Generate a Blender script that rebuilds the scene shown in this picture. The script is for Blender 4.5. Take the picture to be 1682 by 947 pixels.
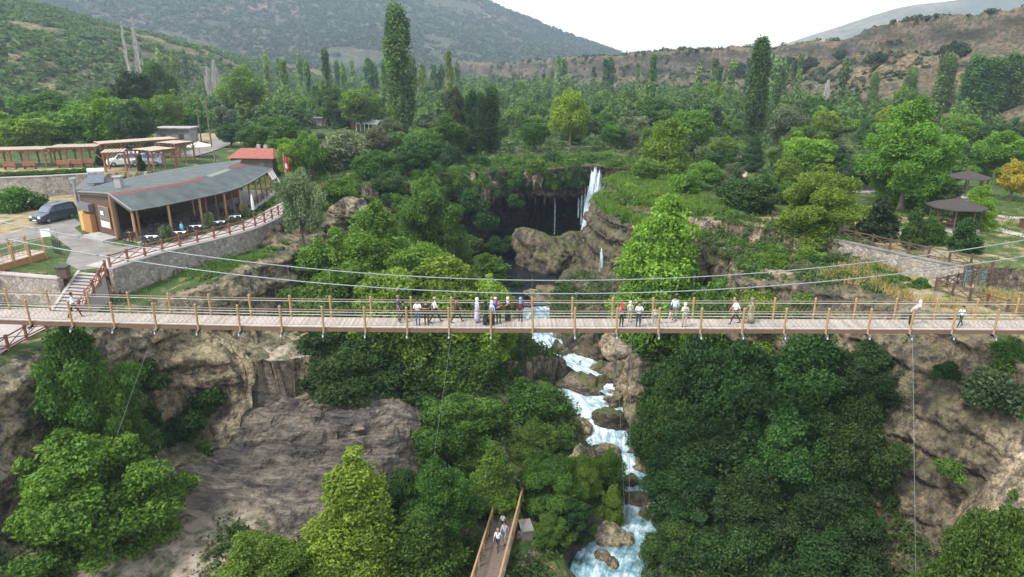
import bpy, bmesh, math, random
import numpy as np
from mathutils import Vector, Matrix
R = math.radians
rng = np.random.default_rng(7)
random.seed(7)
for o in list(bpy.data.objects): bpy.data.objects.remove(o)
scene = bpy.context.scene
col = scene.collection

# ------------------------------------------------------------------ camera, sky, sun, exposure
CZ = 16.5; PITCH = 18.4; F = 1121.0; W, H = 1682, 947
cam_d = bpy.data.cameras.new('camera'); cam = bpy.data.objects.new('camera', cam_d); col.objects.link(cam)
cam.location = (0, 0, CZ); cam.rotation_euler = (R(90 - PITCH), 0, 0)
cam_d.sensor_width = 36; cam_d.lens = 36 * F / W; cam_d.clip_end = 9000; cam_d.clip_start = 0.5
scene.camera = cam
SUN_EL, SUN_AZ = 55, 236       # azimuth clockwise from +Y: behind the camera, to the left
world = bpy.data.worlds.new('World'); scene.world = world; world.use_nodes = True
nt = world.node_tree; nt.nodes.clear()
sky = nt.nodes.new('ShaderNodeTexSky'); sky.sky_type = 'NISHITA'; sky.sun_disc = False
sky.sun_elevation = R(SUN_EL); sky.sun_rotation = R(SUN_AZ); sky.air_density = 1.3; sky.dust_density = 1.2; sky.ozone_density = 1.0
hs = nt.nodes.new('ShaderNodeHueSaturation'); hs.inputs['Saturation'].default_value = 0.3
bg = nt.nodes.new('ShaderNodeBackground'); bg.inputs['Strength'].default_value = 0.15
ow = nt.nodes.new('ShaderNodeOutputWorld')
nt.links.new(sky.outputs[0], hs.inputs['Color']); nt.links.new(hs.outputs[0], bg.inputs[0]); nt.links.new(bg.outputs[0], ow.inputs[0])
sd = bpy.data.lights.new('sun', 'SUN'); sd.energy = 1.5; sd.angle = R(10); sd.color = (1, .95, .86)
sun = bpy.data.objects.new('sun', sd); col.objects.link(sun)
_d = Vector((math.sin(R(SUN_AZ)) * math.cos(R(SUN_EL)), math.cos(R(SUN_AZ)) * math.cos(R(SUN_EL)), math.sin(R(SUN_EL))))
sun.rotation_euler = _d.to_track_quat('Z', 'Y').to_euler()
sun.location = (0, 0, 80)
vs = scene.view_settings; vs.view_transform = 'Standard'; vs.look = 'None'; vs.gamma = 1; vs.use_curve_mapping = False
vs.exposure = 1.42

# ------------------------------------------------------------------ pixel <-> world helpers (photo pixels, real distances)
CP, SP = math.cos(R(PITCH)), math.sin(R(PITCH))
def ray(px, py):
    a, b = (px - W / 2) / F, -(py - H / 2) / F
    return (a, CP + b * SP, -SP + b * CP)
def at(px, py, z=0.0):
    d = ray(px, py); t = (z - CZ) / d[2]
    return Vector((d[0] * t, d[1] * t, z))
def atY(px, py, Y):
    d = ray(px, py); t = Y / d[1]
    return Vector((d[0] * t, Y, CZ + d[2] * t))
def depth(Y, z): return Y * CP + (CZ - z) * SP

# ------------------------------------------------------------------ noise
def _hash(ix, iy, iz, s):
    h = (ix.astype(np.int64) * 374761393 + iy.astype(np.int64) * 668265263 + iz.astype(np.int64) * 2147483647 + s * 1274126177) & 0x7fffffff
    h = ((h ^ (h >> 13)) * 1274126177) & 0x7fffffff
    h = ((h ^ (h >> 15)) * 2246822519) & 0x7fffffff
    return ((h ^ (h >> 16)) & 0xffff) / 65535.0
def vnoise(x, y, z=0.0, s=0):
    x = np.asarray(x, float); y = np.asarray(y, float) + 0 * x; z = np.asarray(z, float) + 0 * x
    ix, iy, iz = np.floor(x), np.floor(y), np.floor(z)
    fx, fy, fz = x - ix, y - iy, z - iz
    fx, fy, fz = [f * f * (3 - 2 * f) for f in (fx, fy, fz)]
    r = 0
    for a in (0, 1):
        wa = fx if a else 1 - fx
        for b in (0, 1):
            wb = fy if b else 1 - fy
            for c in (0, 1):
                wc = fz if c else 1 - fz
                r = r + wa * wb * wc * _hash(ix + a, iy + b, iz + c, s)
    return r * 2 - 1
def fbm(x, y, z=0.0, o=4, s=0, g=.5):
    r = 0; a = 1; n = 0; f = 1
    for i in range(o):
        r = r + a * vnoise(np.asarray(x) * f, np.asarray(y) * f, np.asarray(z) * f, s + i * 17); n += a; a *= g; f *= 2.03
    return r / n
def sstep(a, b, x):
    t = np.clip((x - a) / (b - a), 0, 1); return t * t * (3 - 2 * t)
def seg_dist(x, y, pts):
    """distance to polyline, and the parameter (index + t) of the nearest point"""
    best = np.full(np.shape(x), 1e9); par = np.zeros(np.shape(x))
    for i in range(len(pts) - 1):
        ax, ay = pts[i][:2]; bx, by = pts[i + 1][:2]
        dx, dy = bx - ax, by - ay; L = dx * dx + dy * dy + 1e-9
        t = np.clip(((x - ax) * dx + (y - ay) * dy) / L, 0, 1)
        d = np.hypot(x - ax - t * dx, y - ay - t * dy)
        m = d < best; best = np.where(m, d, best); par = np.where(m, i + t, par)
    return best, par
def poly_sd(x, y, poly):
    """signed distance, positive inside"""
    d, _ = seg_dist(x, y, list(poly) + [poly[0]])
    ins = np.zeros(np.shape(x), bool); n = len(poly)
    for i in range(n):
        ax, ay = poly[i][:2]; bx, by = poly[(i + 1) % n][:2]
        c = ((ay > y) != (by > y)) & (x < (bx - ax) * (y - ay) / ((by - ay) if by != ay else 1e-9) + ax)
        ins ^= c
    return np.where(ins, d, -d)

# ------------------------------------------------------------------ object helpers
def tag(o, label=None, cat=None, group=None, kind=None):
    if label: o['label'] = label
    if cat: o['category'] = cat
    if group: o['group'] = group
    if kind: o['kind'] = kind
    return o
def empty(name, loc=(0, 0, 0), rz=0, label=None, cat=None, group=None):
    o = bpy.data.objects.new(name, None); col.objects.link(o); o.location = loc; o.rotation_euler = (0, 0, rz)
    o.empty_display_size = .3
    return tag(o, label, cat, group)
def mesh_np(name, v, f, mats=None, parent=None, smooth=False, mi=None, attrs=None):
    """v (n,3); f list of tuples or (m,k) array"""
    me = bpy.data.meshes.new(name)
    v = np.asarray(v, np.float32)
    if isinstance(f, np.ndarray):
        m, k = f.shape
        me.vertices.add(len(v)); me.vertices.foreach_set('co', v.ravel())
        me.loops.add(m * k); me.loops.foreach_set('vertex_index', f.astype(np.int32).ravel())
        me.polygons.add(m); me.polygons.foreach_set('loop_start', np.arange(0, m * k, k, dtype=np.int32))
        me.update(calc_edges=True)
    else:
        me.from_pydata(v.tolist(), [], [tuple(a) for a in f])
    if attrs:
        for an, (dom, arr) in attrs.items():
            a = me.attributes.new(an, 'FLOAT_COLOR' if arr.ndim == 2 else 'FLOAT', dom)
            a.data.foreach_set('color' if arr.ndim == 2 else 'value', arr.astype(np.float32).ravel())
    if mats is not None:
        for m_ in (mats if isinstance(mats, (list, tuple)) else [mats]): me.materials.append(m_)
    if mi is not None: me.polygons.foreach_set('material_index', np.asarray(mi, np.int32))
    if smooth: me.polygons.foreach_set('use_smooth', np.ones(len(me.polygons), bool))
    me.update()
    o = bpy.data.objects.new(name, me); col.objects.link(o)
    if parent is not None: o.parent = parent
    return o
class MB:
    def __init__(s): s.v = []; s.f = []; s.m = []; s.cur = 0
    def add(s, v, f):
        n = len(s.v); s.v += [tuple(a) for a in v]; s.f += [tuple(i + n for i in a) for a in f]; s.m += [s.cur] * len(f)
    def box(s, c, size, rz=0, rx=0, ry=0, bev=0):
        M = Matrix.Translation(Vector(c)) @ Matrix.Rotation(rz, 4, 'Z') @ Matrix.Rotation(ry, 4, 'Y') @ Matrix.Rotation(rx, 4, 'X')
        a, b, d = [q / 2 for q in size]
        v = [M @ Vector((x * a, y * b, z * d)) for z in (-1, 1) for y in (-1, 1) for x in (-1, 1)]
        s.add(v, [(0, 2, 3, 1), (4, 5, 7, 6), (0, 1, 5, 4), (2, 6, 7, 3), (0, 4, 6, 2), (1, 3, 7, 5)])
    def beam(s, p, q, w, h, up=(0, 0, 1)):
        p, q = Vector(p), Vector(q); d = (q - p).normalized(); up = Vector(up)
        if abs(d.dot(up)) > .98: up = Vector((0, 1, 0))
        r = d.cross(up).normalized(); u = r.cross(d)
        v = [e + r * (a * w / 2) + u * (b * h / 2) for e in (p, q) for b in (-1, 1) for a in (-1, 1)]
        s.add(v, [(0, 1, 3, 2), (4, 6, 7, 5), (0, 4, 5, 1), (2, 3, 7, 6), (0, 2, 6, 4), (1, 5, 7, 3)])
    def tube(s, pts, rad, n=6, cap=True):
        pts = [Vector(p) for p in pts]
        if not isinstance(rad, (list, tuple)): rad = [rad] * len(pts)
        vs_, fs = [], []; prev = None
        for i, p in enumerate(pts):
            d = (pts[min(i + 1, len(pts) - 1)] - pts[max(i - 1, 0)]).normalized()
            a = d.cross(Vector((0, 0, 1))) if abs(d.z) < .95 else d.cross(Vector((1, 0, 0)))
            a.normalize(); b = d.cross(a)
            for k in range(n):
                t = 2 * math.pi * k / n; vs_.append(p + (a * math.cos(t) + b * math.sin(t)) * rad[i])
        for i in range(len(pts) - 1):
            for k in range(n):
                k2 = (k + 1) % n; fs.append((i * n + k, i * n + k2, (i + 1) * n + k2, (i + 1) * n + k))
        if cap: fs.append(tuple(range(n - 1, -1, -1))); fs.append(tuple((len(pts) - 1) * n + k for k in range(n)))
        s.add(vs_, fs)
    def lathe(s, prof, c=(0, 0, 0), n=12):
        c = Vector(c); vs_ = []; fs = []
        for r, z in prof:
            for k in range(n):
                t = 2 * math.pi * k / n; vs_.append(c + Vector((r * math.cos(t), r * math.sin(t), z)))
        for i in range(len(prof) - 1):
            for k in range(n):
                k2 = (k + 1) % n; fs.append((i * n + k, i * n + k2, (i + 1) * n + k2, (i + 1) * n + k))
        fs.append(tuple(range(n - 1, -1, -1))); fs.append(tuple((len(prof) - 1) * n + k for k in range(n)))
        s.add(vs_, fs)
    def prism(s, poly, z0, z1):
        n = len(poly); v = [(p[0], p[1], z0) for p in poly] + [(p[0], p[1], z1) for p in poly]
        s.add(v, [tuple(range(n - 1, -1, -1)), tuple(range(n, 2 * n))] + [(i, (i + 1) % n, n + (i + 1) % n, n + i) for i in range(n)])
    def build(s, name, mats, parent=None, smooth=False, bevel=0):
        o = mesh_np(name, np.array(s.v), s.f, mats, parent, smooth, s.m)
        if bevel:
            m = o.modifiers.new('bevel', 'BEVEL'); m.width = bevel; m.segments = 2; m.limit_method = 'ANGLE'
        return o
def copy_tree(o, parent=None):
    c = o.copy(); col.objects.link(c)
    if parent is not None: c.parent = parent
    for ch in KIDS.get(o.name, []) or o.children:
        copy_tree(ch, c)
    return c
KIDS = {}

# ------------------------------------------------------------------ materials
def newmat(name):
    m = bpy.data.materials.new(name); m.use_nodes = True; t = m.node_tree
    b = t.nodes['Principled BSDF']; return m, t, b
def N(t, ty, **kw):
    n = t.nodes.new(ty)
    for k, v in kw.items():
        if k in n.inputs: n.inputs[k].default_value = v
        else: setattr(n, k, v)
    return n
def simple(name, c, rough=.7, metal=0, var=.15, scale=3, bump=0, bscale=20):
    m, t, b = newmat(name); L = t.links.new
    tc = N(t, 'ShaderNodeTexCoord'); nz = N(t, 'ShaderNodeTexNoise', Scale=scale, Detail=6.0)
    L(tc.outputs['Object'], nz.inputs['Vector'])
    r = N(t, 'ShaderNodeValToRGB'); r.color_ramp.elements[0].position = .3; r.color_ramp.elements[1].position = .7
    r.color_ramp.elements[0].color = tuple(max(0, q * (1 - var)) for q in c) + (1,)
    r.color_ramp.elements[1].color = tuple(min(1, q * (1 + var)) for q in c) + (1,)
    L(nz.outputs['Fac'], r.inputs[0]); L(r.outputs[0], b.inputs['Base Color'])
    b.inputs['Roughness'].default_value = rough; b.inputs['Metallic'].default_value = metal
    if bump:
        n2 = N(t, 'ShaderNodeTexNoise', Scale=bscale, Detail=5.0); L(tc.outputs['Object'], n2.inputs['Vector'])
        bp = N(t, 'ShaderNodeBump', Strength=bump, Distance=.05); L(n2.outputs['Fac'], bp.inputs['Height']); L(bp.outputs[0], b.inputs['Normal'])
    return m
def ramp(t, stops):
    r = N(t, 'ShaderNodeValToRGB'); e = r.color_ramp.elements
    while len(e) < len(stops): e.new(.5)
    for i, (p, c) in enumerate(stops): e[i].position = p; e[i].color = tuple(c) + (1,)
    return r
def mixc(t, fac, a, b, mode='MIX'):
    m = N(t, 'ShaderNodeMix', data_type='RGBA', blend_type=mode); L = t.links.new
    for idx, q in ((0, fac), (6, a), (7, b)):
        if hasattr(q, 'is_linked') or isinstance(q, bpy.types.NodeSocket): L(q, m.inputs[idx])
        elif isinstance(q, (int, float)): m.inputs[idx].default_value = q
        else: m.inputs[idx].default_value = tuple(q) + (1,)
    return m.outputs[2]
def mth(t, op, a, b=0.0, clamp=False):
    m = N(t, 'ShaderNodeMath', operation=op, use_clamp=clamp)
    for i, q in enumerate((a, b)):
        if isinstance(q, bpy.types.NodeSocket): t.links.new(q, m.inputs[i])
        else: m.inputs[i].default_value = q
    return m.outputs[0]
def maprange(t, v, a, b, c=0.0, d=1.0):
    m = N(t, 'ShaderNodeMapRange'); t.links.new(v, m.inputs[0])
    for i, q in enumerate((a, b, c, d)): m.inputs[i + 1].default_value = q
    return m.outputs[0]
def noise(t, vec, scale, detail=6.0, rough=.55, scl=None):
    if scl is not None:
        mp = N(t, 'ShaderNodeMapping'); t.links.new(vec, mp.inputs[0]); mp.inputs['Scale'].default_value = scl; vec = mp.outputs[0]
    n = N(t, 'ShaderNodeTexNoise', Scale=scale, Detail=detail, Roughness=rough); t.links.new(vec, n.inputs['Vector']); return n.outputs['Fac']

def rock_nodes(t, vec, tint=1.0, S=1.0):
    """rock colour and bump height"""
    n1 = noise(t, vec, .25 * S, 8, .65); n2 = noise(t, vec, 1.6 * S, 8, .6); n3 = noise(t, vec, .9 * S, 6, .6, (1, 1, .25))
    n4 = noise(t, vec, 6 * S, 6, .7)
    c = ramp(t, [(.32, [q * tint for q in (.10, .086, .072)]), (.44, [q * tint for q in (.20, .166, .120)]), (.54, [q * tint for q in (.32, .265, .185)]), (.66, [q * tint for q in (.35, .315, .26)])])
    t.links.new(n1, c.inputs[0])
    c2 = ramp(t, [(.36, (.26, .25, .24)), (.48, (.80, .78, .75)), (.64, (1.35, 1.3, 1.2))]); t.links.new(n2, c2.inputs[0])
    cc = mixc(t, 1.0, c.outputs[0], c2.outputs[0], 'MULTIPLY')
    st = maprange(t, n3, .51, .61); cc = mixc(t, mth(t, 'MULTIPLY', st, .8), cc, (.05, .047, .043))
    cc = mixc(t, 1.0, cc, mixc(t, maprange(t, n4, .38, .62), (.55, .54, .53), (1.3, 1.28, 1.25)), 'MULTIPLY')  # crevice shade put into the colour: hollows of the fine bump darkened
    hgt = mth(t, 'ADD', mth(t, 'MULTIPLY', n2, .75), mth(t, 'MULTIPLY', n4, .35))
    vo = N(t, 'ShaderNodeTexVoronoi', Scale=.9 * S, feature='DISTANCE_TO_EDGE'); t.links.new(vec, vo.inputs['Vector'])
    crack = maprange(t, vo.outputs['Distance'], 0, .1)
    hgt = mth(t, 'ADD', hgt, mth(t, 'MULTIPLY', crack, .12))
    return cc, hgt

def terrain_mat():
    m, t, b = newmat('terrain'); L = t.links.new
    geo = N(t, 'ShaderNodeNewGeometry'); pos = geo.outputs['Position']
    at_ = N(t, 'ShaderNodeAttribute', attribute_name='zone'); sep = N(t, 'ShaderNodeSeparateColor'); L(at_.outputs['Color'], sep.inputs[0])
    wet_dark, dry, bare = sep.outputs[0], sep.outputs[1], sep.outputs[2]
    rock, hgt = rock_nodes(t, pos)
    # strata / mound greys
    mp = N(t, 'ShaderNodeMapping'); L(pos, mp.inputs[0]); mp.inputs['Rotation'].default_value = (0, 0, R(-24)); mp.inputs['Scale'].default_value = (.16, .75, 1.1)
    ln = noise(t, mp.outputs[0], 1.1, 9, .68); lf = noise(t, mp.outputs[0], 4.0, 6, .7)
    mc = ramp(t, [(.36, (.055, .052, .054)), (.44, (.12, .108, .098)), (.52, (.21, .18, .145)), (.63, (.31, .27, .215))]); L(mth(t, 'ADD', mth(t, 'MULTIPLY', ln, .7), mth(t, 'MULTIPLY', noise(t, pos, .35, 6, .6), .3)), mc.inputs[0])
    mcol = mixc(t, 1.0, mc.outputs[0], mixc(t, maprange(t, lf, .38, .62), (.5, .5, .5), (1.35, 1.32, 1.28)), 'MULTIPLY')
    hgt = mth(t, 'ADD', hgt, mth(t, 'MULTIPLY', mth(t, 'MULTIPLY', at_.outputs['Alpha'], mth(t, 'ADD', ln, mth(t, 'MULTIPLY', lf, .5))), .9))
    rock = mixc(t, at_.outputs['Alpha'], rock, mcol)
    rock = mixc(t, wet_dark, rock, mixc(t, noise(t, pos, .6, 5), (.03, .033, .028), (.09, .085, .07)))
    gn = noise(t, pos, .35, 6, .6); gf = noise(t, pos, 9, 5, .7)
    g = ramp(t, [(.35, (.030, .058, .014)), (.55, (.055, .092, .022)), (.7, (.10, .125, .04))]); L(gn, g.inputs[0])
    gg = mixc(t, 1.0, g.outputs[0], mixc(t, gf, (.55, .55, .55), (1.4, 1.4, 1.3)), 'MULTIPLY')
    d = ramp(t, [(.3, (.15, .125, .06)), (.5, (.27, .21, .12)), (.7, (.38, .31, .20))]); L(noise(t, pos, .8, 7, .65), d.inputs[0])
    dd = mixc(t, 1.0, d.outputs[0], mixc(t, gf, (.7, .7, .7), (1.3, 1.3, 1.3)), 'MULTIPLY')
    dm = maprange(t, mth(t, 'ADD', dry, mth(t, 'MULTIPLY', mth(t, 'SUBTRACT', noise(t, pos, .5, 6, .65), .5), 1.6)), .4, .62)
    flat = mixc(t, dm, gg, dd)
    e = ramp(t, [(.3, (.20, .165, .125)), (.6, (.36, .30, .235)), (.75, (.46, .40, .33))]); L(noise(t, pos, .9, 8, .6), e.inputs[0])
    bm_ = maprange(t, mth(t, 'ADD', bare, mth(t, 'MULTIPLY', mth(t, 'SUBTRACT', noise(t, pos, .7, 6, .6), .5), 1.0)), .4, .6)
    flat = mixc(t, bm_, flat, e.outputs[0])
    nz_ = N(t, 'ShaderNodeSeparateXYZ'); L(geo.outputs['True Normal'], nz_.inputs[0])
    sl = maprange(t, mth(t, 'ADD', nz_.outputs[2], mth(t, 'MULTIPLY', mth(t, 'SUBTRACT', noise(t, pos, 1.1, 6, .6), .5), .5)), .90, .72)
    sl = mth(t, 'MAXIMUM', sl, at_.outputs['Alpha'])
    L(mixc(t, sl, flat, rock), b.inputs['Base Color'])
    b.inputs['Roughness'].default_value = .92; b.inputs['Specular IOR Level'].default_value = .2
    bp = N(t, 'ShaderNodeBump', Strength=1.0, Distance=.55); L(mth(t, 'MULTIPLY', hgt, maprange(t, sl, 0, 1, .15, 1)), bp.inputs['Height']); L(bp.outputs[0], b.inputs['Normal'])
    return m
def rock_mat(name, tint=1.0, moss=.0, S=1.0, red=0.0, dist=.3):
    m, t, b = newmat(name); L = t.links.new
    geo = N(t, 'ShaderNodeNewGeometry'); pos = geo.outputs['Position']
    c, h = rock_nodes(t, pos, tint, S)
    if red: c = mixc(t, mth(t, 'MULTIPLY', maprange(t, noise(t, pos, .05 * S, 4), .45, .6), red), c, (.30, .15, .10))
    if moss:
        nn = N(t, 'ShaderNodeSeparateXYZ'); L(geo.outputs['Normal'], nn.inputs[0])
        mk = maprange(t, mth(t, 'ADD', mth(t, 'MULTIPLY', nn.outputs[2], .5), mth(t, 'MULTIPLY', mth(t, 'SUBTRACT', noise(t, pos, .8, 6), .5), 2.2)), .25, .6)
        c = mixc(t, mth(t, 'MULTIPLY', mk, moss), c, mixc(t, noise(t, pos, 5, 4), (.045, .065, .018), (.12, .14, .04)))
    L(c, b.inputs['Base Color']); b.inputs['Roughness'].default_value = .9; b.inputs['Specular IOR Level'].default_value = .25
    bp = N(t, 'ShaderNodeBump', Strength=1.0, Distance=dist); L(h, bp.inputs['Height']); L(bp.outputs[0], b.inputs['Normal'])
    return m
def leaf_mat(name='leaves'):
    m, t, b = newmat(name); L = t.links.new
    oi = N(t, 'ShaderNodeObjectInfo'); a = N(t, 'ShaderNodeAttribute', attribute_name='tint')
    base = mixc(t, 1.0, oi.outputs['Color'], mixc(t, a.outputs['Fac'], (.52, .58, .5), (1.55, 1.42, 1.2)), 'MULTIPLY')
    t.nodes.remove(b); out = t.nodes['Material Output']
    df = N(t, 'ShaderNodeBsdfPrincipled'); df.inputs['Roughness'].default_value = .55; df.inputs['Specular IOR Level'].default_value = .22; L(base, df.inputs['Base Color'])
    tr = N(t, 'ShaderNodeBsdfTranslucent'); L(mixc(t, 1.0, base, (1.5, 1.6, .6), 'MULTIPLY'), tr.inputs[0])
    mx = N(t, 'ShaderNodeMixShader'); mx.inputs[0].default_value = .32; L(df.outputs[0], mx.inputs[1]); L(tr.outputs[0], mx.inputs[2]); L(mx.outputs[0], out.inputs[0])
    return m
def wood(name, c, var=.3):
    m, t, b = newmat(name); L = t.links.new
    tc = N(t, 'ShaderNodeTexCoord'); n = noise(t, tc.outputs['Object'], 2.5, 6, .6); n2 = noise(t, tc.outputs['Object'], 18, 4, .6)
    x = mixc(t, n, tuple(q * (1 - var) for q in c), tuple(min(1, q * (1 + var)) for q in c))
    x = mixc(t, 1.0, x, mixc(t, n2, (.75, .75, .75), (1.2, 1.2, 1.2)), 'MULTIPLY')
    L(x, b.inputs['Base Color']); b.inputs['Roughness'].default_value = .65
    return m
def deck_mat():
    m, t, b = newmat('deck_boards'); L = t.links.new
    geo = N(t, 'ShaderNodeNewGeometry'); sx = N(t, 'ShaderNodeSeparateXYZ'); L(geo.outputs['Position'], sx.inputs[0])
    u = mth(t, 'MULTIPLY', sx.outputs[0], 7.0); fr = mth(t, 'FRACT', u); fl = mth(t, 'FLOOR', u)
    wn = N(t, 'ShaderNodeTexWhiteNoise', noise_dimensions='1D'); L(fl, wn.inputs['W'])
    base = mixc(t, wn.outputs['Value'], (.34, .285, .24), (.50, .435, .375))
    base = mixc(t, noise(t, geo.outputs['Position'], .5, 5), mixc(t, 1.0, base, (.72, .70, .68), 'MULTIPLY'), base)
    gap = maprange(t, fr, .02, .09); L(mixc(t, gap, (.12, .09, .08), base), b.inputs['Base Color']); b.inputs['Roughness'].default_value = .75
    return m
def stone_wall_mat():
    m, t, b = newmat('stone_masonry'); L = t.links.new
    geo = N(t, 'ShaderNodeNewGeometry'); pos = geo.outputs['Position']
    vo = N(t, 'ShaderNodeTexVoronoi', Scale=2.6); ve = N(t, 'ShaderNodeTexVoronoi', Scale=2.6, feature='DISTANCE_TO_EDGE')
    for q in (vo, ve): L(pos, q.inputs['Vector'])
    sp = N(t, 'ShaderNodeSeparateColor'); L(vo.outputs['Color'], sp.inputs[0])
    c = mixc(t, sp.outputs[0], (.16, .14, .115), (.42, .38, .33)); c = mixc(t, mth(t, 'MULTIPLY', sp.outputs[1], .4), c, (.36, .26, .18))
    c = mixc(t, 1.0, c, mixc(t, noise(t, pos, 6, 5), (.7, .7, .7), (1.25, 1.25, 1.25)), 'MULTIPLY')
    e = maprange(t, ve.outputs['Distance'], .02, .09); L(mixc(t, e, (.33, .31, .28), c), b.inputs['Base Color'])
    b.inputs['Roughness'].default_value = .9
    bp = N(t, 'ShaderNodeBump', Strength=.9, Distance=.08); L(e, bp.inputs['Height']); L(bp.outputs[0], b.inputs['Normal'])
    return m
def water_mat(name, foam0, foam1, calm=(.03, .06, .07), milk=(.30, .44, .48), scl=(1, 1, 1), S=1.0):
    m, t, b = newmat(name); L = t.links.new
    geo = N(t, 'ShaderNodeNewGeometry'); pos = geo.outputs['Position']
    a = N(t, 'ShaderNodeAttribute', attribute_name='foam'); fw = N(t, 'ShaderNodeAttribute', attribute_name='flow')
    n = noise(t, pos, 1.2 * S, 9, .68, scl) if name != 'river_water' else mth(t, 'ADD', mth(t, 'MULTIPLY', noise(t, fw.outputs['Vector'], 1.5, 9, .7, (.45, 1.5, 1)), .6), mth(t, 'MULTIPLY', noise(t, pos, 1.6, 8, .65), .4)); n2 = noise(t, pos, .35 * S, 4, .5)
    v = mth(t, 'ADD', mth(t, 'ADD', mth(t, 'MULTIPLY', n, .75), mth(t, 'MULTIPLY', n2, .35)), mth(t, 'MULTIPLY', a.outputs['Fac'], .16))
    r = ramp(t, [(foam0, calm), ((foam0 + foam1) / 2, milk), (foam1, (.72, .82, .85))]); L(v, r.inputs[0])
    L(r.outputs[0], b.inputs['Base Color']); L(maprange(t, v, foam0, foam1, .12, .7), b.inputs['Roughness'])
    bp = N(t, 'ShaderNodeBump', Strength=.8, Distance=.25); L(n, bp.inputs['Height']); L(bp.outputs[0], b.inputs['Normal'])
    return m

M = {}
M['terrain'] = terrain_mat()
M['rock'] = rock_mat('rock', 1.0, .35); M['rock_moss'] = rock_mat('mossy_rock', .55, .8)
M['rock_pale'] = rock_mat('pale_rock', 1.05, .0); M['rock_dark'] = rock_mat('dark_cliff_rock', .72, .35)  # second one: darker grey-brown tint of the rock, for the right cliff
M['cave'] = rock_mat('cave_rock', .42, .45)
M['tufa'] = rock_mat('tufa', .95, .25, 1.4)
M['leaf'] = leaf_mat()
M['bark'] = simple('bark', (.16, .13, .10), .9, var=.4, scale=4, bump=.6, bscale=12)
M['bark_pale'] = simple('pale_bark', (.42, .39, .35), .9, var=.3, scale=4)
M['deck'] = deck_mat()
M['post'] = wood('varnished_timber', (.36, .225, .10)); M['beam'] = wood('dark_red_timber', (.16, .095, .06))
M['red_wood'] = wood('red_brown_timber', (.24, .095, .06)); M['brown_wood'] = wood('dark_brown_timber', (.10, .065, .042))
M['orange_wood'] = wood('orange_timber', (.36, .17, .06)); M['wall_wood'] = wood('weathered_plank', (.09, .058, .04))
M['board'] = wood('boardwalk_planks', (.17, .12, .095)); M['reed'] = simple('reed_roof', (.40, .32, .25), .9, var=.25, scale=2)
M['steel'] = simple('galvanised_steel', (.40, .42, .45), .35, .8, .1); M['cable'] = simple('steel_cable', (.26, .29, .30), .5, .3, .1)
M['rail_wood'] = wood('handrail_timber', (.20, .15, .11)); M['rope'] = simple('rope', (.62, .58, .50), .8, 0, .1)
M['net'] = simple('wire', (.20, .22, .20), .6, .5, .1)
M['roof_green'] = simple('green_felt', (.078, .095, .092), .85, 0, .30, .9, .3, 30)
M['roof_red'] = simple('red_tile', (.27, .085, .06), .8, 0, .3, 4, .5, 25)
M['red_strip'] = simple('red_strip', (.20, .06, .055), .8); M['green_strip'] = simple('pale_green_strip', (.22, .27, .18), .8)
M['white'] = simple('white_paint', (.78, .78, .76), .5, 0, .06); M['cream'] = simple('cream_canvas', (.70, .62, .50), .8, 0, .1)
M['black'] = simple('black_plastic', (.02, .02, .022), .5); M['dark'] = simple('dark_brown', (.045, .035, .03), .8)  # second one: dark brown of pavilion roofs and inner table tops
M['concrete'] = simple('concrete', (.32, .31, .295), .85, 0, .2, 1.5, .3, 15); M['paving'] = simple('pale_paving', (.36, .32, .295), .85, 0, .15, 1.2, .3, 15)
M['gravel'] = simple('gravel', (.20, .185, .165), .95, 0, .3, .6, .6, 40); M['stone'] = stone_wall_mat()
M['glass'] = simple('glass', (.10, .13, .16), .08, 0, .1); M['asphalt'] = simple('grey_sheet', (.13, .13, .14), .8)
M['carpaint'] = simple('grey_car_paint', (.10, .12, .15), .25, .6, .08); M['rubber'] = simple('rubber', (.02, .02, .02), .8)
M['lamp'] = simple('lamp_glass', (.7, .7, .68), .15); M['flagred'] = simple('red_cloth', (.55, .03, .03), .8)
M['teal'] = simple('teal_board', (.10, .22, .22), .6); M['yellow'] = simple('yellow_board', (.55, .38, .06), .6)
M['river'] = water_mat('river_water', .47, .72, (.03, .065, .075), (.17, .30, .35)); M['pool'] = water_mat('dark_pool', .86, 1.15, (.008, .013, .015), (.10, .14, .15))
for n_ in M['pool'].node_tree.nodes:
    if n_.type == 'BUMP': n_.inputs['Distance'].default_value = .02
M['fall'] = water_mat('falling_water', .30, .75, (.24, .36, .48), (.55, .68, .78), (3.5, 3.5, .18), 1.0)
def veil(m, a=.38, b_=.56):
    t = m.node_tree; L = t.links.new; b = t.nodes['Principled BSDF']; g = N(t, 'ShaderNodeNewGeometry')
    L(maprange(t, noise(t, g.outputs['Position'], 3.2, 5, .6, (3.6, 3.6, .07)), a, b_), b.inputs['Alpha'])
veil(M['fall'])
M['fall_core'] = water_mat('dense_falling_water', .25, .60, (.32, .46, .58), (.60, .72, .80), (4.5, 4.5, .15), 1.0)
veil(M['fall_core'], .30, .46)

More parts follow.
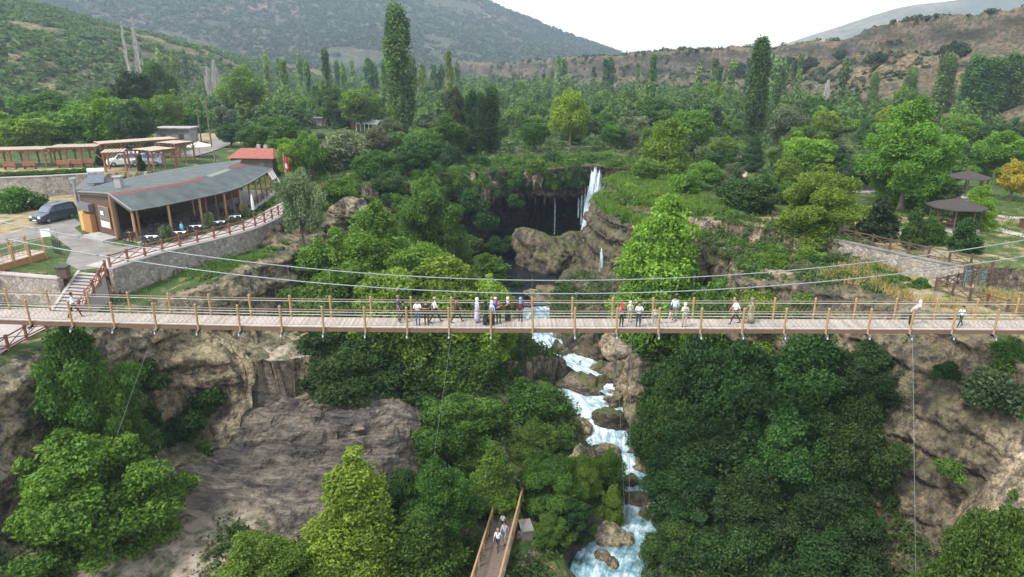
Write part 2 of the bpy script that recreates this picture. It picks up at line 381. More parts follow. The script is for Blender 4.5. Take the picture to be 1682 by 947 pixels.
# ------------------------------------------------------------------ terrain height
def xy(px, py, z): p = at(px, py, z); return (p.x, p.y)
RIM_L = [(-46, -30), (-42, 20), (-37, 36), (-33.2, 43.5), (-31, 50.5), xy(250, 500, -2.6), xy(340, 462, -2.2), xy(450, 425, -2.2), xy(500, 385, -2.2),
         xy(560, 338, -1.5), xy(640, 318, -.8), xy(720, 305, 0)]
CAVE_BACK = [(-12, 107), (-5, 117), (4, 124), (13, 125), (20, 121)]
RIM_R = [(21.5, 110), (18.5, 103), (14.5, 98), (12.4, 92), (12.2, 85), (14.8, 79), (18.8, 73.5), (21, 68), (21.5, 61), (25.5, 58), (29.5, 55.5), (32.5, 50), (37, 44), (41, 34), (45, 20), (48, -30)]
GORGE = RIM_L + CAVE_BACK + RIM_R
RIVER = [(7.2, -20, -24), (7.0, 30, -21.2), (7.6, 42.0, -20), (9.6, 46, -19.8), (11.6, 51.0, -19.4), (9.4, 56.0, -18.4), (9.6, 60.5, -17.4), (7.6, 64, -16.3), (10.0, 66.5, -15.6), (5.0, 69, -14.2), (3.2, 73, -13.2), (2.2, 79, -12.3), (1.4, 88, -11.9), (2, 100, -11.8), (6, 112, -11.6)]
RHW = [3.0, 3.0, 2.5, 1.3, .8, 1.6, 2.5, 2.2, 1.2, .9, .9, 1.7, 5.5, 8.5, 9]
FENCE_L = [at(178, 442, 0), at(233, 424, 0), at(285, 409, 0), at(340, 396, 0), at(392, 383, 0), at(428, 371, 0), at(455, 357, 0), at(478, 343, 0), at(505, 329, 0), at(538, 312, 0)]
P_UPL = [(-300, 54.2), tuple(at(0, 447, 0))[:2], tuple(at(100, 456, 0))[:2], tuple(at(128, 451, 0))[:2]] + [tuple(p)[:2] for p in FENCE_L] + [(-24, 100), (-14, 107), (-14, 160), (-300, 160)]
P_UPR = [(32.4, 63.5), (35.3, 59), (38, 55.5), (45, 53), (90, 48), (300, 40), (300, 300), (15, 300), (15, 104), (14.5, 98), (15, 84), (21, 75), (27, 68)]
P_HI = [(-300, 82), tuple(at(0, 324, 0))[:2], tuple(at(152, 316, 0))[:2], (-51, 90.5), (-43.5, 93.5), (-38, 112), (-50, 150), (-300, 170)]
def far_profile(y): return 0
def hgt(x, y):
    x = np.asarray(x, float); y = np.asarray(y, float)
    left = x < 4
    up = np.where(left, sstep(-.25, .35, poly_sd(x, y, P_UPL)), sstep(-.4, .5, poly_sd(x, y, P_UPR)))
    up = np.where((y > 97) & (y > 60), 1.0, up)
    lowz = np.where(left, -2.5 + .6 * sstep(52, 70, y), -1.7 - .0 * x)
    lowz = np.where(left & (y < 52) & (x < -30), -2.6, lowz)
    top = lowz * (1 - up)
    top = np.where((~left) & (y < 52), top - 3.0 * sstep(50, 36, y) * sstep(33, 40, x), top)
    hi = poly_sd(x, y, P_HI); top = top + 2.5 * np.where(y < 98, sstep(-.2, .3, hi), sstep(-9, 9, hi))
    flat = ((x > -75) & (x < -22) & (y > 42) & (y < 100))
    amp = np.where(flat, 0.0, np.where(y < 120, .25, .8))
    top = top + amp * fbm(x * .06, y * .06, 0, 4, 3) * sstep(0, 8, np.abs(np.where(flat, 0, 8)))
    # gorge
    s = poly_sd(x, y, GORGE)
    edge = 2.4 * fbm(x * .16, y * .16, 0, 3, 11) + .35 * fbm(x * .6, y * .6, 0, 3, 12)
    s = s + edge * np.where(s > -6, 1, 0)
    w = 1.6 + 5.5 * sstep(-29, -36, x) * sstep(58, 48, y)
    w = w + 7.0 * sstep(16, 26, x) * sstep(70, 50, y) + 1.5 * sstep(24, 20, y)
    k = sstep(0, 1, s / w); k = np.where(s <= 0, 0, k)
    d, par = seg_dist(x, y, RIVER); i = np.clip(par.astype(int), 0, len(RIVER) - 2); f = par - i
    rz = np.array([p[2] for p in RIVER]); rw = np.array(RHW)
    zr = rz[i] * (1 - f) + rz[i + 1] * f; hw = rw[i] * (1 - f) + rw[i + 1] * f
    e = np.maximum(d - hw, 0)
    fl = zr - .5 + 1.5 * sstep(0, 1.6, e) + np.minimum(e, 4) * .3 + np.maximum(e - 4, 0) * .17
    fl = fl + (1.1 * fbm(x * .22, y * .22, 0, 4, 21) + .35 * fbm(x, y, 0, 3, 22)) * sstep(1.2, 4, e)
    # layered rock mound below the left cliff
    mx, my = (x + 17.6) / 10.8, (y - 49.5) / 8.6
    an = fbm(x * .25, y * .25, 0, 3, 31) * .22
    mk = sstep(1.12, .82, np.hypot(mx, my) + an)
    ml = -17.6 + (y - 42.5) * .50 + .05 * (x + 18) + 1.6 * (1 - np.minimum(np.hypot(mx, my), 1.2) ** 2) + .5 * fbm(x * .2, y * .2, 0, 3, 32)
    uu, vv = x * .91 + y * .41, y * .91 - x * .41; tl = .10 * x; q = (ml + tl + .9 * fbm(uu * .12, vv * .35, 0, 4, 34)) / 1.3; ml = ml * .3 + .7 * ((np.floor(q) + sstep(.4, .9, q - np.floor(q))) * 1.3 - tl)
    ml = ml + .8 * (1 - 3 * np.abs(fbm(uu * .16, vv * .75, 0, 3, 33))) + .16 * fbm(uu * .5, vv * 2.4, 0, 3, 36)
    fl = np.maximum(fl, fl + (ml - fl) * mk)
    h = top * (1 - k) + fl * k
    qq = (h + 1.1 * fbm(x * .12, y * .12, 0, 3, 43)) / 1.9; led = (np.floor(qq) + sstep(.15, .75, qq - np.floor(qq))) * 1.9 - 1.1 * fbm(x * .12, y * .12, 0, 3, 43)
    h = h + (led - h) * .8 * np.sin(k * math.pi) ** .5 * (k > 0)
    # strata on cliff walls
    h = h + np.sin(k * math.pi) * (.9 * fbm(x * .35, y * .35, h * .3, 4, 41))
    return h
def zones(x, y):
    s = poly_sd(x, y, GORGE); left = x < 4
    d, par = seg_dist(x, y, RIVER); i = np.clip(par.astype(int), 0, len(RIVER) - 2); hw = np.array(RHW)[i]
    wet = sstep(3.0, .5, d - hw) * (s > 0)
    wet = np.maximum(wet, sstep(88, 100, y) * sstep(0, 1.5, s)); wet = np.maximum(wet, .75 * sstep(9, 11, x) * sstep(26, 20, x) * sstep(62, 68, y) * (s > .4))  # also darkens the cave and the cliff right of the fall
    dry = np.full(np.shape(x), .30)
    dry = np.where((x > 14) & (y < 75) & (s < 1), .62, dry)
    dry = np.where((x > 40) & (y < 72) & (s < 0), .42, dry)
    dry = np.where(left & (y < 95) & (x < -50), .66, dry)
    dry = np.where((y > 300), .42, dry)
    pxx = 841 + x / (y * CP + CZ * SP) * F
    dry = np.where((pxx > 262) & (pxx < 405) & (y > 128) & (y < 160) & (x < 0), 1.0, dry); dry = np.where((pxx > 840) & (pxx < 970) & (y > 196) & (y < 240), 1.0, dry)
    bare = np.full(np.shape(x), .12)
    bare = np.where((x > 20) & (x < 31) & (y > 58) & (y < 68) & (s < 1), .40, bare)
    bare = np.maximum(bare, .80 * sstep(4, 1, np.hypot((x + 24.5) / 1.6, (y - 42) / 2.2)) * (s > 0))
    bare = np.maximum(bare, .55 * (s > 0) * sstep(-12, -16, x) * (y < 60))
    mx, my = (x + 17.6) / 10.8, (y - 49.5) / 8.6
    mound = sstep(1.12, .9, np.hypot(mx, my) + fbm(x * .25, y * .25, 0, 3, 31) * .22)
    return wet, dry, bare, mound * sstep(-8.7, -10.3, hgt(x, y))
def axis(lo, a, b, c, d, hi, f, m, g):
    """fine step f in [b,c], medium m in [a,b] and [c,d], growing outside"""
    out = list(np.arange(a, b, m)) + list(np.arange(b, c, f)) + list(np.arange(c, d, m)) + [d]
    s = m
    while out[-1] < hi: s *= g; out.append(out[-1] + s)
    s = m; pre = []; q = a
    while q > lo: s *= g; q -= s; pre.append(q)
    return np.array(pre[::-1] + out)
gx = axis(-1500, -62, -36, 40, 70, 1500, .26, .6, 1.16); gy = axis(-200, 10, 37, 76, 128, 1950, .26, .45, 1.12)
GX, GY = np.meshgrid(gx, gy); nx, ny = len(gx), len(gy)
GZ = hgt(GX, GY)
# push the steep faces sideways so the cliffs are craggy from any side
dzx = np.gradient(GZ, axis=1) / np.gradient(gx)[None, :]; dzy = np.gradient(GZ, axis=0) / np.gradient(gy)[:, None]
steep = sstep(.5, 2.0, np.hypot(dzx, dzy)) * (GY < 130) * (GY > 5) * (GX > -70) * (GX < 80)
ax_ = fbm(GX * .25, GY * .25, GZ * .35, 5, 51, .6) * .8 + fbm(GX * .8, GY * .8, GZ * 1.0, 3, 55) * .7
ay_ = fbm(GX * .25, GY * .25, GZ * .35, 5, 61, .6) * .8 + fbm(GX * .8, GY * .8, GZ * 1.0, 3, 65) * .7
gxx, gyy = GX + ax_ * steep, GY + ay_ * steep
wt, dr, ba, mo = zones(GX, GY)
idx = np.arange(nx * ny).reshape(ny, nx)
faces = np.stack([idx[:-1, :-1], idx[:-1, 1:], idx[1:, 1:], idx[1:, :-1]], -1).reshape(-1, 4)
ground = mesh_np('ground', np.stack([gxx, gyy, GZ + .22 * steep * fbm(GX * 2.1, GY * 2.1, 0, 2, 57)], -1).reshape(-1, 3), faces, M['terrain'], smooth=True,
                 attrs={'zone': ('POINT', np.stack([wt, dr, ba, mo], -1).reshape(-1, 4))})
tag(ground, kind='structure')
ground.data.polygons.foreach_set('use_smooth', (np.maximum(steep, mo)[:-1, :-1].ravel() < .35))
def gz(x, y): return float(hgt(np.array([x]), np.array([y]))[0])

# ------------------------------------------------------------------ river, pool and waterfall
def ribbon(name, path, hw, mat, dz=0, jag=.6, n_w=14, sub=10, rough=.35, foam=None):
    P = []; Wd = []
    for i in range(len(path) - 1):
        for k in range(sub):
            t = k / sub; P.append([path[i][j] * (1 - t) + path[i + 1][j] * t for j in range(3)]); Wd.append(hw[i] * (1 - t) + hw[i + 1] * t)
    P.append(list(path[-1])); Wd.append(hw[-1]); P = np.array(P); Wd = np.array(Wd)
    ker = np.ones(7) / 7; Ps = P.copy()
    for j in (0, 1): Ps[3:-3, j] = np.convolve(P[:, j], ker, 'valid')
    T = np.gradient(Ps[:, :2], axis=0); T /= np.linalg.norm(T, axis=1)[:, None] + 1e-9; Nn = np.stack([-T[:, 1], T[:, 0]], -1)
    u = np.linspace(-1, 1, n_w); V = []
    for i in range(len(P)):
        p = Ps[i, :2][None, :] + Nn[i][None, :] * (u * (Wd[i] + .8))[:, None]
        V.append(np.column_stack([p, np.full(n_w, P[i, 2] + dz)]))
    V = np.array(V); V[..., 2] += rough * fbm(V[..., 0] * .9, V[..., 1] * .9, 0, 4, 71)
    m_, n_ = V.shape[:2]; ii = np.arange(m_ * n_).reshape(m_, n_)
    f = np.stack([ii[:-1, :-1], ii[:-1, 1:], ii[1:, 1:], ii[1:, :-1]], -1).reshape(-1, 4)
    slope = np.abs(np.gradient(P[:, 2])) / (np.linalg.norm(np.gradient(P[:, :2], axis=0), axis=1) + 1e-6)
    fo = np.repeat(np.clip(slope / .35, 0, 1)[:, None], n_w, 1)
    al = np.repeat(np.cumsum(np.linalg.norm(np.gradient(P[:, :2], axis=0), axis=1))[:, None], n_w, 1); ac = u[None, :] * (Wd[:, None] + .8)
    flow = np.stack([al, ac, al * 0, al * 0 + 1], -1).reshape(-1, 4)
    return tag(mesh_np(name, V.reshape(-1, 3), f, mat, smooth=True, attrs={'foam': ('POINT', fo.ravel()), 'flow': ('POINT', flow)}), kind='structure')
ribbon('river', RIVER[:12], RHW[:12], M['river'], dz=.25, sub=24, n_w=26, jag=.6)
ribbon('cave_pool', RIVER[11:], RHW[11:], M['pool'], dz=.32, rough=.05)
def sheet_fall(name, strands, mat, parent=None):
    """falling water: vertical corrugated strands"""
    V = []; Fc = []
    for (x, y, z0, z1, wid, out) in strands:
        nu, nv = 12, 22; n = len(V)
        for j in range(nv):
            t = j / (nv - 1)
            for i in range(nu):
                u = i / (nu - 1) * 2 - 1
                ww = wid * (.25 + 1.0 * t ** .4)
                V.append((x + u * ww * (1 if wid < .6 else .6 + .4 * t) + .12 * math.sin(9 * t + i) - (1.0 * t if out > 1 else 0), y - out * (t ** .5) - .25 * math.cos(u * 1.4) - .16 * random.random(), z0 + (z1 - z0) * t - (1 - t) * (.5 * random.random() + .5 * abs(math.sin(i * 2.3 + x)))))
        for j in range(nv - 1):
            for i in range(nu - 1):
                if random.random() < .06 and (i < 2 or i > nu - 4): continue
                a = n + j * nu + i; Fc.append((a, a + 1, a + nu + 1, a + nu))
    o = mesh_np(name, np.array(V), Fc, mat, parent, smooth=True); return o
LIPY = 112.5
def fx(px, Y, z): return (px - 841) / F * depth(Y, z)
st = []
for px, top, bot, wd in ((977, 272, 384, .38), (972, 277, 384, .34), (983, 278, 376, .40), (979, 276, 382, .30), (968, 284, 384, .2), (990, 290, 350, .13), (986, 282, 362, .16), (960, 292, 378, .10), (955, 300, 372, .07), (998, 300, 345, .10), (1008, 305, 345, .14), (1013, 300, 338, .09), (950, 300, 360, .05), (911, 318, 388, .035), (964, 300, 378, .12)):
    z0 = atY(px, top, LIPY).z; z1 = atY(px, bot, LIPY - 2).z
    st.append((fx(px, LIPY, (z0 + z1) / 2), LIPY, z0, z1, wd, 1.6 if wd > .2 else .3))
tag(sheet_fall('waterfall', st, M['fall']), kind='structure')
st = []
for px, top, bot, wd in ((975, 271, 386, 1.15), (982, 275, 382, .8), (970, 276, 386, .6)):
    z0 = atY(px, top, LIPY - .3).z; z1 = atY(px, bot, LIPY - 2.3).z
    st.append((fx(px, LIPY, (z0 + z1) / 2), LIPY - .3, z0, z1, wd, 1.6))
tag(sheet_fall('waterfall', st, M['fall_core']), kind='structure')
st = []
for px, top, bot, Y, wd in ((985, 400, 560, 83, .45), (992, 410, 560, 83.2, .35), (998, 420, 520, 83.5, .25), (978, 440, 500, 84, .12), (1003, 440, 500, 83, .15), (1012, 450, 520, 82, .07), (968, 450, 485, 84.5, .08),
                            (990, 545, 600, 70.5, .55), (996, 560, 598, 70.6, .4)):
    z0 = atY(px, top, Y).z; z1 = atY(px, bot, Y - 1).z
    st.append((fx(px, Y, (z0 + z1) / 2), Y, z0, z1, wd, .8))
tag(sheet_fall('cascade', st, M['fall']), kind='structure')

# ------------------------------------------------------------------ rocks
def rock_mesh(name, seed, mats, parent=None, jag=.55, n=3, flat=1.0, size=(1, 1, 1), fr=1.0):
    bm = bmesh.new(); bmesh.ops.create_icosphere(bm, subdivisions=n + 1, radius=1)
    v = np.array([p.co[:] for p in bm.verts]); f = [tuple(q.index for q in p.verts) for p in bm.faces]; bm.free()
    s = seed * 13.7
    # angular facets: clamp against random planes
    rr = np.random.default_rng(seed)
    for _ in range(14):
        nrm = rr.normal(size=3); nrm /= np.linalg.norm(nrm); dd = rr.uniform(.45, .85)
        k = v @ nrm; v = v - np.outer(np.maximum(k - dd, 0) * .85, nrm)
    v = v * (1 + jag * fbm(v[:, 0] * 1.3 * fr + s, v[:, 1] * 1.3 * fr, v[:, 2] * 1.3 * fr, 5, seed, .55))[:, None]
    v = v * np.array(size)
    v = v * (1 + .07 * fbm(v[:, 0] * 5 + s, v[:, 1] * 5, v[:, 2] * 5, 3, seed + 5))[:, None] if False else v
    o = mesh_np(name, v, np.array(f), mats, parent, smooth=False)
    return o
# rock dome in front of the plunge pool, ledge under the fall, stepped ledges of the right hand wall
ROCKS = [  # px, py(centre), Y, width px, height px, name, mat, label
    (922, 436, 96, 138, 116, 'outcrop', 'rock_moss', 'big rounded brown mossy rock below the waterfall'),
    (955, 392, 104, 70, 30, 'outcrop', 'rock_moss', 'wet ledge at the foot of the waterfall'),
    (1022, 405, 88, 70, 120, 'outcrop', 'cave', 'dark overhanging rock corner right of the waterfall'),
    (1048, 430, 80, 60, 120, 'outcrop', 'cave', 'grey cliff block beside the conical yellow-green tree'),
    (1030, 520, 75, 90, 130, 'outcrop', 'rock_moss', 'tall brown cliff foot seen through the bridge right of the thin cascade'),
    (925, 500, 82, 100, 60, 'boulder', 'rock', 'wide grey boulder seen behind the bridge railing above the river'),
    (960, 545, 76, 90, 50, 'boulder', 'rock_moss', 'brown ledge directly under the bridge deck above the yellowish boulder'),
    (966, 588, 70, 44, 62, 'boulder', 'rock_moss', 'upright yellowish boulder between river and little cascade'),
    (914, 590, 69.5, 32, 64, 'boulder', 'rock', 'narrow dark leaning boulder between the two water channels'),
    (930, 560, 73, 40, 40, 'boulder', 'rock', 'small grey boulder just under the bridge deck'),
    (970, 632, 66, 96, 50, 'boulder', 'rock_moss', 'long mossy boulder lying across the head of the rapids'),
    (1045, 580, 68, 80, 90, 'boulder', 'rock', 'large hollowed boulder right of the little cascade'),
    (1050, 638, 63, 62, 84, 'boulder', 'rock', 'slanting brown boulder on the right bank of the rapids'),
    (1020, 615, 66, 50, 50, 'boulder', 'rock_moss', 'dark rounded boulder below the little cascade'),
    (1012, 700, 59.5, 54, 40, 'boulder', 'rock_moss', 'dark mossy boulder standing in the middle of the rapids'),
    (948, 706, 58.5, 44, 44, 'boulder', 'rock', 'dark boulder on the left edge of the rapids under the leafy tree'),
    (1002, 732, 57.5, 18, 14, 'boulder', 'rock', 'tiny dark boulder in white water below the mossy boulder'),
    (970, 728, 57.6, 12, 12, 'boulder', 'rock', 'smallest wet stone at the left of the white water'),
    (1036, 745, 56, 20, 14, 'boulder', 'rock', 'small wet boulder at the right edge of the white water'),
    (1020, 752, 56, 12, 10, 'boulder', 'rock', 'little stone splashed by the end of the white water'),
    (965, 812, 51, 100, 150, 'outcrop', 'rock', 'big pale brown rock in mid-river half covered by bushes'),
    (1045, 835, 50, 60, 60, 'boulder', 'rock_moss', 'wet boulder right of the mid-river rock'),
    (1010, 885, 46.5, 70, 50, 'boulder', 'rock', 'flat boulder between the two lowest water channels'),
    (1000, 930, 43.5, 50, 40, 'boulder', 'rock', 'boulder cut by the bottom edge of the picture in the river'),
    (1075, 790, 53.5, 40, 34, 'boulder', 'rock_moss', 'boulder under the dark trees on the right bank'),
    (1085, 900, 46, 44, 50, 'boulder', 'rock_moss', 'dark boulder on the right bank near the bottom'),
    (862, 905, 43, 46, 96, 'outcrop', 'rock', 'rock face beside the boardwalk at the bottom of the picture'),
    (880, 800, 52, 40, 60, 'boulder', 'rock_moss', 'dark boulder left of the mid-river bushes'),
    (905, 935, 43, 60, 50, 'boulder', 'rock_moss', 'mossy boulder on the left river bank at the bottom edge'),
    (1035, 860, 48.5, 26, 22, 'boulder', 'rock', 'small wet boulder above the lowest water channels'),
    (960, 880, 47.5, 28, 26, 'boulder', 'rock_moss', 'small mossy boulder left of the lowest white water'),
    (1010, 775, 54, 30, 22, 'boulder', 'rock_moss', 'low stone in the calm stretch above the mid-river rock'),
    (935, 760, 55.5, 34, 26, 'boulder', 'rock_moss', 'half hidden boulder at the left of the river bend'),
    (897, 640, 65.5, 40, 36, 'boulder', 'rock_moss', 'boulder at the left edge where the channel widens'),
    (940, 612, 68.5, 40, 30, 'boulder', 'rock', 'low boulder between the yellowish and the narrow leaning boulder'),
    (862, 560, 74, 46, 40, 'boulder', 'rock_moss', 'boulder left of the upper channel under the bridge'),
    (905, 530, 78, 60, 34, 'boulder', 'rock', 'grey boulder right above the bridge deck line over the upper channel'),
    (985, 612, 67.5, 36, 40, 'boulder', 'rock_moss', 'boulder at the foot of the little cascade'),
    (1010, 655, 62.8, 34, 20, 'boulder', 'rock', 'wet flat stone at the top of the rapids'),
    (1065, 700, 58, 50, 60, 'boulder', 'rock_moss', 'dark boulder at the right edge of the rapids under the trees'),
    (985, 756, 55.5, 50, 30, 'boulder', 'rock', 'low wide stone at the end of the rapids'),
    (1030, 800, 52, 44, 40, 'boulder', 'rock_moss', 'wet boulder in the narrow stretch beside the mid-river rock'),
    (1060, 850, 49, 50, 44, 'boulder', 'rock', 'pale boulder on the right of the lowest channel'),
    (1040, 930, 44, 40, 34, 'boulder', 'rock_moss', 'wet boulder at the bottom edge right of the white water'),
    (985, 860, 48.5, 60, 44, 'boulder', 'rock', 'boulder just below the mid-river rock'),
    (930, 870, 47.5, 44, 50, 'boulder', 'rock_moss', 'mossy boulder left below the mid-river bushes'),
    (437, 634, 55.5, 46, 26, 'boulder', 'rock_pale', 'pale angular boulder at the top of the layered rock slope'),
    (498, 392, 76, 62, 66, 'outcrop', 'tufa', 'tan rock knob beside the olive tree'),
    (575, 345, 84, 60, 34, 'outcrop', 'tufa', 'grey rock among bushes above the gorge edge'),
    (1250, 448, 63, 130, 26, 'outcrop', 'rock_pale', 'low pale rocks on the bare ground right of the conical tree'),
    (1655, 860, 36.0, 34, 300, 'outcrop', 'rock_pale', 'smooth pale grey rock rib on the right cliff'),
    (1560, 640, 45.5, 50, 110, 'outcrop', 'rock_pale', 'pale rock face high on the right cliff under the bridge'),
    (410, 580, 57.0, 60, 130, 'outcrop', 'rock', 'tan rock buttress at the end of the left cliff'),
]
for i, (px, py, Y, wp, hp, nm, mt, lb) in enumerate(ROCKS):
    c = atY(px, py, Y); m_ = F / depth(Y, c.z); q_ = 1.45 if nm == 'boulder' else 1.2; w_ = wp / m_ / 2 * q_; h_ = hp / m_ / 2 * q_
    o = rock_mesh(nm, i + 3, M[mt], size=(w_, max(w_ * .8, h_ * .45), h_), n=5 if wp > 60 else 4)
    o.location = c; o.rotation_euler = (0, R(27) if px == 1655 else 0, 0)
    tag(o, lb, 'rock', 'rocks in and along the river' if nm == 'boulder' else 'rock outcrops of the gorge')

# ------------------------------------------------------------------ craggy cliff faces, following the terrain from rim to foot
def cliff_face(path, mat, seed, smax=12.0, amp=1.1, du=.17, nv=76):
    P_ = [Vector((p[0], p[1])) for p in path]; L = [0]
    for a, b in zip(P_[:-1], P_[1:]): L.append(L[-1] + (b - a).length)
    n = int(L[-1] / du); pts = []; 
    for k in range(n):
        d = L[-1] * k / (n - 1); i = min(max(j for j in range(len(L)) if L[j] <= d + 1e-6), len(P_) - 2); q = P_[i].lerp(P_[i + 1], (d - L[i]) / (L[i + 1] - L[i])); pts.append((q.x, q.y))
    pts = np.array(pts); w_ = 25; pad = np.pad(pts, ((w_, w_), (0, 0)), 'edge'); ker = np.hanning(2 * w_ + 1); ker /= ker.sum()
    pts = np.stack([np.convolve(pad[:, j], ker, 'valid') for j in (0, 1)], 1)
    T = np.gradient(pts, axis=0); T /= np.linalg.norm(T, axis=1)[:, None]; Nn = np.stack([T[:, 1], -T[:, 0]], 1)
    if poly_sd(np.array([pts[n // 2, 0] + Nn[n // 2, 0] * 2]), np.array([pts[n // 2, 1] + Nn[n // 2, 1] * 2]), GORGE)[0] < 0: Nn = -Nn
    S = np.linspace(-3.2, smax, 110); X = pts[:, None, 0] + Nn[:, None, 0] * S; Y = pts[:, None, 1] + Nn[:, None, 1] * S; Hh = hgt(X, Y)
    top = Hh[:, :6].mean(1); bot = np.minimum(Hh[:, -12:].mean(1), top - 2)
    V = np.zeros((nv, n, 3)); so = np.zeros((nv, n))
    for j in range(nv):
        t = j / (nv - 1); z = top + .0 + (bot - top - .0) * t; m = Hh >= (z[:, None] - .02); last = (S.size - 1) - np.argmax(m[:, ::-1], axis=1); so[j] = S[last]
        V[j, :, 2] = z
    so = np.maximum.accumulate(so, axis=0)
    k2 = np.ones(9) / 9
    for j in range(nv): so[j] = np.convolve(np.pad(so[j], 4, 'edge'), k2, 'valid')
    so = np.stack([np.convolve(np.pad(so[:, i], 2, 'edge'), np.ones(5) / 5, 'valid') for i in range(n)], 1)
    bx = pts[None, :, 0] + Nn[None, :, 0] * so; by = pts[None, :, 1] + Nn[None, :, 1] * so; z = V[..., 2]
    rid = lambda f, s_, zf: 1 - 2 * np.abs(fbm(bx * f, by * f, z * f * zf, 4, seed + s_))
    dsp = amp * (.55 * fbm(bx * .22, by * .22, z * .28, 4, seed) + .50 * rid(.42, 3, 1.5) * .6 + .22 * rid(1.2, 5, 1.7) + .10 * fbm(bx * 3.2, by * 3.2, z * 3.8, 3, seed + 7)) + .6
    lay = np.sin((z * 1.0 + 1.2 * fbm(bx * .1, by * .1, z * .15, 3, seed + 9)) * 2.6); dsp = dsp + .22 * amp * np.clip(lay * 2, -1, 1)
    fade = sstep(0, .05, np.linspace(0, 1, nv))[:, None]; o_ = so + dsp * fade - .6 * (1 - fade)
    V[..., 0] = pts[None, :, 0] + Nn[None, :, 0] * o_; V[..., 1] = pts[None, :, 1] + Nn[None, :, 1] * o_; V[..., 2] += .35 * fbm(bx * .9, by * .9, z * .9, 3, seed + 11) * fade
    e = np.minimum(np.arange(n), np.arange(n)[::-1]); V[..., 2] -= (1.5 * np.clip(1 - e / 12, 0, 1))[None, :]
    ii = np.arange(nv * n).reshape(nv, n); f = np.stack([ii[:-1, :-1], ii[1:, :-1], ii[1:, 1:], ii[:-1, 1:]], -1).reshape(-1, 4)
    return tag(mesh_np('cliff', V.reshape(-1, 3), f, M[mat]), kind='structure')
cliff_face(RIM_L[2:10], 'rock', 201, smax=7)
cliff_face(RIM_L[9:12], 'rock_moss', 211, smax=6)
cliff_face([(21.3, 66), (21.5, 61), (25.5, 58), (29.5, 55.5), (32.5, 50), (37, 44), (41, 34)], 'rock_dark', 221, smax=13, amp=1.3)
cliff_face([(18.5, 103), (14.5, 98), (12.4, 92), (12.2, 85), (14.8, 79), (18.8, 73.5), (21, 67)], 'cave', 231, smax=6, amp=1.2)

# ------------------------------------------------------------------ cave roof with hanging tufa
def cave_roof():
    front = [(-16, 101.5), (-12, 103.5), (-7.5, 104.5), (-3, 106.5), (1.5, 108), (6, 109.5), (10, 111.3), (13.5, 112.8), (17.5, 110.5), (20.5, 106)]
    back = [(-20, 116), (-14, 122), (-8, 127), (-3, 130), (2, 132), (6, 133), (10, 133), (13.5, 133), (19, 130), (25, 122)]
    nu, nv = 110, 46; V = np.zeros((nv, nu, 3)); 
    fr = np.array(front); bk = np.array(back); u = np.linspace(0, len(front) - 1, nu); i = np.minimum(u.astype(int), len(front) - 2); f = (u - i)[:, None]
    A = fr[i] * (1 - f) + fr[i + 1] * f; B = bk[i] * (1 - f) + bk[i + 1] * f
    prof = []  # (t from front to back, z, lower?) going top back -> lip -> underside back
    top_n = 16
    for j in range(nv):
        if j < top_n: t = 1 - j / (top_n - 1); z = .35 - .25 * math.sin(t * math.pi)
        elif j < top_n + 14: q = (j - top_n) / 13; t = -.02 + .03 * math.sin(q * 3); z = .3 - 3.9 * q
        else: q = (j - top_n - 14) / (nv - top_n - 15); t = .02 + .98 * q; z = -3.6 - 1.2 * math.sin(q * 2.2)
        prof.append((t, z))
    for j, (t, z) in enumerate(prof):
        V[j, :, :2] = A * (1 - t) + B * t; V[j, :, 2] = z
    front_k = np.array([0 if j < top_n - 2 else 1 for j in range(nv)])[:, None]
    zz = V[..., 2]
    low = np.clip(-zz / 3.6, 0, 1.3)
    V[..., 2] -= low * front_k * (1.1 * np.abs(fbm(V[..., 0] * .35, V[..., 1] * .1, 0, 3, 81)) * 2 + .6 * vnoise(V[..., 0] * 2.2, V[..., 1] * .5, 0, 82))
    V[..., 1] += front_k * (1.3 * fbm(V[..., 0] * .5, 0, V[..., 2] * .35, 4, 83)); V[..., 0] += front_k * .5 * fbm(V[..., 0] * .8, V[..., 1] * .3, V[..., 2] * .5, 4, 84)
    ii = np.arange(nu * nv).reshape(nv, nu); fc = np.stack([ii[:-1, :-1], ii[1:, :-1], ii[1:, 1:], ii[:-1, 1:]], -1).reshape(-1, 4)
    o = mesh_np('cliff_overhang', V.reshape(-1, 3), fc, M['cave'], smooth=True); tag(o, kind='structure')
    # hanging curtains, part of the same rock
    m = MB()
    for k in range(330):
        u_ = random.random() * (nu - 1); i_ = int(u_); p = A[i_]; dep = random.random() ** 2 * 3.5
        L = random.uniform(.6, 2.2) * (1.7 if random.random() < .2 else 1); r = random.uniform(.12, .42)
        z0 = -2.2 - random.random() * 1.6; x_, y_ = p[0] + random.uniform(-.3, .3), p[1] + dep + .2 * random.random()
        m.tube([(x_, y_, z0 + 1.4), (x_ + random.uniform(-.1, .1), y_, z0), (x_ + random.uniform(-.15, .15), y_, z0 - L * .6), (x_ + random.uniform(-.2, .2), y_, z0 - L)], [r * 1.3, r, r * .6, r * .12], 7)
    tag(m.build('hanging_rock_curtain', M['cave'], smooth=True), kind='structure'); m = MB()
    for (pxc, wd_, zb, cnt) in ((803, 2.0, -5.2, 30), (878, 2.2, -3.0, 26), (770, 2.6, -4.6, 24)):
        for k in range(cnt):
            x_ = fx(pxc, 105, -2) + random.gauss(0, wd_ * .35); L = random.uniform(.6, 1.0) * -zb; yy = np.interp(x_, [q[0] for q in front], [q[1] for q in front]) - .4 - random.random() * .6
            r = random.uniform(.25, .6); m.tube([(x_, yy + .6, .2), (x_, yy, -L * .3), (x_ + random.uniform(-.2, .2), yy - .1, -L * .75), (x_, yy, -L)], [r, r * 1.1, r * .7, .05], 8)
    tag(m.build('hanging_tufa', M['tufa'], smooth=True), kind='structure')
cave_roof()

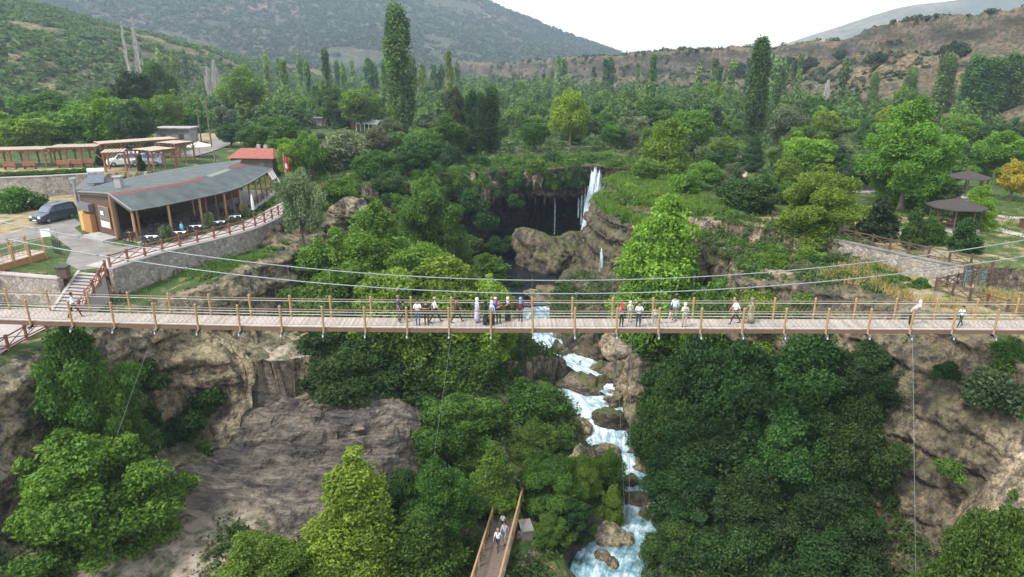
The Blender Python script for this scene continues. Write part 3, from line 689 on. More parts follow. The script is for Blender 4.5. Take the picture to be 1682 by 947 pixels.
# ------------------------------------------------------------------ far hills
def hill(name, fn, xs, ys, mat, dens=None):
    X, Y = np.meshgrid(xs, ys); Z = fn(X, Y); i = np.arange(X.size).reshape(X.shape)
    f = np.stack([i[:-1, :-1], i[:-1, 1:], i[1:, 1:], i[1:, :-1]], -1).reshape(-1, 4)
    keep = (Z.reshape(-1)[f] > -2.5).any(1)
    return tag(mesh_np(name, np.stack([X, Y, Z], -1).reshape(-1, 3), f[keep], mat, smooth=True), kind='structure')
def hill_mat(name, rockc, grassc, scrubc, S, red=None, sl0=.8, sl1=.6, scr=(.5, .6)):
    m, t, b = newmat(name); L = t.links.new; geo = N(t, 'ShaderNodeNewGeometry'); pos = geo.outputs['Position']
    nz_ = N(t, 'ShaderNodeSeparateXYZ'); L(geo.outputs['Normal'], nz_.inputs[0])
    n1 = noise(t, pos, .08 * S, 8, .65); n2 = noise(t, pos, .35 * S, 8, .65); n3 = noise(t, pos, .02 * S, 4)
    g = mixc(t, maprange(t, n1, .35, .65), grassc, tuple(q * .62 for q in grassc))
    if red: g = mixc(t, maprange(t, n3, .5, .62), g, red)
    r = mixc(t, maprange(t, noise(t, pos, .25 * S, 8, .7, (1, 1, 3.2)), .35, .65), tuple(q * .38 for q in rockc), rockc)
    if red: r = mixc(t, mth(t, 'MULTIPLY', maprange(t, n3, .42, .56), .35), r, tuple(q * .9 for q in red))
    big = maprange(t, noise(t, pos, .022 * S, 6, .6, (1, 1, 5)), .40, .60)
    r = mixc(t, 1.0, r, mixc(t, big, (.42, .42, .46), (1.35, 1.28, 1.2)), 'MULTIPLY'); g = mixc(t, 1.0, g, mixc(t, maprange(t, noise(t, pos, .03 * S, 5, .6), .4, .6), (.7, .75, .7), (1.3, 1.25, 1.15)), 'MULTIPLY')
    sl = maprange(t, mth(t, 'ADD', nz_.outputs[2], mth(t, 'MULTIPLY', mth(t, 'SUBTRACT', n1, .5), .4)), sl0, sl1)
    c = mixc(t, sl, g, r); sc = maprange(t, n2, *scr); c = mixc(t, mth(t, 'MULTIPLY', sc, .85), c, scrubc)
    L(c, b.inputs['Base Color']); b.inputs['Roughness'].default_value = .95; b.inputs['Specular IOR Level'].default_value = .1
    bp = N(t, 'ShaderNodeBump', Strength=1.0, Distance=1.6 / S); L(mth(t, 'ADD', n2, n1), bp.inputs['Height']); L(bp.outputs[0], b.inputs['Normal'])
    return m
ESC = [(-25, 640), (20, 540), (46, 455), (85, 380), (125, 325), (150, 270), (178, 225), (215, 165), (262, 90)]
ESC_H = [14, 17, 19.5, 20.5, 24, 30, 35, 44, 52]
def escarp(x, y):
    d, par = seg_dist(x, y, ESC); i = np.clip(par.astype(int), 0, len(ESC) - 2); f = par - i; Hh = np.array(ESC_H)[i] * (1 - f) + np.array(ESC_H)[i + 1] * f
    ax, ay = np.array(ESC)[i].T if np.ndim(i) == 1 else (np.array(ESC)[i][..., 0], np.array(ESC)[i][..., 1])
    bx, by = np.array(ESC)[i + 1][..., 0], np.array(ESC)[i + 1][..., 1]
    side = (bx - ax) * (y - ay) - (by - ay) * (x - ax)      # >0 : plateau side (right, up)
    s = np.where(side > 0, -d, d)
    s = s + 9 * fbm(x * .022, y * .022, 0, 4, 91) + 3 * fbm(x * .1, y * .1, 0, 3, 92)
    Wd = 22 + 62 * sstep(60, 150, x)
    t = np.clip(s / Wd, 0, 1)
    cl = .42 - .1 * sstep(60, 160, x)
    prof = 1 - (1 - cl) * 0 - np.where(s > 0, cl * sstep(0, 4.5, s) + (1 - cl) * np.minimum(t * 1.0, 1) ** .8, 0)
    h = Hh * np.clip(prof, 0, 1)
    q = h / 4.2 + .5 * fbm(x * .03, y * .03, 0, 3, 95); st_ = (np.floor(q) + sstep(.25, .8, q - np.floor(q)) - .5 * fbm(x * .03, y * .03, 0, 3, 95)) * 4.2
    h = h * .45 + st_ * .55
    h = h + (3.4 * fbm(x * .035, y * .035, 0, 5, 93, .6) + 2.2 * np.maximum(fbm(x * .016, y * .016, 0, 3, 98), 0)) * sstep(1, 5, h) + 1.5 * fbm(x * .25, y * .25, 0, 3, 94) * sstep(2, 6, h)
    back = sstep(0, 60, -s); h = h + back * 3 * fbm(x * .01, y * .01, 0, 3, 96)
    return np.where(s > Wd * 1.02, -3, h - .4)
hill('plateau_hill', escarp, np.arange(-60, 420, 1.7), np.arange(90, 760, 1.9),
     hill_mat('plateau_rock', (.14, .115, .105), (.17, .14, .095), (.04, .055, .03), 2.2, (.19, .125, .085), .80, .62, (.46, .56)))
def mount(x, y):
    cz = np.interp(x, [-1500, -700, -420, -250, -66, 60, 190, 260, 330], [250, 240, 225, 195, 142, 92, 44, 16, -6])
    foot = np.interp(x, [-1500, -500, -200, 0, 200, 330], [560, 640, 720, 850, 1080, 1300])
    t = np.clip((y - foot) / (1500 - foot), 0, 1); h = cz * (t ** 1.15) * np.where(y > 1500, np.clip(1 - (y - 1500) / 760, 0, 1), 1)
    r = fbm(x * .0035, y * .0035, 0, 5, 101, .55); rg = 1 - np.abs(fbm(x * .006, y * .004, 0, 4, 103)) * 2
    h = h * (1 + .16 * r * np.where(t < .95, 1, .3)) + 16 * rg * t * (1 - t) * 3 * .6 + 2.5 * fbm(x * .03, y * .03, 0, 4, 104) * sstep(0, .1, t)
    return np.where(t <= 0, -3, h)
hill('mountain', mount, np.arange(-1500, 340, 8.), np.arange(540, 2280, 9.),
     hill_mat('mountain_slope', (.17, .125, .115), (.145, .125, .085), (.035, .06, .035), .45, (.20, .125, .105), .80, .62, (.42, .53)))
def lefthill(x, y):
    c = np.interp(x, [-500, -300, -235, -190, -150, -112], [95, 58, 38, 26, 9, -3])
    h = c * sstep(165, 290, y) * (1 - .5 * sstep(380, 620, y))
    q = h / 3.4; h = (np.floor(q) + sstep(.3, .9, q - np.floor(q))) * 3.4 * .6 + h * .4
    return h + 2.2 * fbm(x * .03, y * .03, 0, 5, 111) - .5
hill('terraced_hillside', lefthill, np.arange(-500, -105, 2.2), np.arange(150, 640, 2.6),
     hill_mat('terrace_soil', (.21, .17, .13), (.19, .165, .10), (.045, .075, .028), 1.6, (.30, .21, .13), .93, .8, (.42, .54)))
def farhill(x, y):
    px_ = 841 + x / y * F * .95
    c = np.interp(x, [450, 740, 1040, 1330, 1750], [-10, 60, 152, 190, 150])
    return c * sstep(1450, 1900, y) * (1 - .5 * sstep(1950, 2300, y)) + 9 * fbm(x * .003, y * .003, 0, 4, 121)
hill('distant_hill', farhill, np.arange(420, 1750, 18.), np.arange(1430, 2350, 20.),
     hill_mat('distant_slope', (.25, .2, .16), (.24, .21, .14), (.08, .10, .06), .12))

# ------------------------------------------------------------------ air
mz, tz, bz = newmat('air'); tz.nodes.remove(bz); pv = N(tz, 'ShaderNodeVolumePrincipled'); pv.inputs['Color'].default_value = (.66, .82, 1, 1)
pv.inputs['Density'].default_value = .00034; pv.inputs['Anisotropy'].default_value = .3
tz.links.new(pv.outputs[0], tz.nodes['Material Output'].inputs['Volume'])
hb = MB(); hb.box((0, 1040, 132), (4300, 2700, 318)); hz = hb.build('haze', mz); tag(hz, kind='stuff')

# ------------------------------------------------------------------ vegetation
def leaf_cloud(P, Nrm, size, tint, r):
    """diamond leaves at points P facing Nrm"""
    n = len(P); a = np.cross(Nrm, r.normal(size=(n, 3))); a /= np.linalg.norm(a, axis=1)[:, None] + 1e-9; b = np.cross(Nrm, a)
    s = size[:, None]; a = a * s; b = b * s * .5; bend = Nrm * s * .18
    V = np.stack([P - a, P - b + bend, P + a, P + b + bend], 1).reshape(-1, 3)
    f = np.arange(4 * n).reshape(n, 4); return V, f, tint
def crown_pts(seed, kind, n, nclump, leaf):
    """crown in a unit frame: height 1 from z=0, radius 1"""
    r = np.random.default_rng(seed); C = []; Rr = []
    k = 0
    while len(C) < nclump:
        k += 1
        th = r.uniform(0, 2 * math.pi); t = r.uniform(0, 1)
        if kind == 'round': e = math.sin(math.pi * (.10 + .86 * t) ** .85) ** .6; lo, hi_ = .30, 1
        elif kind == 'full': e = (1 - t ** 2.4) ** .5 * (.82 + .18 * min(t * 3, 1)); lo, hi_ = 0, 1
        elif kind == 'cone': e = (1 - t) ** .72 * 1.0 * min(1, .6 + t * 4); lo, hi_ = .10, 1
        elif kind == 'column': e = (math.sin(math.pi * min(1, .10 + .84 * t)) ** .5) * (1 - .25 * t); lo, hi_ = .06, 1
        elif kind == 'bush': e = (1 - t ** 2) ** .5; lo, hi_ = -.12, 1
        if kind != 'column' and r.uniform() > e * .9 + .1: continue
        rad = e * (r.uniform(.0, 1) ** .5) * .86
        wob = 1 + .22 * math.sin(3 * th + seed) * (1 if kind in ('round', 'full', 'bush') else .4)
        z = lo + (hi_ - lo) * t * .95
        C.append((rad * math.cos(th) * wob, rad * math.sin(th) * wob, z)); Rr.append(r.uniform(.55, 1.25))
    C = np.array(C); Rr = np.array(Rr)
    if kind != 'column':      # stray shoots that break the outline
        m = max(4, nclump // 3); i = r.integers(0, len(C), m); d = C[i] - np.array([0, 0, .45]); d /= np.linalg.norm(d, axis=1)[:, None] + 1e-6
        C = np.concatenate([C, C[i] + d * r.uniform(.06, .22, m)[:, None] + np.column_stack([np.zeros((m, 2)), r.uniform(0, .07, m)])]); Rr = np.concatenate([Rr, r.uniform(.28, .5, m)])
    return C, Rr, r
def crown_mesh(name, seed, kind, n, nclump, leaf, Rm, Hm, cr, droop=0.0, hfac=.8):
    """metric crown: height Hm, radius Rm, clump radius cr"""
    C, q, r = crown_pts(seed, kind, n, nclump, leaf); C = C * np.array([Rm - cr * .5, Rm - cr * .5, Hm - cr * .7]); cr_ = q * cr
    w = cr_ ** 1.9; w /= w.sum(); ci = r.choice(len(C), n, p=w)
    d = r.normal(size=(n, 3)); d[:, 2] = d[:, 2] * .9 + .25; d /= np.linalg.norm(d, axis=1)[:, None]
    lump = 1 + .35 * vnoise(d[:, 0] * 2.2 + ci * 3.1, d[:, 1] * 2.2, d[:, 2] * 2.2, seed)
    rad = cr_[ci] * lump * r.uniform(.35, 1.12, n) ** .6
    P = C[ci] + d * rad[:, None] * np.array([1, 1, hfac]); P[:, 2] -= droop * rad * r.uniform(0, 1, n)
    P[:, 2] = np.maximum(P[:, 2], -.3)
    nr = d * .55 + r.normal(size=(n, 3)) * .75 + np.array([0, 0, .25]); nr /= np.linalg.norm(nr, axis=1)[:, None]
    tint = np.clip(.5 + .36 * (r.uniform(-1, 1, len(C)))[ci] + .2 * r.normal(size=n), 0, 1)
    V, f, tt = leaf_cloud(P, nr, leaf * r.uniform(.6, 1.35, n), tint, r)
    me = mesh_np(name, V, f, M['leaf'], attrs={'tint': ('FACE', tt)})
    return me, C, cr_
def trunk_mb(H, r0, C=None, k=9, seed=0, bend=.03):
    m = MB(); rr = random.Random(seed); top = H * .82
    pts = []; 
    for i in range(7):
        t = i / 6; pts.append(Vector((bend * H * math.sin(t * 2.2 + seed) * t, bend * H * math.cos(t * 1.7 + seed) * t, top * t)))
    m.tube([Vector((0, 0, -1.2))] + pts, [r0 * 1.5, r0 * 1.3] + [r0 * (1 - .82 * (i / 6)) for i in range(1, 7)], 8)
    if C is not None:
        idx_ = rr.sample(range(len(C)), min(k, len(C)))
        for i in idx_:
            c = Vector(C[i]); t = max(.25, min(.9, (c.z / top) * .62)); j = t * 6; a = pts[int(j)].lerp(pts[min(6, int(j) + 1)], j - int(j))
            mid = a.lerp(c, .5) + Vector((0, 0, (c - a).length * .12)); m.tube([a, mid, c], [r0 * .42, r0 * .26, r0 * .07], 6)
    return m
PROTO = {}
def make_proto(key, kind, R_, H_, n, nclump, leaf, cr, base=0.0, seed=1, bark='bark', tr=.03, name='tree', k=9, **kw):
    """a tree: Empty > trunk, crown; the crown begins at base"""
    root = bpy.data.objects.new(name, None); col.objects.link(root)
    cr_o, C, q = crown_mesh('crown', seed, kind, n, nclump, leaf, R_, H_ - base, cr, **kw)
    C2 = C + np.array([0, 0, base]); cr_o.location = (0, 0, base); cr_o.parent = root
    if k: t = trunk_mb(H_, H_ * tr, C2, k, seed).build('trunk', M[bark], root, smooth=True)
    PROTO[key] = dict(root=root, kids=list(root.children), R=R_, H=H_, kind=kind, used=False)
# near, mid and far versions
for s in range(3):
    make_proto(f'full_n{s}', 'full', 4.6, 10, 80000, 78, .12, 1.1, .6, 11 + s, name='broadleaf_tree')
    make_proto(f'full_m{s}', 'full', 4.6, 10, 32000, 70, .185, 1.3, .6, 21 + s, name='broadleaf_tree')
    make_proto(f'round_m{s}', 'round', 4.4, 10, 24000, 60, .20, 1.3, .8, 31 + s, name='broadleaf_tree')
    make_proto(f'round_f{s}', 'round', 4.6, 8, 5200, 34, .38, 1.35, .3, 41 + s, k=3, name='broadleaf_tree')
    make_proto(f'bush_m{s}', 'bush', 2.2, 2.6, 5500, 22, .145, .75, 0, 51 + s, k=0, name='shrub')
for s in range(2):
    make_proto(f'cone_n{s}', 'cone', 3.1, 10, 60000, 85, .10, .9, .4, 61 + s, name='broadleaf_tree')
    make_proto(f'cone_m{s}', 'cone', 3.6, 10, 60000, 90, .115, 1.0, .4, 71 + s, name='broadleaf_tree')
    make_proto(f'poplar{s}', 'column', 1.7, 14, 22000, 120, .17, .7, .8, 81 + s, name='poplar_tree', tr=.014, k=6, hfac=1.7)
    make_proto(f'poplar_f{s}', 'column', 1.5, 14, 1500, 30, .55, .75, 1.0, 85 + s, name='poplar_tree', tr=.012, k=2, hfac=1.6)
make_proto('conifer', 'cone', 2.0, 6, 14000, 60, .13, .55, .25, 91, name='conifer_tree')
make_proto('olive', 'round', 3.6, 6, 16000, 40, .13, 1.0, 0, 95, name='olive_tree', tr=.035)
make_proto('willow', 'full', 4.4, 8, 16000, 46, .2, 1.3, 0, 97, name='willow_tree', droop=.5)
make_proto('ball', 'bush', 1.0, 1.1, 5000, 20, .07, .32, 0, 99, k=0, name='ball_shrub')
make_proto('tuft', 'bush', 1.2, 1.0, 700, 8, .16, .4, 0, 98, k=0, name='shrub')
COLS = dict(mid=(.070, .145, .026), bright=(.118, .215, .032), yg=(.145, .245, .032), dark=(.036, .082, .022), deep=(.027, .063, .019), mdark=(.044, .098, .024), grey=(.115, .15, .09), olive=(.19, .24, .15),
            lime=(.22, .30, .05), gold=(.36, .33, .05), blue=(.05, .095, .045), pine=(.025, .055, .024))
placed = []
def plant(key, x, y, z, Rr, Hh, colr, label, cat='tree', group=None, rz=None, jit=.16):
    p = PROTO[key]; q = Hh / p['H']; sx = Rr / p['R']
    if not p['used']:
        p['used'] = True; root = p['root']; kids = p['kids']
    else:
        root = p['root'].copy(); col.objects.link(root); kids = []
        for k in p['kids']:
            c = k.copy(); col.objects.link(c); c.parent = root; kids.append(c)
    root.location = (x, y, z); root.rotation_euler = (0, 0, random.uniform(0, 6.28) if rz is None else rz); root.scale = (sx, sx, q)
    root['label'] = label; root['category'] = cat
    if group: root['group'] = group
    elif 'group' in root: del root['group']
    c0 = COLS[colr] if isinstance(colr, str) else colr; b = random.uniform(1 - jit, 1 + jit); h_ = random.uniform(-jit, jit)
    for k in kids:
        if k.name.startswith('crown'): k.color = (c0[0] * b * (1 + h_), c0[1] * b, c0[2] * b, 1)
    placed.append((x, y, Rr)); return root
def tree_px(px, top, Y, wpx, key, colr, label, base=None, cat='tree', group=None, x_at=None, sink=.3, **kw):
    """tree whose top stands at photo pixel (px, top) at distance Y and whose crown is wpx pixels wide"""
    p = atY(px, top, Y); b = gz(p.x, Y) if base is None else base
    zc = (p.z + b) / 2; m_ = F / depth(Y, p.z * .6 + b * .4); r_ = wpx / 2 / m_ * {'cone': 1.45, 'column': 1.1}.get(PROTO[key]['kind'], 1.06)
    asp = {'full': 1.55, 'round': 1.45, 'cone': 2.1, 'bush': 1.0}.get(PROTO[key]['kind'], 1.0)
    b = min(b, p.z - asp * r_)
    return plant(key, p.x, Y, b - sink, r_, p.z - b + sink, colr, label, cat, group, **kw)
T = tree_px
# ---- gorge, near
T(118, 702, 38, 296, 'full_n0', 'bright', 'large bright green tree filling the bottom left corner of the gorge')
T(572, 748, 38.5, 150, 'cone_n0', 'yg', 'pointed yellow-green tree in front of the layered rock at the bottom edge')
T(425, 878, 35.5, 190, 'full_n1', 'bright', 'bright green treetop rising from the bottom edge below the sandy bank')
T(690, 828, 38, 130, 'cone_n1', 'mid', 'grey-green pointed tree between the yellow-green tree and the boardwalk')
T(715, 756, 41, 150, 'full_n2', 'mid', 'mid green tree overhanging the left side of the boardwalk')
T(655, 770, 42.5, 120, 'full_n1', 'dark', 'dark leafy tree at the right foot of the layered rock')
T(812, 735, 45.5, 84, 'cone_n0', 'bright', 'slim bright tree above the upper end of the boardwalk')
T(862, 628, 58, 200, 'full_n2', 'mid', 'leafy tree leaning over the left bank of the rapids')
T(905, 640, 60, 120, 'full_m1', 'mid', 'tree on the left bank whose leaves hang beside the mossy boulder')
T(745, 640, 52, 190, 'full_n0', 'mid', 'green tree under the bridge above the boardwalk bend')
T(640, 585, 56, 200, 'full_m0', 'dark', 'dark green tree under the bridge right of the rock mound')
T(740, 545, 60, 210, 'full_n1', 'mid', 'broad tree directly under the group of walkers in black')
T(520, 535, 57.5, 210, 'full_n1', 'dark', 'dark tree under the bridge at the end of the tan cliff')
T(605, 548, 57, 180, 'full_m2', 'dark', 'dark green tree under the bridge beside the tree at the cliff end')
T(800, 545, 64, 130, 'full_m0', 'mid', 'tree between the bridge and the left channel of the river')
T(615, 338, 67, 210, 'full_n2', 'bright', 'tall bright green tree whose top stands left of the wide round gorge tree')
T(520, 395, 69, 150, 'full_m1', 'bright', 'light green tree below the tan rock knob')
T(530, 455, 62, 170, 'full_m0', 'mid', 'green tree crossed by both cables just right of the olive tree')
T(700, 275, 82, 132, 'full_n0', 'mid', 'wide round tree in front of the left cave wall')
T(800, 410, 76, 92, 'cone_m1', 'mid', 'pointed tree in front of the dark plunge pool')
T(720, 418, 64, 180, 'full_m2', 'yg', 'yellow-green tree just above the walkers left of the river')
T(805, 455, 63, 110, 'full_m1', 'yg', 'low yellow-green tree above the middle of the bridge railing')
T(640, 430, 60, 160, 'full_m0', 'bright', 'bright tree above the handrail under the tall gorge tree')
T(905, 746, 46.5, 110, 'full_n1', 'mid', 'leafy bushy tree on the left of the mid-river rock')
T(935, 815, 44.5, 90, 'full_n0', 'dark', 'small dark tree at the foot of the mid-river rock')
T(1003, 738, 49.5, 60, 'full_m2', 'mid', 'small leafy tree growing above the mid-river rock')
T(1008, 795, 47, 46, 'full_m0', 'bright', 'little bright green tree on the right of the mid-river rock')
T(112, 532, 43.2, 190, 'full_n2', 'mid', 'dense green tree below the pale plaza')
T(165, 600, 42.5, 110, 'full_n0', 'mid', 'leafy tree growing out of the left cliff above the corner tree')
T(30, 640, 42, 160, 'full_n1', 'deep', 'very dark tree at the left edge below the overhanging rock')
T(60, 610, 46, 110, 'full_m1', 'deep', 'deep green tree behind the very dark tree at the left edge')
T(905, 842, 43, 76, 'full_n2', 'mid', 'leafy small tree at the bottom right of the boardwalk')
T(960, 742, 48.5, 70, 'full_n1', 'bright', 'bright small tree on top of the mid-river rock')
T(880, 690, 52, 110, 'full_n2', 'mid', 'tree on the left bank below the widest rapids')
T(570, 575, 54, 150, 'full_m1', 'dark', 'dark tree just above the right end of the layered rock')
T(470, 560, 58, 90, 'full_m2', 'dark', 'small dark tree at the gully where the tan cliff ends')
# ---- right bank mass, leaves dark green by species
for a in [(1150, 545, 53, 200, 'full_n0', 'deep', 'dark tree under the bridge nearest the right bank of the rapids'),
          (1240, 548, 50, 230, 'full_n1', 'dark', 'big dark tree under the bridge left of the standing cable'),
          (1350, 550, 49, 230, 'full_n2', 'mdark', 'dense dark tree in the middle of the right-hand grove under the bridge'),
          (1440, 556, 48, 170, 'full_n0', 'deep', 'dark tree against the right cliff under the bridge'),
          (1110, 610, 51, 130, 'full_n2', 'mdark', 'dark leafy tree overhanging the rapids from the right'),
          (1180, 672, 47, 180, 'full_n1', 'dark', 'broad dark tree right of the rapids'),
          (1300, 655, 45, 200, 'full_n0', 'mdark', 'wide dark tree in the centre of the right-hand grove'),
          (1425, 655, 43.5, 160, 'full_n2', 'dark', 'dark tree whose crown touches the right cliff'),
          (1140, 745, 45.5, 150, 'full_n1', 'deep', 'deep green tree above the bottom of the rapids on the right'),
          (1250, 780, 41.5, 190, 'full_n2', 'deep', 'large deep green tree low in the right-hand grove'),
          (1380, 790, 40, 180, 'full_n1', 'deep', 'large deep green tree low beside the vertical cable'),
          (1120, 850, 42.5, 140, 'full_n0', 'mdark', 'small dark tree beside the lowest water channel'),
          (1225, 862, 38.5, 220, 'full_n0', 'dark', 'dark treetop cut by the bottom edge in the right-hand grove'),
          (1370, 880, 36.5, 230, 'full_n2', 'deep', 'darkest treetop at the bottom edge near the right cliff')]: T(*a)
T(1650, 808, 30.5, 200, 'full_n1', 'mid', 'green treetop in the bottom right corner')
T(1275, 405, 61, 62, 'cone_n1', 'yg', 'slim pointed yellow-green tree standing above the bridge right of the conical tree')
T(1250, 465, 58, 120, 'full_m0', 'yg', 'low yellow-green tree around the foot of the slim pointed tree')
T(1185, 455, 60, 130, 'full_m2', 'mid', 'green tree behind the far railing under the conical tree')
T(1345, 428, 62, 130, 'full_m1', 'mid', 'green tree between the slim pointed tree and the dry grass')
T(1395, 455, 58, 60, 'cone_n0', 'bright', 'small bright tree above the far railing beside the dry grass')
T(1330, 470, 56.5, 110, 'full_m0', 'mid', 'low green tree right behind the far railing')
T(1103, 298, 67.5, 150, 'cone_m0', 'yg', 'big conical yellow-green tree right of the dark cliff corner')
T(1235, 286, 78, 112, 'round_m0', 'dark', 'round dark green tree behind the big conical tree')
T(1360, 270, 68, 148, 'full_n1', 'yg', 'spreading bright yellow-green tree in the middle of the park')
T(1330, 350, 69, 120, 'full_m2', 'mid', 'low green tree under the spreading yellow-green tree')
T(1512, 165, 80, 168, 'full_n2', 'bright', 'tallest broad tree of the park right of centre')
T(1455, 315, 64.5, 56, 'conifer', 'pine', 'dark pointed conifer left of the pavilion', cat='conifer')
T(1511, 335, 61, 38, 'conifer', 'dark', 'small narrow conifer between two larger park trees', cat='conifer')
T(1594, 352, 60, 46, 'conifer', (.04, .09, .025), 'rounded green conifer in front of the pavilion', cat='conifer')
T(1617, 300, 70, 56, 'cone_m1', 'yg', 'thin yellow-tipped tree behind the rounded conifer')
T(1674, 262, 84, 56, 'round_m1', 'gold', 'golden yellow tree at the right edge of the picture')
T(1655, 212, 102, 84, 'round_m2', 'bright', 'round green tree above the golden tree')
T(1100, 188, 104, 96, 'cone_m1', 'yg', 'pointed yellow-green tree behind the waterfall edge')
T(1143, 172, 125, 80, 'round_m0', 'bright', 'green tree behind the pointed yellow-green tree')
T(1075, 158, 170, 80, 'round_m1', 'mid', 'round tree above the willow near the waterfall')
T(1036, 205, 140, 66, 'willow', 'grey', 'silvery willow behind the waterfall', cat='willow')
T(1047, 238, 122, 46, 'willow', 'grey', 'small silvery bush-like willow left of the pointed yellow tree', cat='willow')
T(1188, 240, 100, 70, 'round_m2', 'dark', 'dark tree right of the pointed yellow-green tree')
T(1205, 260, 95, 60, 'cone_m0', 'grey', 'grey-green tree above the round dark tree')
T(1242, 222, 108, 36, 'cone_m1', 'blue', 'narrow dark tree at the foot of the tall right poplar')
T(1330, 218, 100, 90, 'round_m0', 'yg', 'yellow-green tree above the spreading park tree')
T(1418, 262, 92, 70, 'round_m1', 'blue', 'bluish green tree left of the tallest broad park tree')
T(1385, 250, 98, 60, 'round_m2', 'dark', 'dark tree above the first pavilion roof')
T(1435, 190, 150, 60, 'cone_m1', 'mid', 'pointed tree behind the tallest broad park tree')
T(1590, 300, 98, 50, 'round_m0', 'dark', 'dark tree behind the park pavilion')
T(1640, 290, 118, 40, 'round_m1', 'mid', 'small tree before the path on the right')
T(1555, 296, 76, 58, 'round_m1', 'dark', 'dark tree just above the roof of the pavilion with tables')
T(1535, 350, 63, 46, 'cone_m0', 'mid', 'small pointed tree at the left end of the pavilion')
T(1600, 262, 104, 60, 'round_m0', 'mid', 'tree before the small pavilion roof')
T(1290, 300, 84, 70, 'round_m1', 'mid', 'green tree between the round dark tree and the spreading yellow-green tree')
T(1300, 250, 96, 60, 'cone_m1', 'bright', 'light pointed tree above the green tree next to the round dark tree')
T(1062, 262, 97, 50, 'round_m0', 'mid', 'low green tree on the ridge just right of the waterfall')
T(1160, 262, 92, 60, 'round_m2', 'bright', 'light green low tree on the ridge behind the conical tree')
T(1135, 285, 86, 50, 'round_m1', 'mid', 'small green tree on the ridge touching the conical tree top')
# ---- poplars
PP = lambda px, top, Y, w, lb, c='mid', k='poplar0', g=None: T(px, top, Y, w, k, c, lb, cat='poplar', group=g, base=0)
PP(651, 2, 165, 50, 'tallest poplar, standing alone above the valley left of centre', (.085, .155, .04))
PP(1255, 58, 150, 38, 'tall dark poplar standing alone on the right of the valley', (.06, .115, .035), 'poplar1')
PP(775, 146, 128, 30, 'left poplar of the dark clump in the middle distance', 'dark'); PP(790, 150, 127, 24, 'middle poplar of the dark clump in the middle distance', 'dark', 'poplar1'); PP(806, 138, 130, 32, 'right poplar of the dark clump in the middle distance', 'dark')
PP(1562, 85, 205, 34, 'light green poplar left of the right-hand poplar row', (0.102, 0.174, 0.058), 'poplar1'); PP(1612, 88, 190, 46, 'left poplar of the thick row at the right edge', (0.087, 0.16, 0.051)); PP(1642, 92, 188, 44, 'middle poplar of the thick row at the right edge', (0.087, 0.16, 0.051), 'poplar1'); PP(1672, 84, 190, 46, 'right poplar of the thick row at the right edge', (0.087, 0.16, 0.051))
PP(1500, 108, 215, 24, 'slender light poplar before the reddish slope', (0.131, 0.203, 0.072)); PP(1440, 116, 230, 18, 'thin poplar left of the slender light poplar', (0.131, 0.203, 0.072), 'poplar1')
FARP = [(928, 96, 330, 13), (995, 96, 330, 13), (1004, 93, 332, 14), (1176, 95, 290, 16), (1184, 108, 292, 12), (1204, 98, 300, 14), (1278, 92, 260, 16), (1290, 98, 262, 14), (536, 88, 330, 10), (552, 98, 335, 10), (605, 94, 300, 16), (614, 104, 300, 12), (577, 98, 340, 9),
        (694, 103, 300, 11), (712, 106, 320, 12), (724, 104, 322, 12), (678, 90, 280, 10), (843, 120, 420, 8), (880, 118, 430, 8), (893, 120, 400, 10), (866, 132, 430, 8), (900, 126, 380, 10), (258, 70, 300, 14), (282, 82, 320, 8), (300, 80, 330, 9), (740, 110, 330, 9), (640, 100, 330, 10), (1302, 104, 300, 12), (1150, 108, 330, 12), (820, 126, 430, 8)]
for k_ in range(34):
    Y_ = random.uniform(190, 420); px_ = random.choice([random.uniform(480, 1000), random.uniform(1000, 1420), random.uniform(230, 640)]); FARP.append((px_, 473 - F * math.tan(math.atan2(random.uniform(13, 21) - CZ, Y_) + R(PITCH)) , Y_, random.uniform(7, 13) * 300 / Y_))
for px, top, Y, w in FARP: PP(px, top, Y, w, 'slim far poplar standing among the valley trees below the mountain', random.choice([(.10, .18, .055), (.075, .14, .05), (.16, .24, .08)]), random.choice(['poplar_f0', 'poplar_f1']), 'slim far poplars of the valley')
# dead poplars, pale and bare
def bare_poplar(px, top, Y, h, lb, w=1.0):
    p = atY(px, top, Y); b = gz(p.x, Y); root = empty('bare_poplar', (p.x, Y, b), 0, lb, 'dead tree'); Hh = p.z - b; m = MB(); m.tube([(0, 0, -1), (.2, 0, Hh * .5), (0, .1, Hh)], [.35, .2, .03], 6); m.build('trunk', M['bark_pale'], root)
    m = MB(); rr = random.Random(int(px))
    for k in range(150):
        z0 = rr.uniform(.15, .97) * Hh; th = rr.uniform(0, 6.28); L = w * rr.uniform(1.0, 2.2) * (1.1 - z0 / Hh) + .3
        m.tube([(0, 0, z0), (math.cos(th) * L * .5, math.sin(th) * L * .5, z0 + L * 1.1), (math.cos(th) * L * .62, math.sin(th) * L * .62, z0 + L * 2.4)], [.09, .06, .02], 4)
    m.build('branches', M['bark_pale'], root)
bare_poplar(198, 36, 215, 30, 'thin pale leafless poplar at left, the slimmer of two', .8); bare_poplar(216, 27, 213, 30, 'thin pale leafless poplar at left, the taller of two', 1.2)
bare_poplar(350, 100, 260, 20, 'grey leafless tree above the left orchard', 1.5); bare_poplar(340, 112, 262, 20, 'short grey leafless tree beside the left orchard', 1.5); bare_poplar(1360, 135, 215, 15, 'grey leafless tree at the foot of the right slope', .9)
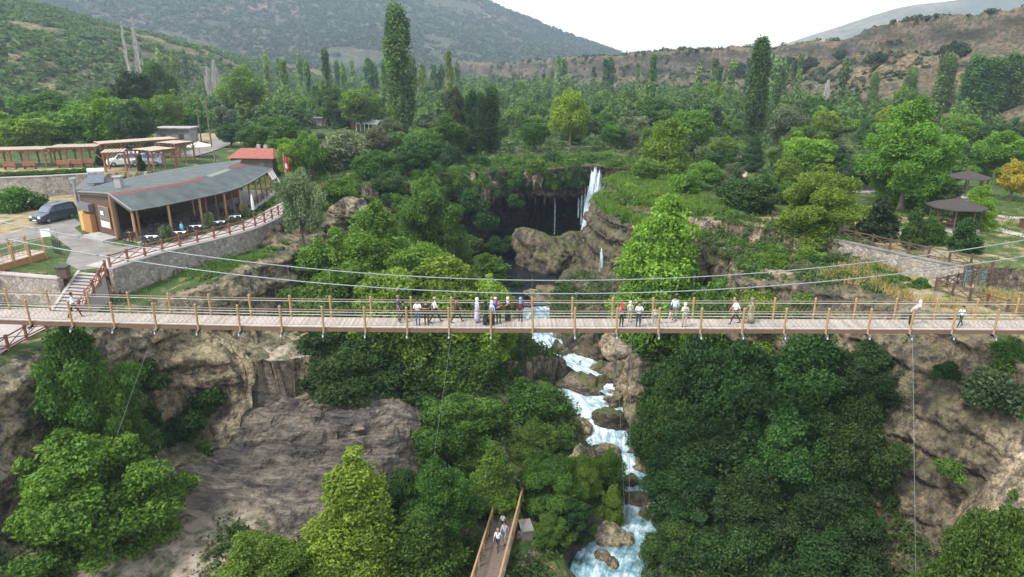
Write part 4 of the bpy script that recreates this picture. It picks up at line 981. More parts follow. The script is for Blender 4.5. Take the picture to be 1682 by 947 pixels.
# ---- left terrace and village
T(560, 203, 112, 112, 'willow', 'olive', 'large grey-green tree above the flagpole', cat='tree')
T(485, 268, 71, 84, 'olive', 'olive', 'olive tree with thick leaning trunk on the gorge edge beside the terrace', cat='olive tree', base=gz(at(470, 400, -2).x, 71))
T(28, 300, 79, 84, 'bush_m0', 'mid', 'big round bush left of the parked van', cat='bush')
T(190, 150, 118, 130, 'round_m0', 'bright', 'large green tree behind the wooden pergolas')
T(215, 115, 150, 84, 'round_m1', (.045, .075, .022), 'dark olive-green round tree behind the large pergola tree')
T(250, 100, 175, 62, 'round_m2', 'mid', 'round tree right of the dark olive-green tree')
T(272, 148, 145, 60, 'round_m0', 'bright', 'bright green tree above the concrete hut')
T(395, 106, 190, 76, 'round_m1', 'bright', 'bright tree with a yellow patch above the hay field')
T(70, 150, 135, 130, 'round_m2', 'mid', 'green orchard tree behind the left end of the long pergola')
T(130, 165, 128, 110, 'round_m1', 'bright', 'light orchard tree between the pergola and the dark trees')
T(30, 185, 118, 110, 'round_m0', 'bright', 'bright orchard tree at the left edge behind the pergola')
T(500, 215, 100, 60, 'round_m2', 'bright', 'light green tree between the red roof and the grey-green tree')
T(470, 228, 98, 44, 'round_m0', 'yg', 'yellow-green tree right behind the red roof')
T(452, 190, 125, 90, 'round_m1', 'mid', 'green tree above the red-roofed house')
T(415, 205, 120, 60, 'round_m2', 'mid', 'green tree left of the red-roofed house')
T(590, 140, 175, 76, 'round_m0', 'bright', 'round tree beside the white greenhouse')
T(540, 140, 180, 60, 'round_m1', 'mid', 'round tree above the ruined hut')
T(745, 142, 132, 56, 'round_m2', (.05, .075, .035), 'greyish dark tree left of the dark poplar clump')
T(700, 210, 118, 90, 'round_m0', 'mid', 'green tree below the tallest poplar')
T(730, 185, 122, 76, 'round_m1', 'mid', 'tree in front of the greyish dark tree')
T(620, 245, 102, 84, 'round_m2', 'mid', 'green tree behind the rim above the grey rock')
T(680, 240, 104, 70, 'round_m0', 'dark', 'dark tree behind the gorge rim left of the cave')
T(740, 235, 108, 70, 'round_m1', 'blue', 'dark bluish tree above the left cave wall')
T(640, 280, 95, 60, 'round_m2', 'dark', 'dark tree hanging over the rim beside the wide round gorge tree')
T(560, 290, 90, 70, 'round_m1', 'bright', 'green bushy tree behind the tan rock knob')
T(228, 250, 92.5, 12, 'conifer', 'pine', 'small dark cypress between the pergolas', cat='conifer')
T(160, 240, 97, 14, 'conifer', 'pine', 'little dark cypress left of the small pergola', cat='conifer')
for px, top, Y, w, lb in ((272, 372, 63.6, 26, 'ball-shaped shrub in front of the restaurant terrace nearest the steps'), (343, 350, 69, 20, 'ball-shaped shrub in front of the middle of the terrace'), (402, 334, 74, 17, 'ball-shaped shrub in front of the far end of the terrace')):
    p = atY(px, top + 8, Y); s_ = plant('ball', p.x, Y, p.z - .55, w / 2 / (F / depth(Y, 1)), 1.5, 'grey', lb, 'shrub'); tm = MB(); tm.tube([(0, 0, -.75), (0, 0, .4)], .05, 6); q = tm.build('trunk', M['bark'], s_)
# ---- shrubs along rims, cave roof, cliffs (countable)
def shrub(x, y, z, r, c, lb, key=None, g='shrubs'):
    plant(key or random.choice(['bush_m0', 'bush_m1', 'bush_m2']), x, y, z, r, r * random.uniform(.9, 1.3), c, lb, 'shrub', g)
for k in range(46):
    x = random.uniform(-17, 20); fy = np.interp(x, [-16, -7.5, 1.5, 13.5, 20.5], [101.5, 104.5, 108, 112.8, 107]) + random.uniform(-.3, 9)
    if abs(x - 13.8) < 1.8 and fy < 117: continue
    shrub(x, fy, -.5, random.uniform(1.3, 2.6), random.choice(['mid', 'bright', 'mid', 'dark']), 'green shrub growing on top of the waterfall cave', g='shrubs on the cave roof')
for k in range(74):
    x = random.uniform(-17, 21); fy = np.interp(x, [-16, -7.5, 1.5, 13.5, 20.5], [101.5, 104.5, 108, 112.8, 107]) - .5
    if abs(x - 13.6) < 2.0: continue
    if k % 4 and (abs(x + 4) < 1.5 or abs(x - 3.4) < 1.6): continue
    plant(random.choice(['bush_m0', 'bush_m1', 'bush_m2']), x, fy, random.uniform(-3.2, -1.1), random.uniform(.9, 1.8), random.uniform(1.6, 2.6), random.choice(['mid', 'dark', 'dark', 'blue']), 'shrub hanging over the front edge of the waterfall cave', 'shrub', 'shrubs on the cave front')
gp = np.array(GORGE); 
def along(path, n, lb, g, cols, r=(.8, 1.8), off=(-1.8, 1.6), zoff=-.3, y0=0):
    P_ = [Vector((p[0], p[1])) for p in path]
    for k in range(n):
        i = random.randrange(len(P_) - 1); t = random.random(); q = P_[i].lerp(P_[i + 1], t)
        x = q.x + random.uniform(*off); y = q.y + random.uniform(*off)
        if y < y0: continue
        shrub(x, y, gz(x, y) + zoff, random.uniform(*r), random.choice(cols), lb, g=g)
along(RIM_L[8:], 44, 'shrub on the left rim of the gorge behind the olive tree', 'shrubs on the far left rim', ['mid', 'dark', 'bright', 'mid'], (1, 2.2), (-2.5, 3))
along([(20.5, 108), (17.5, 103), (13.5, 98), (12.5, 92), (12.5, 86)], 34, 'low green shrub on the ridge right of the waterfall', 'shrubs on the ridge right of the waterfall', ['bright', 'mid', 'yg', 'mid'], (1, 1.9), (-.6, 5))
along([(17, 86), (22, 80), (25, 74)], 18, 'shrub on the slope between the conical tree and the park', 'shrubs on the slope below the park', ['mid', 'grey', 'bright'], (.8, 1.7), (-3, 4))
along([(14, 96), (13, 88), (14, 81), (18, 74)], 40, 'small bush clinging to the cliff edge right of the waterfall', 'bushes on the cliff edge right of the waterfall', ['mid', 'dark', 'bright'], (.7, 1.5), (-.8, 2.2))
along([(22, 68), (24, 62), (28, 60)], 26, 'low bush on the bare ground right of the conical tree', 'bushes right of the conical tree', ['mid', 'dark', 'grey', 'bright'], (.6, 1.5), (-2.5, 3.5))
along([(21, 66), (27, 60), (32, 55)], 22, 'low shrub on the right rim near the dry grass', 'shrubs on the right rim', ['mid', 'grey'], (.5, 1.1), (-1, 1))
along([(30, 60.5), (36, 56.5)], 12, 'green shrub at the foot of the park retaining wall', 'shrubs under the park wall', ['mid', 'bright'], (.7, 1.2), (-2.2, -.3))
for px, py, Y, w, c, lb in [(1640, 625, 41.0, 120, 'blue', 'large leafy shrub on the right cliff near the picture edge'), (1660, 572, 43.5, 90, 'mid', 'shrub on top of the right cliff below the bridge end'), (1560, 760, 39.5, 70, 'mid', 'shrub in the middle of the right cliff'), (1555, 600, 44.0, 50, 'dark', 'small shrub high on the right cliff'),
                            (1470, 500, 54, 60, 'blue', 'bluish shrub behind the far railing near the man leaning'), (1500, 520, 51, 40, 'dark', 'dark shrub behind the far railing at the cliff top'),
                            (300, 560, 54.5, 40, 'mid', 'small shrub clinging high on the tan cliff'), (235, 690, 47, 100, 'dark', 'dark shrub between corner tree and tan cliff'), (305, 690, 49.5, 90, 'dark', 'shrub at the foot of the tan cliff'), (290, 780, 46.5, 46, 'mid', 'small green shrub on the sandy bank'), (340, 740, 48.5, 60, 'mid', 'shrub at the left edge of the layered rock'),
                            (345, 648, 52, 80, 'dark', 'dark shrub below the tan cliff'), (1660, 660, 41, 60, 'mid', 'leafy shrub at the right edge beside the pale rock'), (240, 610, 49.5, 80, 'dark', 'shrub on the ledge left of the tan cliff'), (400, 628, 54.5, 50, 'mid', 'shrub at the crevice of the tan cliff'), (450, 560, 60, 60, 'dark', 'shrub in the dark gully at the cliff end')]:
    p = atY(px, py, Y); r_ = w / 2 / (F / depth(Y, p.z)); z_ = p.z - r_ * .6; shrub(p.x, Y, z_, r_, c, lb, g=None)
for px, py, Y, w in ((775, 330, 100, 60), (800, 360, 99, 50), (770, 395, 96, 60), (815, 400, 98, 44), (790, 430, 94, 50), (845, 330, 104, 34), (835, 395, 101, 36), (1040, 470, 79, 44), (1052, 510, 76, 50), (870, 520, 80, 44), (845, 470, 86, 40)):
    p = atY(px, py, Y); r_ = w / 2 / (F / depth(Y, p.z)); shrub(p.x, Y, p.z - r_ * .5, r_, random.choice(['dark', 'mid']), 'shrub clinging to the dark walls around the plunge pool', g='shrubs on the walls of the plunge pool')
def bed(path, n, r, c, lb, g):
    for k in range(n):
        t = k / (n - 1) * (len(path) - 1); i = min(int(t), len(path) - 2); q = Vector(path[i]).lerp(Vector(path[i + 1]), t - i)
        plant('tuft', q.x + random.uniform(-.3, .3), q.y + random.uniform(-.3, .3), q.z - .1, r * random.uniform(.8, 1.3), r * random.uniform(.8, 1.4), random.choice(c), lb, 'plant', g)
bed([at(352, 372, 0), at(395, 362, 0), at(425, 350, 0), at(440, 335, 0)], 16, .7, ['mid', 'bright', 'blue'], 'low plant in the bed in front of the restaurant terrace', 'plants of the terrace flower bed')
# ---- valley trees (countable ones)
def blocked(x, y):
    d_ = depth(y, 0); px = 841 + x / d_ * F
    py = 473 - F * math.tan(math.atan2(-16.5, y) + R(PITCH)) * 1.0
    if px < 480 and y < 112: return True
    if px < 360 and 108 < y < 128 and px > 245: return True         # road and hut
    if 255 < px < 420 and 128 < y < 158: return True                 # hay field
    if 840 < px < 970 and 205 < y < 235: return True                 # dry field
    if 1150 < px < 1700 and y < 88: return True
    if 1190 < px < 1240 and y < 150: return True
    if 500 < px < 640 and 150 < y < 172: return True
    return False
cnt = 0; tries = 0
while cnt < 270 and tries < 20000:
    tries += 1
    y = 92 + 235 * random.random() ** 1.15; lim = .86 * y; x = random.uniform(-lim, lim)
    if blocked(x, y) or poly_sd(np.array([x]), np.array([y]), GORGE)[0] > -2.5: continue
    if min((math.hypot(x - a, y - b) - .62 * c for a, b, c in placed), default=9) < 1.7: continue
    if escarp(np.array([x]), np.array([y]))[0] > 3: continue
    r_ = random.uniform(2.2, 4.4); h_ = r_ * random.uniform(1.35, 2.0) * (1.5 if random.random() < .15 else 1)
    small = 205 < 0
    key = random.choice(['round_f0', 'round_f1', 'round_f2']) if y > 150 else random.choice(['round_m0', 'round_m1', 'round_m2'])
    c = random.choice(['mid', 'mid', 'bright', 'bright', 'dark', 'blue', 'yg', 'grey', 'mid'])
    side = 'left of the tallest poplar' if x < -.17 * y else ('right of the tall dark poplar' if x > .37 * y else 'between the two tallest poplars')
    dist = 'in the near part' if y < 170 else ('in the middle part' if y < 235 else 'in the far part')
    cw = {'mid': 'green', 'bright': 'light green', 'dark': 'dark green', 'blue': 'bluish green', 'yg': 'yellow-green', 'grey': 'grey-green'}[c]
    dist = dist.replace('in the ', '').replace(' part', '')
    plant(key, x, y, gz(x, y) - .3, r_, h_, c, f'{cw} tree in the {dist} valley {side}', 'tree', f'{cw} trees in the {dist} valley {side}'); cnt += 1

# ---- far wood: one mass nobody could count
def far_wood():
    r = np.random.default_rng(5); Vs = []; Fs = []; Ts = []; n0 = 0; T3 = []
    for _ in range(4200):
        y = 180 + 620 * r.uniform() ** 1.2; x = r.uniform(-.95, .9) * y
        if x < -135 and y > 190: 
            if lefthill(np.array([x]), np.array([y]))[0] > 6: continue
        if escarp(np.array([x]), np.array([y]))[0] > 2 or mount(np.array([x]), np.array([y]))[0] > 4: continue
        px = 841 + x / depth(y, 0) * F
        if 850 < px < 965 and 205 < y < 240: continue
        T3.append((x, y, r.uniform(2.0, 4.2), r.uniform(3, 7.5)))
    for (x, y, a, h) in T3:
        n = int(np.clip(210 * (300 / y) ** 1.2, 60, 260)); d = r.normal(size=(n, 3)); d[:, 2] = np.abs(d[:, 2]); d /= np.linalg.norm(d, axis=1)[:, None]
        lump = 1 + .45 * vnoise(d[:, 0] * 2 + x, d[:, 1] * 2 + y, d[:, 2] * 2, 3)
        P = d * lump[:, None] * np.array([a, a, h]) * r.uniform(.75, 1.05, (n, 1)) + np.array([x, y, 0]); P[:, 2] += gz0(x, y)
        nr = d + r.normal(size=(n, 3)) * .4; nr /= np.linalg.norm(nr, axis=1)[:, None]
        s = np.full(n, .55 * max(1, y / 260)) * r.uniform(.7, 1.3, n); tt = np.clip(r.uniform(-.05, 1.05) + .15 * r.normal(size=n), 0, 1)
        V, f, t_ = leaf_cloud(P, nr, s, tt, r); Vs.append(V); Fs.append(f + n0); n0 += len(V); Ts.append(t_)
    o = mesh_np('distant_wood', np.concatenate(Vs), np.concatenate(Fs), M['leaf'], attrs={'tint': ('FACE', np.concatenate(Ts))}); o.color = (.078, .14, .036, 1); tag(o, kind='stuff')
def gz0(x, y): return 0
far_wood()
def scatter(name, colr, spots, nl, leaf, rad, seed=9, up=.5):
    """ground cover: tufts of leaves at spots (x, y, z)"""
    r = np.random.default_rng(seed); S = np.asarray(spots, float); n = len(S); rr = rad * r.uniform(.5, 1.4, n)
    ci = np.repeat(np.arange(n), nl); d = r.normal(size=(n * nl, 3)); d[:, 2] = np.abs(d[:, 2]) * .8; d /= np.linalg.norm(d, axis=1)[:, None]
    P = S[ci] + d * (rr[ci] * r.uniform(.3, 1, n * nl))[:, None]; nr = d * .5 + r.normal(size=d.shape) * .5 + np.array([0, 0, up]); nr /= np.linalg.norm(nr, axis=1)[:, None]
    tt = np.clip(.5 + .25 * r.uniform(-1, 1, n)[ci] + .15 * r.normal(size=n * nl), 0, 1)
    V, f, t_ = leaf_cloud(P, nr, leaf * r.uniform(.6, 1.3, n * nl), tt, r); o = mesh_np(name, V, f, M['leaf'], attrs={'tint': ('FACE', t_)}); o.color = colr + (1,); tag(o, kind='stuff')
def cand(n, x0, x1, y0, y1, fn):
    r = np.random.default_rng(n); x = r.uniform(x0, x1, n); y = r.uniform(y0, y1, n); z = hgt(x, y); k = fn(x, y, z, r); return np.stack([x, y, z], -1)[k]
def mound_m(x, y): return np.hypot((x + 17.6) / 10.8, (y - 49.5) / 8.6) < 1.12
def grass_tufts(name, colr, spots, nb, h, w, seed=4):
    r = np.random.default_rng(seed); S = np.asarray(spots); n = len(S); ci = np.repeat(np.arange(n), nb); m = n * nb
    B = S[ci] + np.column_stack([r.normal(size=(m, 2)) * .22, np.zeros(m)]); th = r.uniform(0, 6.28, m); L = h * r.uniform(.5, 1.3, m); ln = r.normal(size=(m, 2)) * .35
    a = np.column_stack([np.cos(th), np.sin(th), np.zeros(m)]) * w; tip = B + np.column_stack([ln * L[:, None], L])
    V = np.stack([B - a, B + a, tip + a * .3, tip - a * .3], 1).reshape(-1, 3); f = np.arange(4 * m).reshape(m, 4)
    tt = np.clip(.5 + .3 * r.uniform(-1, 1, n)[ci] + .15 * r.normal(size=m), 0, 1); o = mesh_np(name, V, f, M['leaf'], attrs={'tint': ('FACE', tt)}); o.color = colr + (1,); tag(o, kind='stuff')
def ug(x, y, z, r):
    s = poly_sd(x, y, GORGE); d, par = seg_dist(x, y, RIVER); i = np.clip(par.astype(int), 0, len(RIVER) - 2)
    keep = (s > .5) & (d > np.array(RHW)[i] + 1.2) & ~mound_m(x, y) & (fbm(x * .18, y * .18, 0, 3, 77) > -.3)
    keep &= ~((x < -15) & (x > -31) & (y > 53) & (y < 62) & (r.uniform(size=len(x)) < .8)) & ~((x < -20) & (x > -28) & (y < 48))
    keep &= ~((x > 28) & (y < 52) & (r.uniform(size=len(x)) < .88)) & ~(y > 86)
    return keep
scatter('undergrowth', (.045, .085, .022), cand(15000, -45, 45, 20, 90, ug), 36, .17, .95)
def pe_(x, y, z, r): return (fbm(x * .3, y * .3, 0, 3, 74) > -.05) & (poly_sd(x, y, P_UPR) < 3)
scatter('park_edge_undergrowth', (.07, .125, .035), cand(1500, 19, 34, 54, 74, pe_), 34, .16, .6, 17)
def up_(x, y, z, r):
    s = poly_sd(x, y, GORGE); return (s < -.3) & (s > -9) & (fbm(x * .25, y * .25, 0, 3, 78) > 0) & ~((x < -18) & (poly_sd(x, y, P_UPL) > -.8) & (y < 95)) & ~((x > 30) & (y > 40) & (y < 75)) & ~((x < -30) & (y < 60))
def rg_(x, y, z, r):
    s = poly_sd(x, y, GORGE); return (s < .8) & (s > -11)
grass_tufts('ridge_grass', (.12, .21, .04), cand(3600, 10, 26, 76, 106, rg_), 16, .8, .05, 14)
scatter('ridge_undergrowth', (.085, .155, .035), cand(1500, 10, 26, 76, 106, rg_), 40, .17, .8, 15)
scatter('rim_undergrowth', (.07, .13, .03), cand(6000, -32, 45, 50, 125, up_), 30, .17, .6)
def dg(x, y, z, r): return (poly_sd(x, y, GORGE) < -.3) & (poly_sd(x, y, P_UPR) < -.6) & (x > 26) & (fbm(x * .3, y * .3, 0, 3, 79) > -.15)
grass_tufts('dry_grass', (.36, .29, .15), cand(2200, 26, 42, 47, 63, dg), 16, .55, .03)
def gl(x, y, z, r): return (poly_sd(x, y, GORGE) < -.2) & (poly_sd(x, y, P_UPL) < -.5) & (x > -32) & (fbm(x * .3, y * .3, 0, 3, 80) > -.1)
grass_tufts('rim_grass', (.10, .19, .035), cand(5000, -32, -18, 50, 92, gl), 12, .35, .03, 6)
def gp_(x, y, z, r): return (poly_sd(x, y, P_UPR) > .3) & (fbm(x * .2, y * .2, 0, 3, 85) > .05) & (y < 105)
grass_tufts('park_grass', (.12, .18, .04), cand(5000, 20, 85, 50, 105, gp_), 9, .25, .035, 7)
def vu(x, y, z, r):
    px = 841 + x / (y * CP + CZ * SP) * F
    k = (np.abs(x) < .95 * y) & (fbm(x * .07, y * .07, 0, 3, 88) > -.5) & ~((px > 255) & (px < 410) & (y < 162) & (x < 0)) & ~((px > 838) & (px < 972) & (y > 194) & (y < 242)) & ~((px < 400) & (y < 113)) & ~((px > 1300) & (y < 110)) & ~((px > 505) & (px < 640) & (y > 150) & (y < 180))
    return k & (poly_sd(x, y, GORGE) < -1)
scatter('valley_shrub_layer', (.058, .108, .026), cand(20000, -300, 300, 92, 340, vu), 24, .34, 1.5, 12)
def rf_(x, y, z, r):
    fy = np.interp(x, [-16, -7.5, 1.5, 13.5, 20.5], [101.5, 104.5, 108, 112.8, 107]); return (y > fy - .2) & (y < fy + 14) & ~((np.abs(x - 13.4) < 1.6) & (y < fy + 5))
sp_ = cand(2600, -18, 23, 100, 132, rf_); sp_[:, 2] = .15; scatter('cave_roof_undergrowth', (.075, .14, .03), sp_, 44, .17, .85, 16)
# hillside scrub
def hill_scrub(name, fn, n, x0, x1, y0, y1, rad, colr, thr, seed, zmin=2, nl=22, fac=.5):
    r = np.random.default_rng(seed); x = r.uniform(x0, x1, n); y = r.uniform(y0, y1, n); z = fn(x, y); k = (z > zmin) & (fbm(x / rad * .045, y / rad * .045, 0, 4, seed) > thr)
    scatter(name, colr, np.stack([x, y, z], -1)[k], nl, rad * fac, rad, seed)
hill_scrub('plateau_scrub', escarp, 16000, -50, 330, 150, 620, 1.5, (.05, .07, .034), -.08, 131)
hill_scrub('mountain_scrub', mount, 26000, -1000, 330, 640, 1560, 4.2, (.045, .07, .035), -.2, 132, 4, 14, .55)
hill_scrub('terrace_scrub', lefthill, 9000, -420, -110, 165, 560, 2.4, (.07, .125, .035), -.3, 133)
sk = [(1220, 78, 330, 5, 'lone dark tree on the plateau skyline'), (1318, 62, 300, 4.5, 'tree on the skyline where the plateau rises'), (1300, 62, 305, 4, 'tree on the skyline left of the rise'), (1335, 66, 295, 4, 'tree on the skyline right of the rise'), (1385, 66, 290, 3, 'shrubby tree on the crest before the red cliff'), (1583, 10, 235, 5, 'dark tree on top of the red cliff'), (1450, 52, 262, 3.5, 'tree at the upper left corner of the red cliff')]
for px, py, Y, r_, lb in sk:
    p = atY(px, py, Y); z_ = float(escarp(np.array([p.x]), np.array([float(Y)]))[0]); key = 'round_f1'
    plant(key, p.x, Y, z_ - .4, r_, r_ * 1.7, (.04, .07, .035), lb)
for key, p in PROTO.items():
    if not p['used']:
        for k in p['kids']: bpy.data.objects.remove(k)
        bpy.data.objects.remove(p['root'])

# ------------------------------------------------------------------ suspension footbridge
BX0, BX1 = -41.0, 41.0
NEARY, FARY = 41.35, 43.2
def dz(x): return .0005 * x * x if x < 0 else -.00006 * x * x
def ylean(x): return -.004 * x
bridge = empty('suspension_footbridge', (0, 42.2, 0), 0, 'long wooden suspension footbridge with two steel cables crossing the whole gorge', 'footbridge')
OFF = Vector((0, -42.2, 0))
def bpt(x, y, z): return Vector((x, y + ylean(x), z + dz(x))) + OFF
xs = np.arange(BX0, BX1 + .1, .8)
def strip(m, y0, y1, z0, z1):
    for a, b in zip(xs[:-1], xs[1:]):
        p = [bpt(x, y, z) for x in (a, b) for y in (y0, y1) for z in (z0, z1)]
        m.add(p, [(0, 4, 5, 1), (2, 3, 7, 6), (1, 5, 7, 3), (0, 2, 6, 4)])
m = MB(); strip(m, NEARY + .03, FARY - .03, -.06, 0); m.build('deck', M['deck'], bridge)
for y0 in (NEARY - .05, FARY - .03):
    m = MB(); strip(m, y0, y0 + .08, -.28, -.025); m.build('edge_beam', M['beam'], bridge)
m = MB(); strip(m, NEARY + .6, NEARY + .72, -.26, -.065); strip(m, FARY - .72, FARY - .6, -.26, -.065); m.build('joist', M['steel'], bridge)
def px2x(px, Y, z=0): return (px - 841) / F * depth(Y, z)
sp = (68.6 / F) * depth(NEARY, 0)
x0 = px2x(875, NEARY); postx = [x0 + k * sp for k in range(-17, 18) if -37.5 < x0 + k * sp < 37.5]
def cab(x): return 2.55 + .0030 * (x - 3) ** 2
m_p = MB(); m_p.tube([(0, 0, -.26), (0, 0, 1.42)], .072, 10); proto_post = m_p.build('post', M['post'], bridge, smooth=False)
m_c = MB(); m_c.lathe([(.085, 0), (.085, .05), (.03, .09)], (0, 0, 1.42), 10); pc = m_c.build('post_cap', M['post'], proto_post)
m_b = MB(); m_b.box((0, 0, -.34), (.10, .24, .20)); m_b.box((0, -.16, -.46), (.07, .34, .05), rx=R(-20)); m_b.tube([(0, -.30, -.40), (0, -.36, -.54)], .06, 8)
pb = m_b.build('steel_bracket', M['steel'], proto_post)
first = True
for x in postx:
    for side, y in ((0, NEARY - .10), (1, FARY + .10)):
        if first: p = proto_post; kids = [pc, pb]; first = False
        else:
            p = proto_post.copy(); col.objects.link(p); p.parent = bridge
            for q in (pc, pb):
                c = q.copy(); col.objects.link(c); c.parent = p
        p.location = bpt(x, y, 0); p.rotation_euler = (0, 0, math.pi if side else 0)
m = MB()
for x in postx: m.box(bpt(x, (NEARY + FARY) / 2, -.33), (.1, FARY - NEARY + .9, .12))
m.build('cross_beam', M['steel'], bridge)
for y in (NEARY - .10, FARY + .10):
    m = MB(); m.tube([bpt(x, y, 1.24) for x in xs], .035, 6); m.build('handrail', M['rail_wood'], bridge)
    m = MB(); m.tube([bpt(x, y + .01, 1.09) for x in xs], .018, 5); m.tube([bpt(x, y, .12) for x in xs], .02, 5); m.build('rail_rope', M['rope'], bridge)
    m = MB()
    for x in np.arange(BX0, BX1, .30):
        m.beam(bpt(x, y, .10), bpt(x + .55, y, 1.08), .008, .008); m.beam(bpt(x + .55, y, .10), bpt(x, y, 1.08), .008, .008)
    m.build('wire_mesh', M['net'], bridge)
for y in (NEARY - .45, FARY + .45):
    m = MB(); m.tube([bpt(x, y, 0) + Vector((0, 0, cab(x) - dz(x))) for x in np.arange(-41, 41.1, 1.0)], .034, 6); cb = m.build('main_cable', M['cable'], bridge, smooth=True)
    for x in postx:
        m = MB(); m.box(bpt(x, y, cab(x) - dz(x)), (.16, .09, .11)); m.build('cable_clamp', M['steel'], cb)
    for x in postx:
        m = MB(); m.tube([bpt(x, y, -.4), bpt(x, y, cab(x) - dz(x))], .005, 4); m.build('hanger', M['cable'], bridge)
for (pa, pb_, zb) in (((246, 563), (100, 955), -17), ((1037, 552), (1032, 950), -19.5), ((1499, 556), (1507, 960), -14), ((741, 552), (695, 860), -16), ((1012, 552), (1030, 900), -19)):
    a = atY(pa[0], pa[1], NEARY - .4); b = at(pb_[0], pb_[1], zb); m = MB(); m.tube([a + OFF, b + OFF + Vector((0, 0, -.5))], .011, 5); m.build('stay_cable', M['cable'], bridge)

# ------------------------------------------------------------------ people
def person(loc, rz, label, top, legs, skin=(.36, .21, .15), hair=(.02, .015, .012), pose='stand', scarf=None, robe=None, h=1.78, shoes=(.03, .03, .03), sleeves='short', bag=None, seed=0):
    """one continuous skinned body, clothes painted by region of the body; scarf, robe, hair as children. faces +X before rz"""
    s = h / 1.78; V = []; E = []; Rd = []; reg = []
    def add(p, r, link=None, g='skin'):
        V.append(Vector(p)); Rd.append(r); reg.append(g)
        if link is not None: E.append((link, len(V) - 1))
        return len(V) - 1
    st = {'walk': .26, 'stride': .36}.get(pose, .03); lean = {'lean': .34, 'lean_fwd': .5}.get(pose, .02)
    pel = add((0, 0, .95), .135, None, 'legs'); sp1 = add((lean * .3, 0, 1.13), .125, pel, 'top'); ch = add((lean * .7, 0, 1.33), .145, sp1, 'top'); nk = add((lean, 0, 1.49), .052, ch, 'skin')
    hd = add((lean + .02, 0, 1.58), .078, nk); hd2 = add((lean + .02, 0, 1.68), .090, hd); hd3 = add((lean + .01, 0, 1.745), .060, hd2); add((lean + .115, 0, 1.61), .014, hd)
    for sd_ in (-1, 1):
        f = sd_ * st
        hip = add((0, .095 * sd_, .90), .095, pel, 'legs'); kn = add((f * .55 + .03, .10 * sd_, .50), .066, hip, 'legs'); an = add((f * 1.0 - (.06 if sd_ < 0 and st > .1 else 0), .10 * sd_, .09), .042, kn, 'legs'); he = add((f * 1.0, .10 * sd_, .045), .042, an, 'shoe'); add((f * 1.0 + .17, .12 * sd_, .035), .032, he, 'shoe')
        sh = add((lean * .85, .175 * sd_, 1.40), .062, ch, 'top')
        if pose in ('lean', 'lean_fwd', 'fold'):
            el = add((lean * .85 + .14, .25 * sd_, 1.20), .042, sh, 'top' if sleeves == 'long' else 'arm'); wr = add((lean + .34, .10 * sd_, 1.26), .027, el, 'arm'); dirv = Vector((.6, -.6 * sd_, .05))
        elif pose in ('walk', 'stride'):
            el = add((-f * .45, .23 * sd_, 1.13), .042, sh, 'top' if sleeves == 'long' else 'arm'); wr = add((-f * .75 + .09, .23 * sd_, .90), .027, el, 'arm'); dirv = Vector((.25, 0, -1))
        elif pose == 'phone':
            el = add((.06, .23 * sd_, 1.14), .042, sh, 'top' if sleeves == 'long' else 'arm'); wr = add((.30, .08 * sd_, 1.34), .027, el, 'arm'); dirv = Vector((.3, -.3 * sd_, .9))
        else:
            el = add((-.02, .235 * sd_, 1.13), .042, sh, 'top' if sleeves == 'long' else 'arm'); wr = add((.06, .225 * sd_, .90), .027, el, 'arm'); dirv = Vector((.15, 0, -1))
        dirv.normalize(); sdv = dirv.cross(Vector((1, .2, .1))).normalized(); W_ = V[wr]; pm = add(W_ + dirv * .07, .030, wr, 'skin')
        for q, L in zip((-1.5, -.5, .5, 1.5), (.065, .08, .075, .055)): add(W_ + dirv * (.075 + L) + sdv * q * .017, .008, pm, 'skin')
        add(W_ + dirv * .075 + sdv * .055, .010, pm, 'skin')
    me = bpy.data.meshes.new('person_body'); me.from_pydata([v * s for v in V], E, []); me.update(); o = bpy.data.objects.new('person', me); col.objects.link(o)
    sk = o.modifiers.new('skin', 'SKIN'); sk.use_smooth_shade = True; me.skin_vertices or bpy.data
    if not me.skin_vertices:
        bm = bmesh.new(); bm.from_mesh(me); bm.verts.layers.skin.verify(); bm.to_mesh(me); bm.free()
    for i, d in enumerate(me.skin_vertices[0].data): d.radius = (Rd[i] * s * (1 if reg[i] != 'top' else 1.0), Rd[i] * s * (1.25 if reg[i] in ('top',) and Rd[i] > .1 else 1)); d.use_root = (i == 0)
    ss = o.modifiers.new('sub', 'SUBSURF'); ss.levels = 1; ss.render_levels = 1
    dg_ = bpy.context.evaluated_depsgraph_get(); dg_.update(); new = bpy.data.meshes.new_from_object(o.evaluated_get(dg_)); o.modifiers.clear(); o.data = new
    cols = {'skin': skin, 'top': top, 'legs': legs, 'shoe': shoes, 'arm': top if sleeves == 'long' else skin}
    keys = list(cols); new.materials.clear()
    for k in keys: new.materials.append(cmat(cols[k]))
    Vv = np.array([tuple(v * s) for v in V]); segs = [(a, b) for a, b in E]
    A = Vv[[a for a, b in segs]]; B = Vv[[b for a, b in segs]]; rg = [reg[b] if reg[b] != 'shoe' or reg[a] == 'shoe' else 'shoe' for a, b in segs]
    rg = ['top' if (reg[a] == 'top' and reg[b] == 'arm') else ('top' if (a == pel and reg[b] == 'top') else r_) for (a, b), r_ in zip(segs, rg)]
    for p in new.polygons:
        c = np.array(p.center); t = np.clip(((c - A) * (B - A)).sum(1) / ((B - A) ** 2).sum(1), 0, 1); d = np.linalg.norm(c - A - (B - A) * t[:, None], axis=1); p.material_index = keys.index(rg[int(d.argmin())]); p.use_smooth = True
    o.location = loc; o.rotation_euler = (0, 0, rz); tag(o, label, 'person')
    hx = (lean + .01) * s
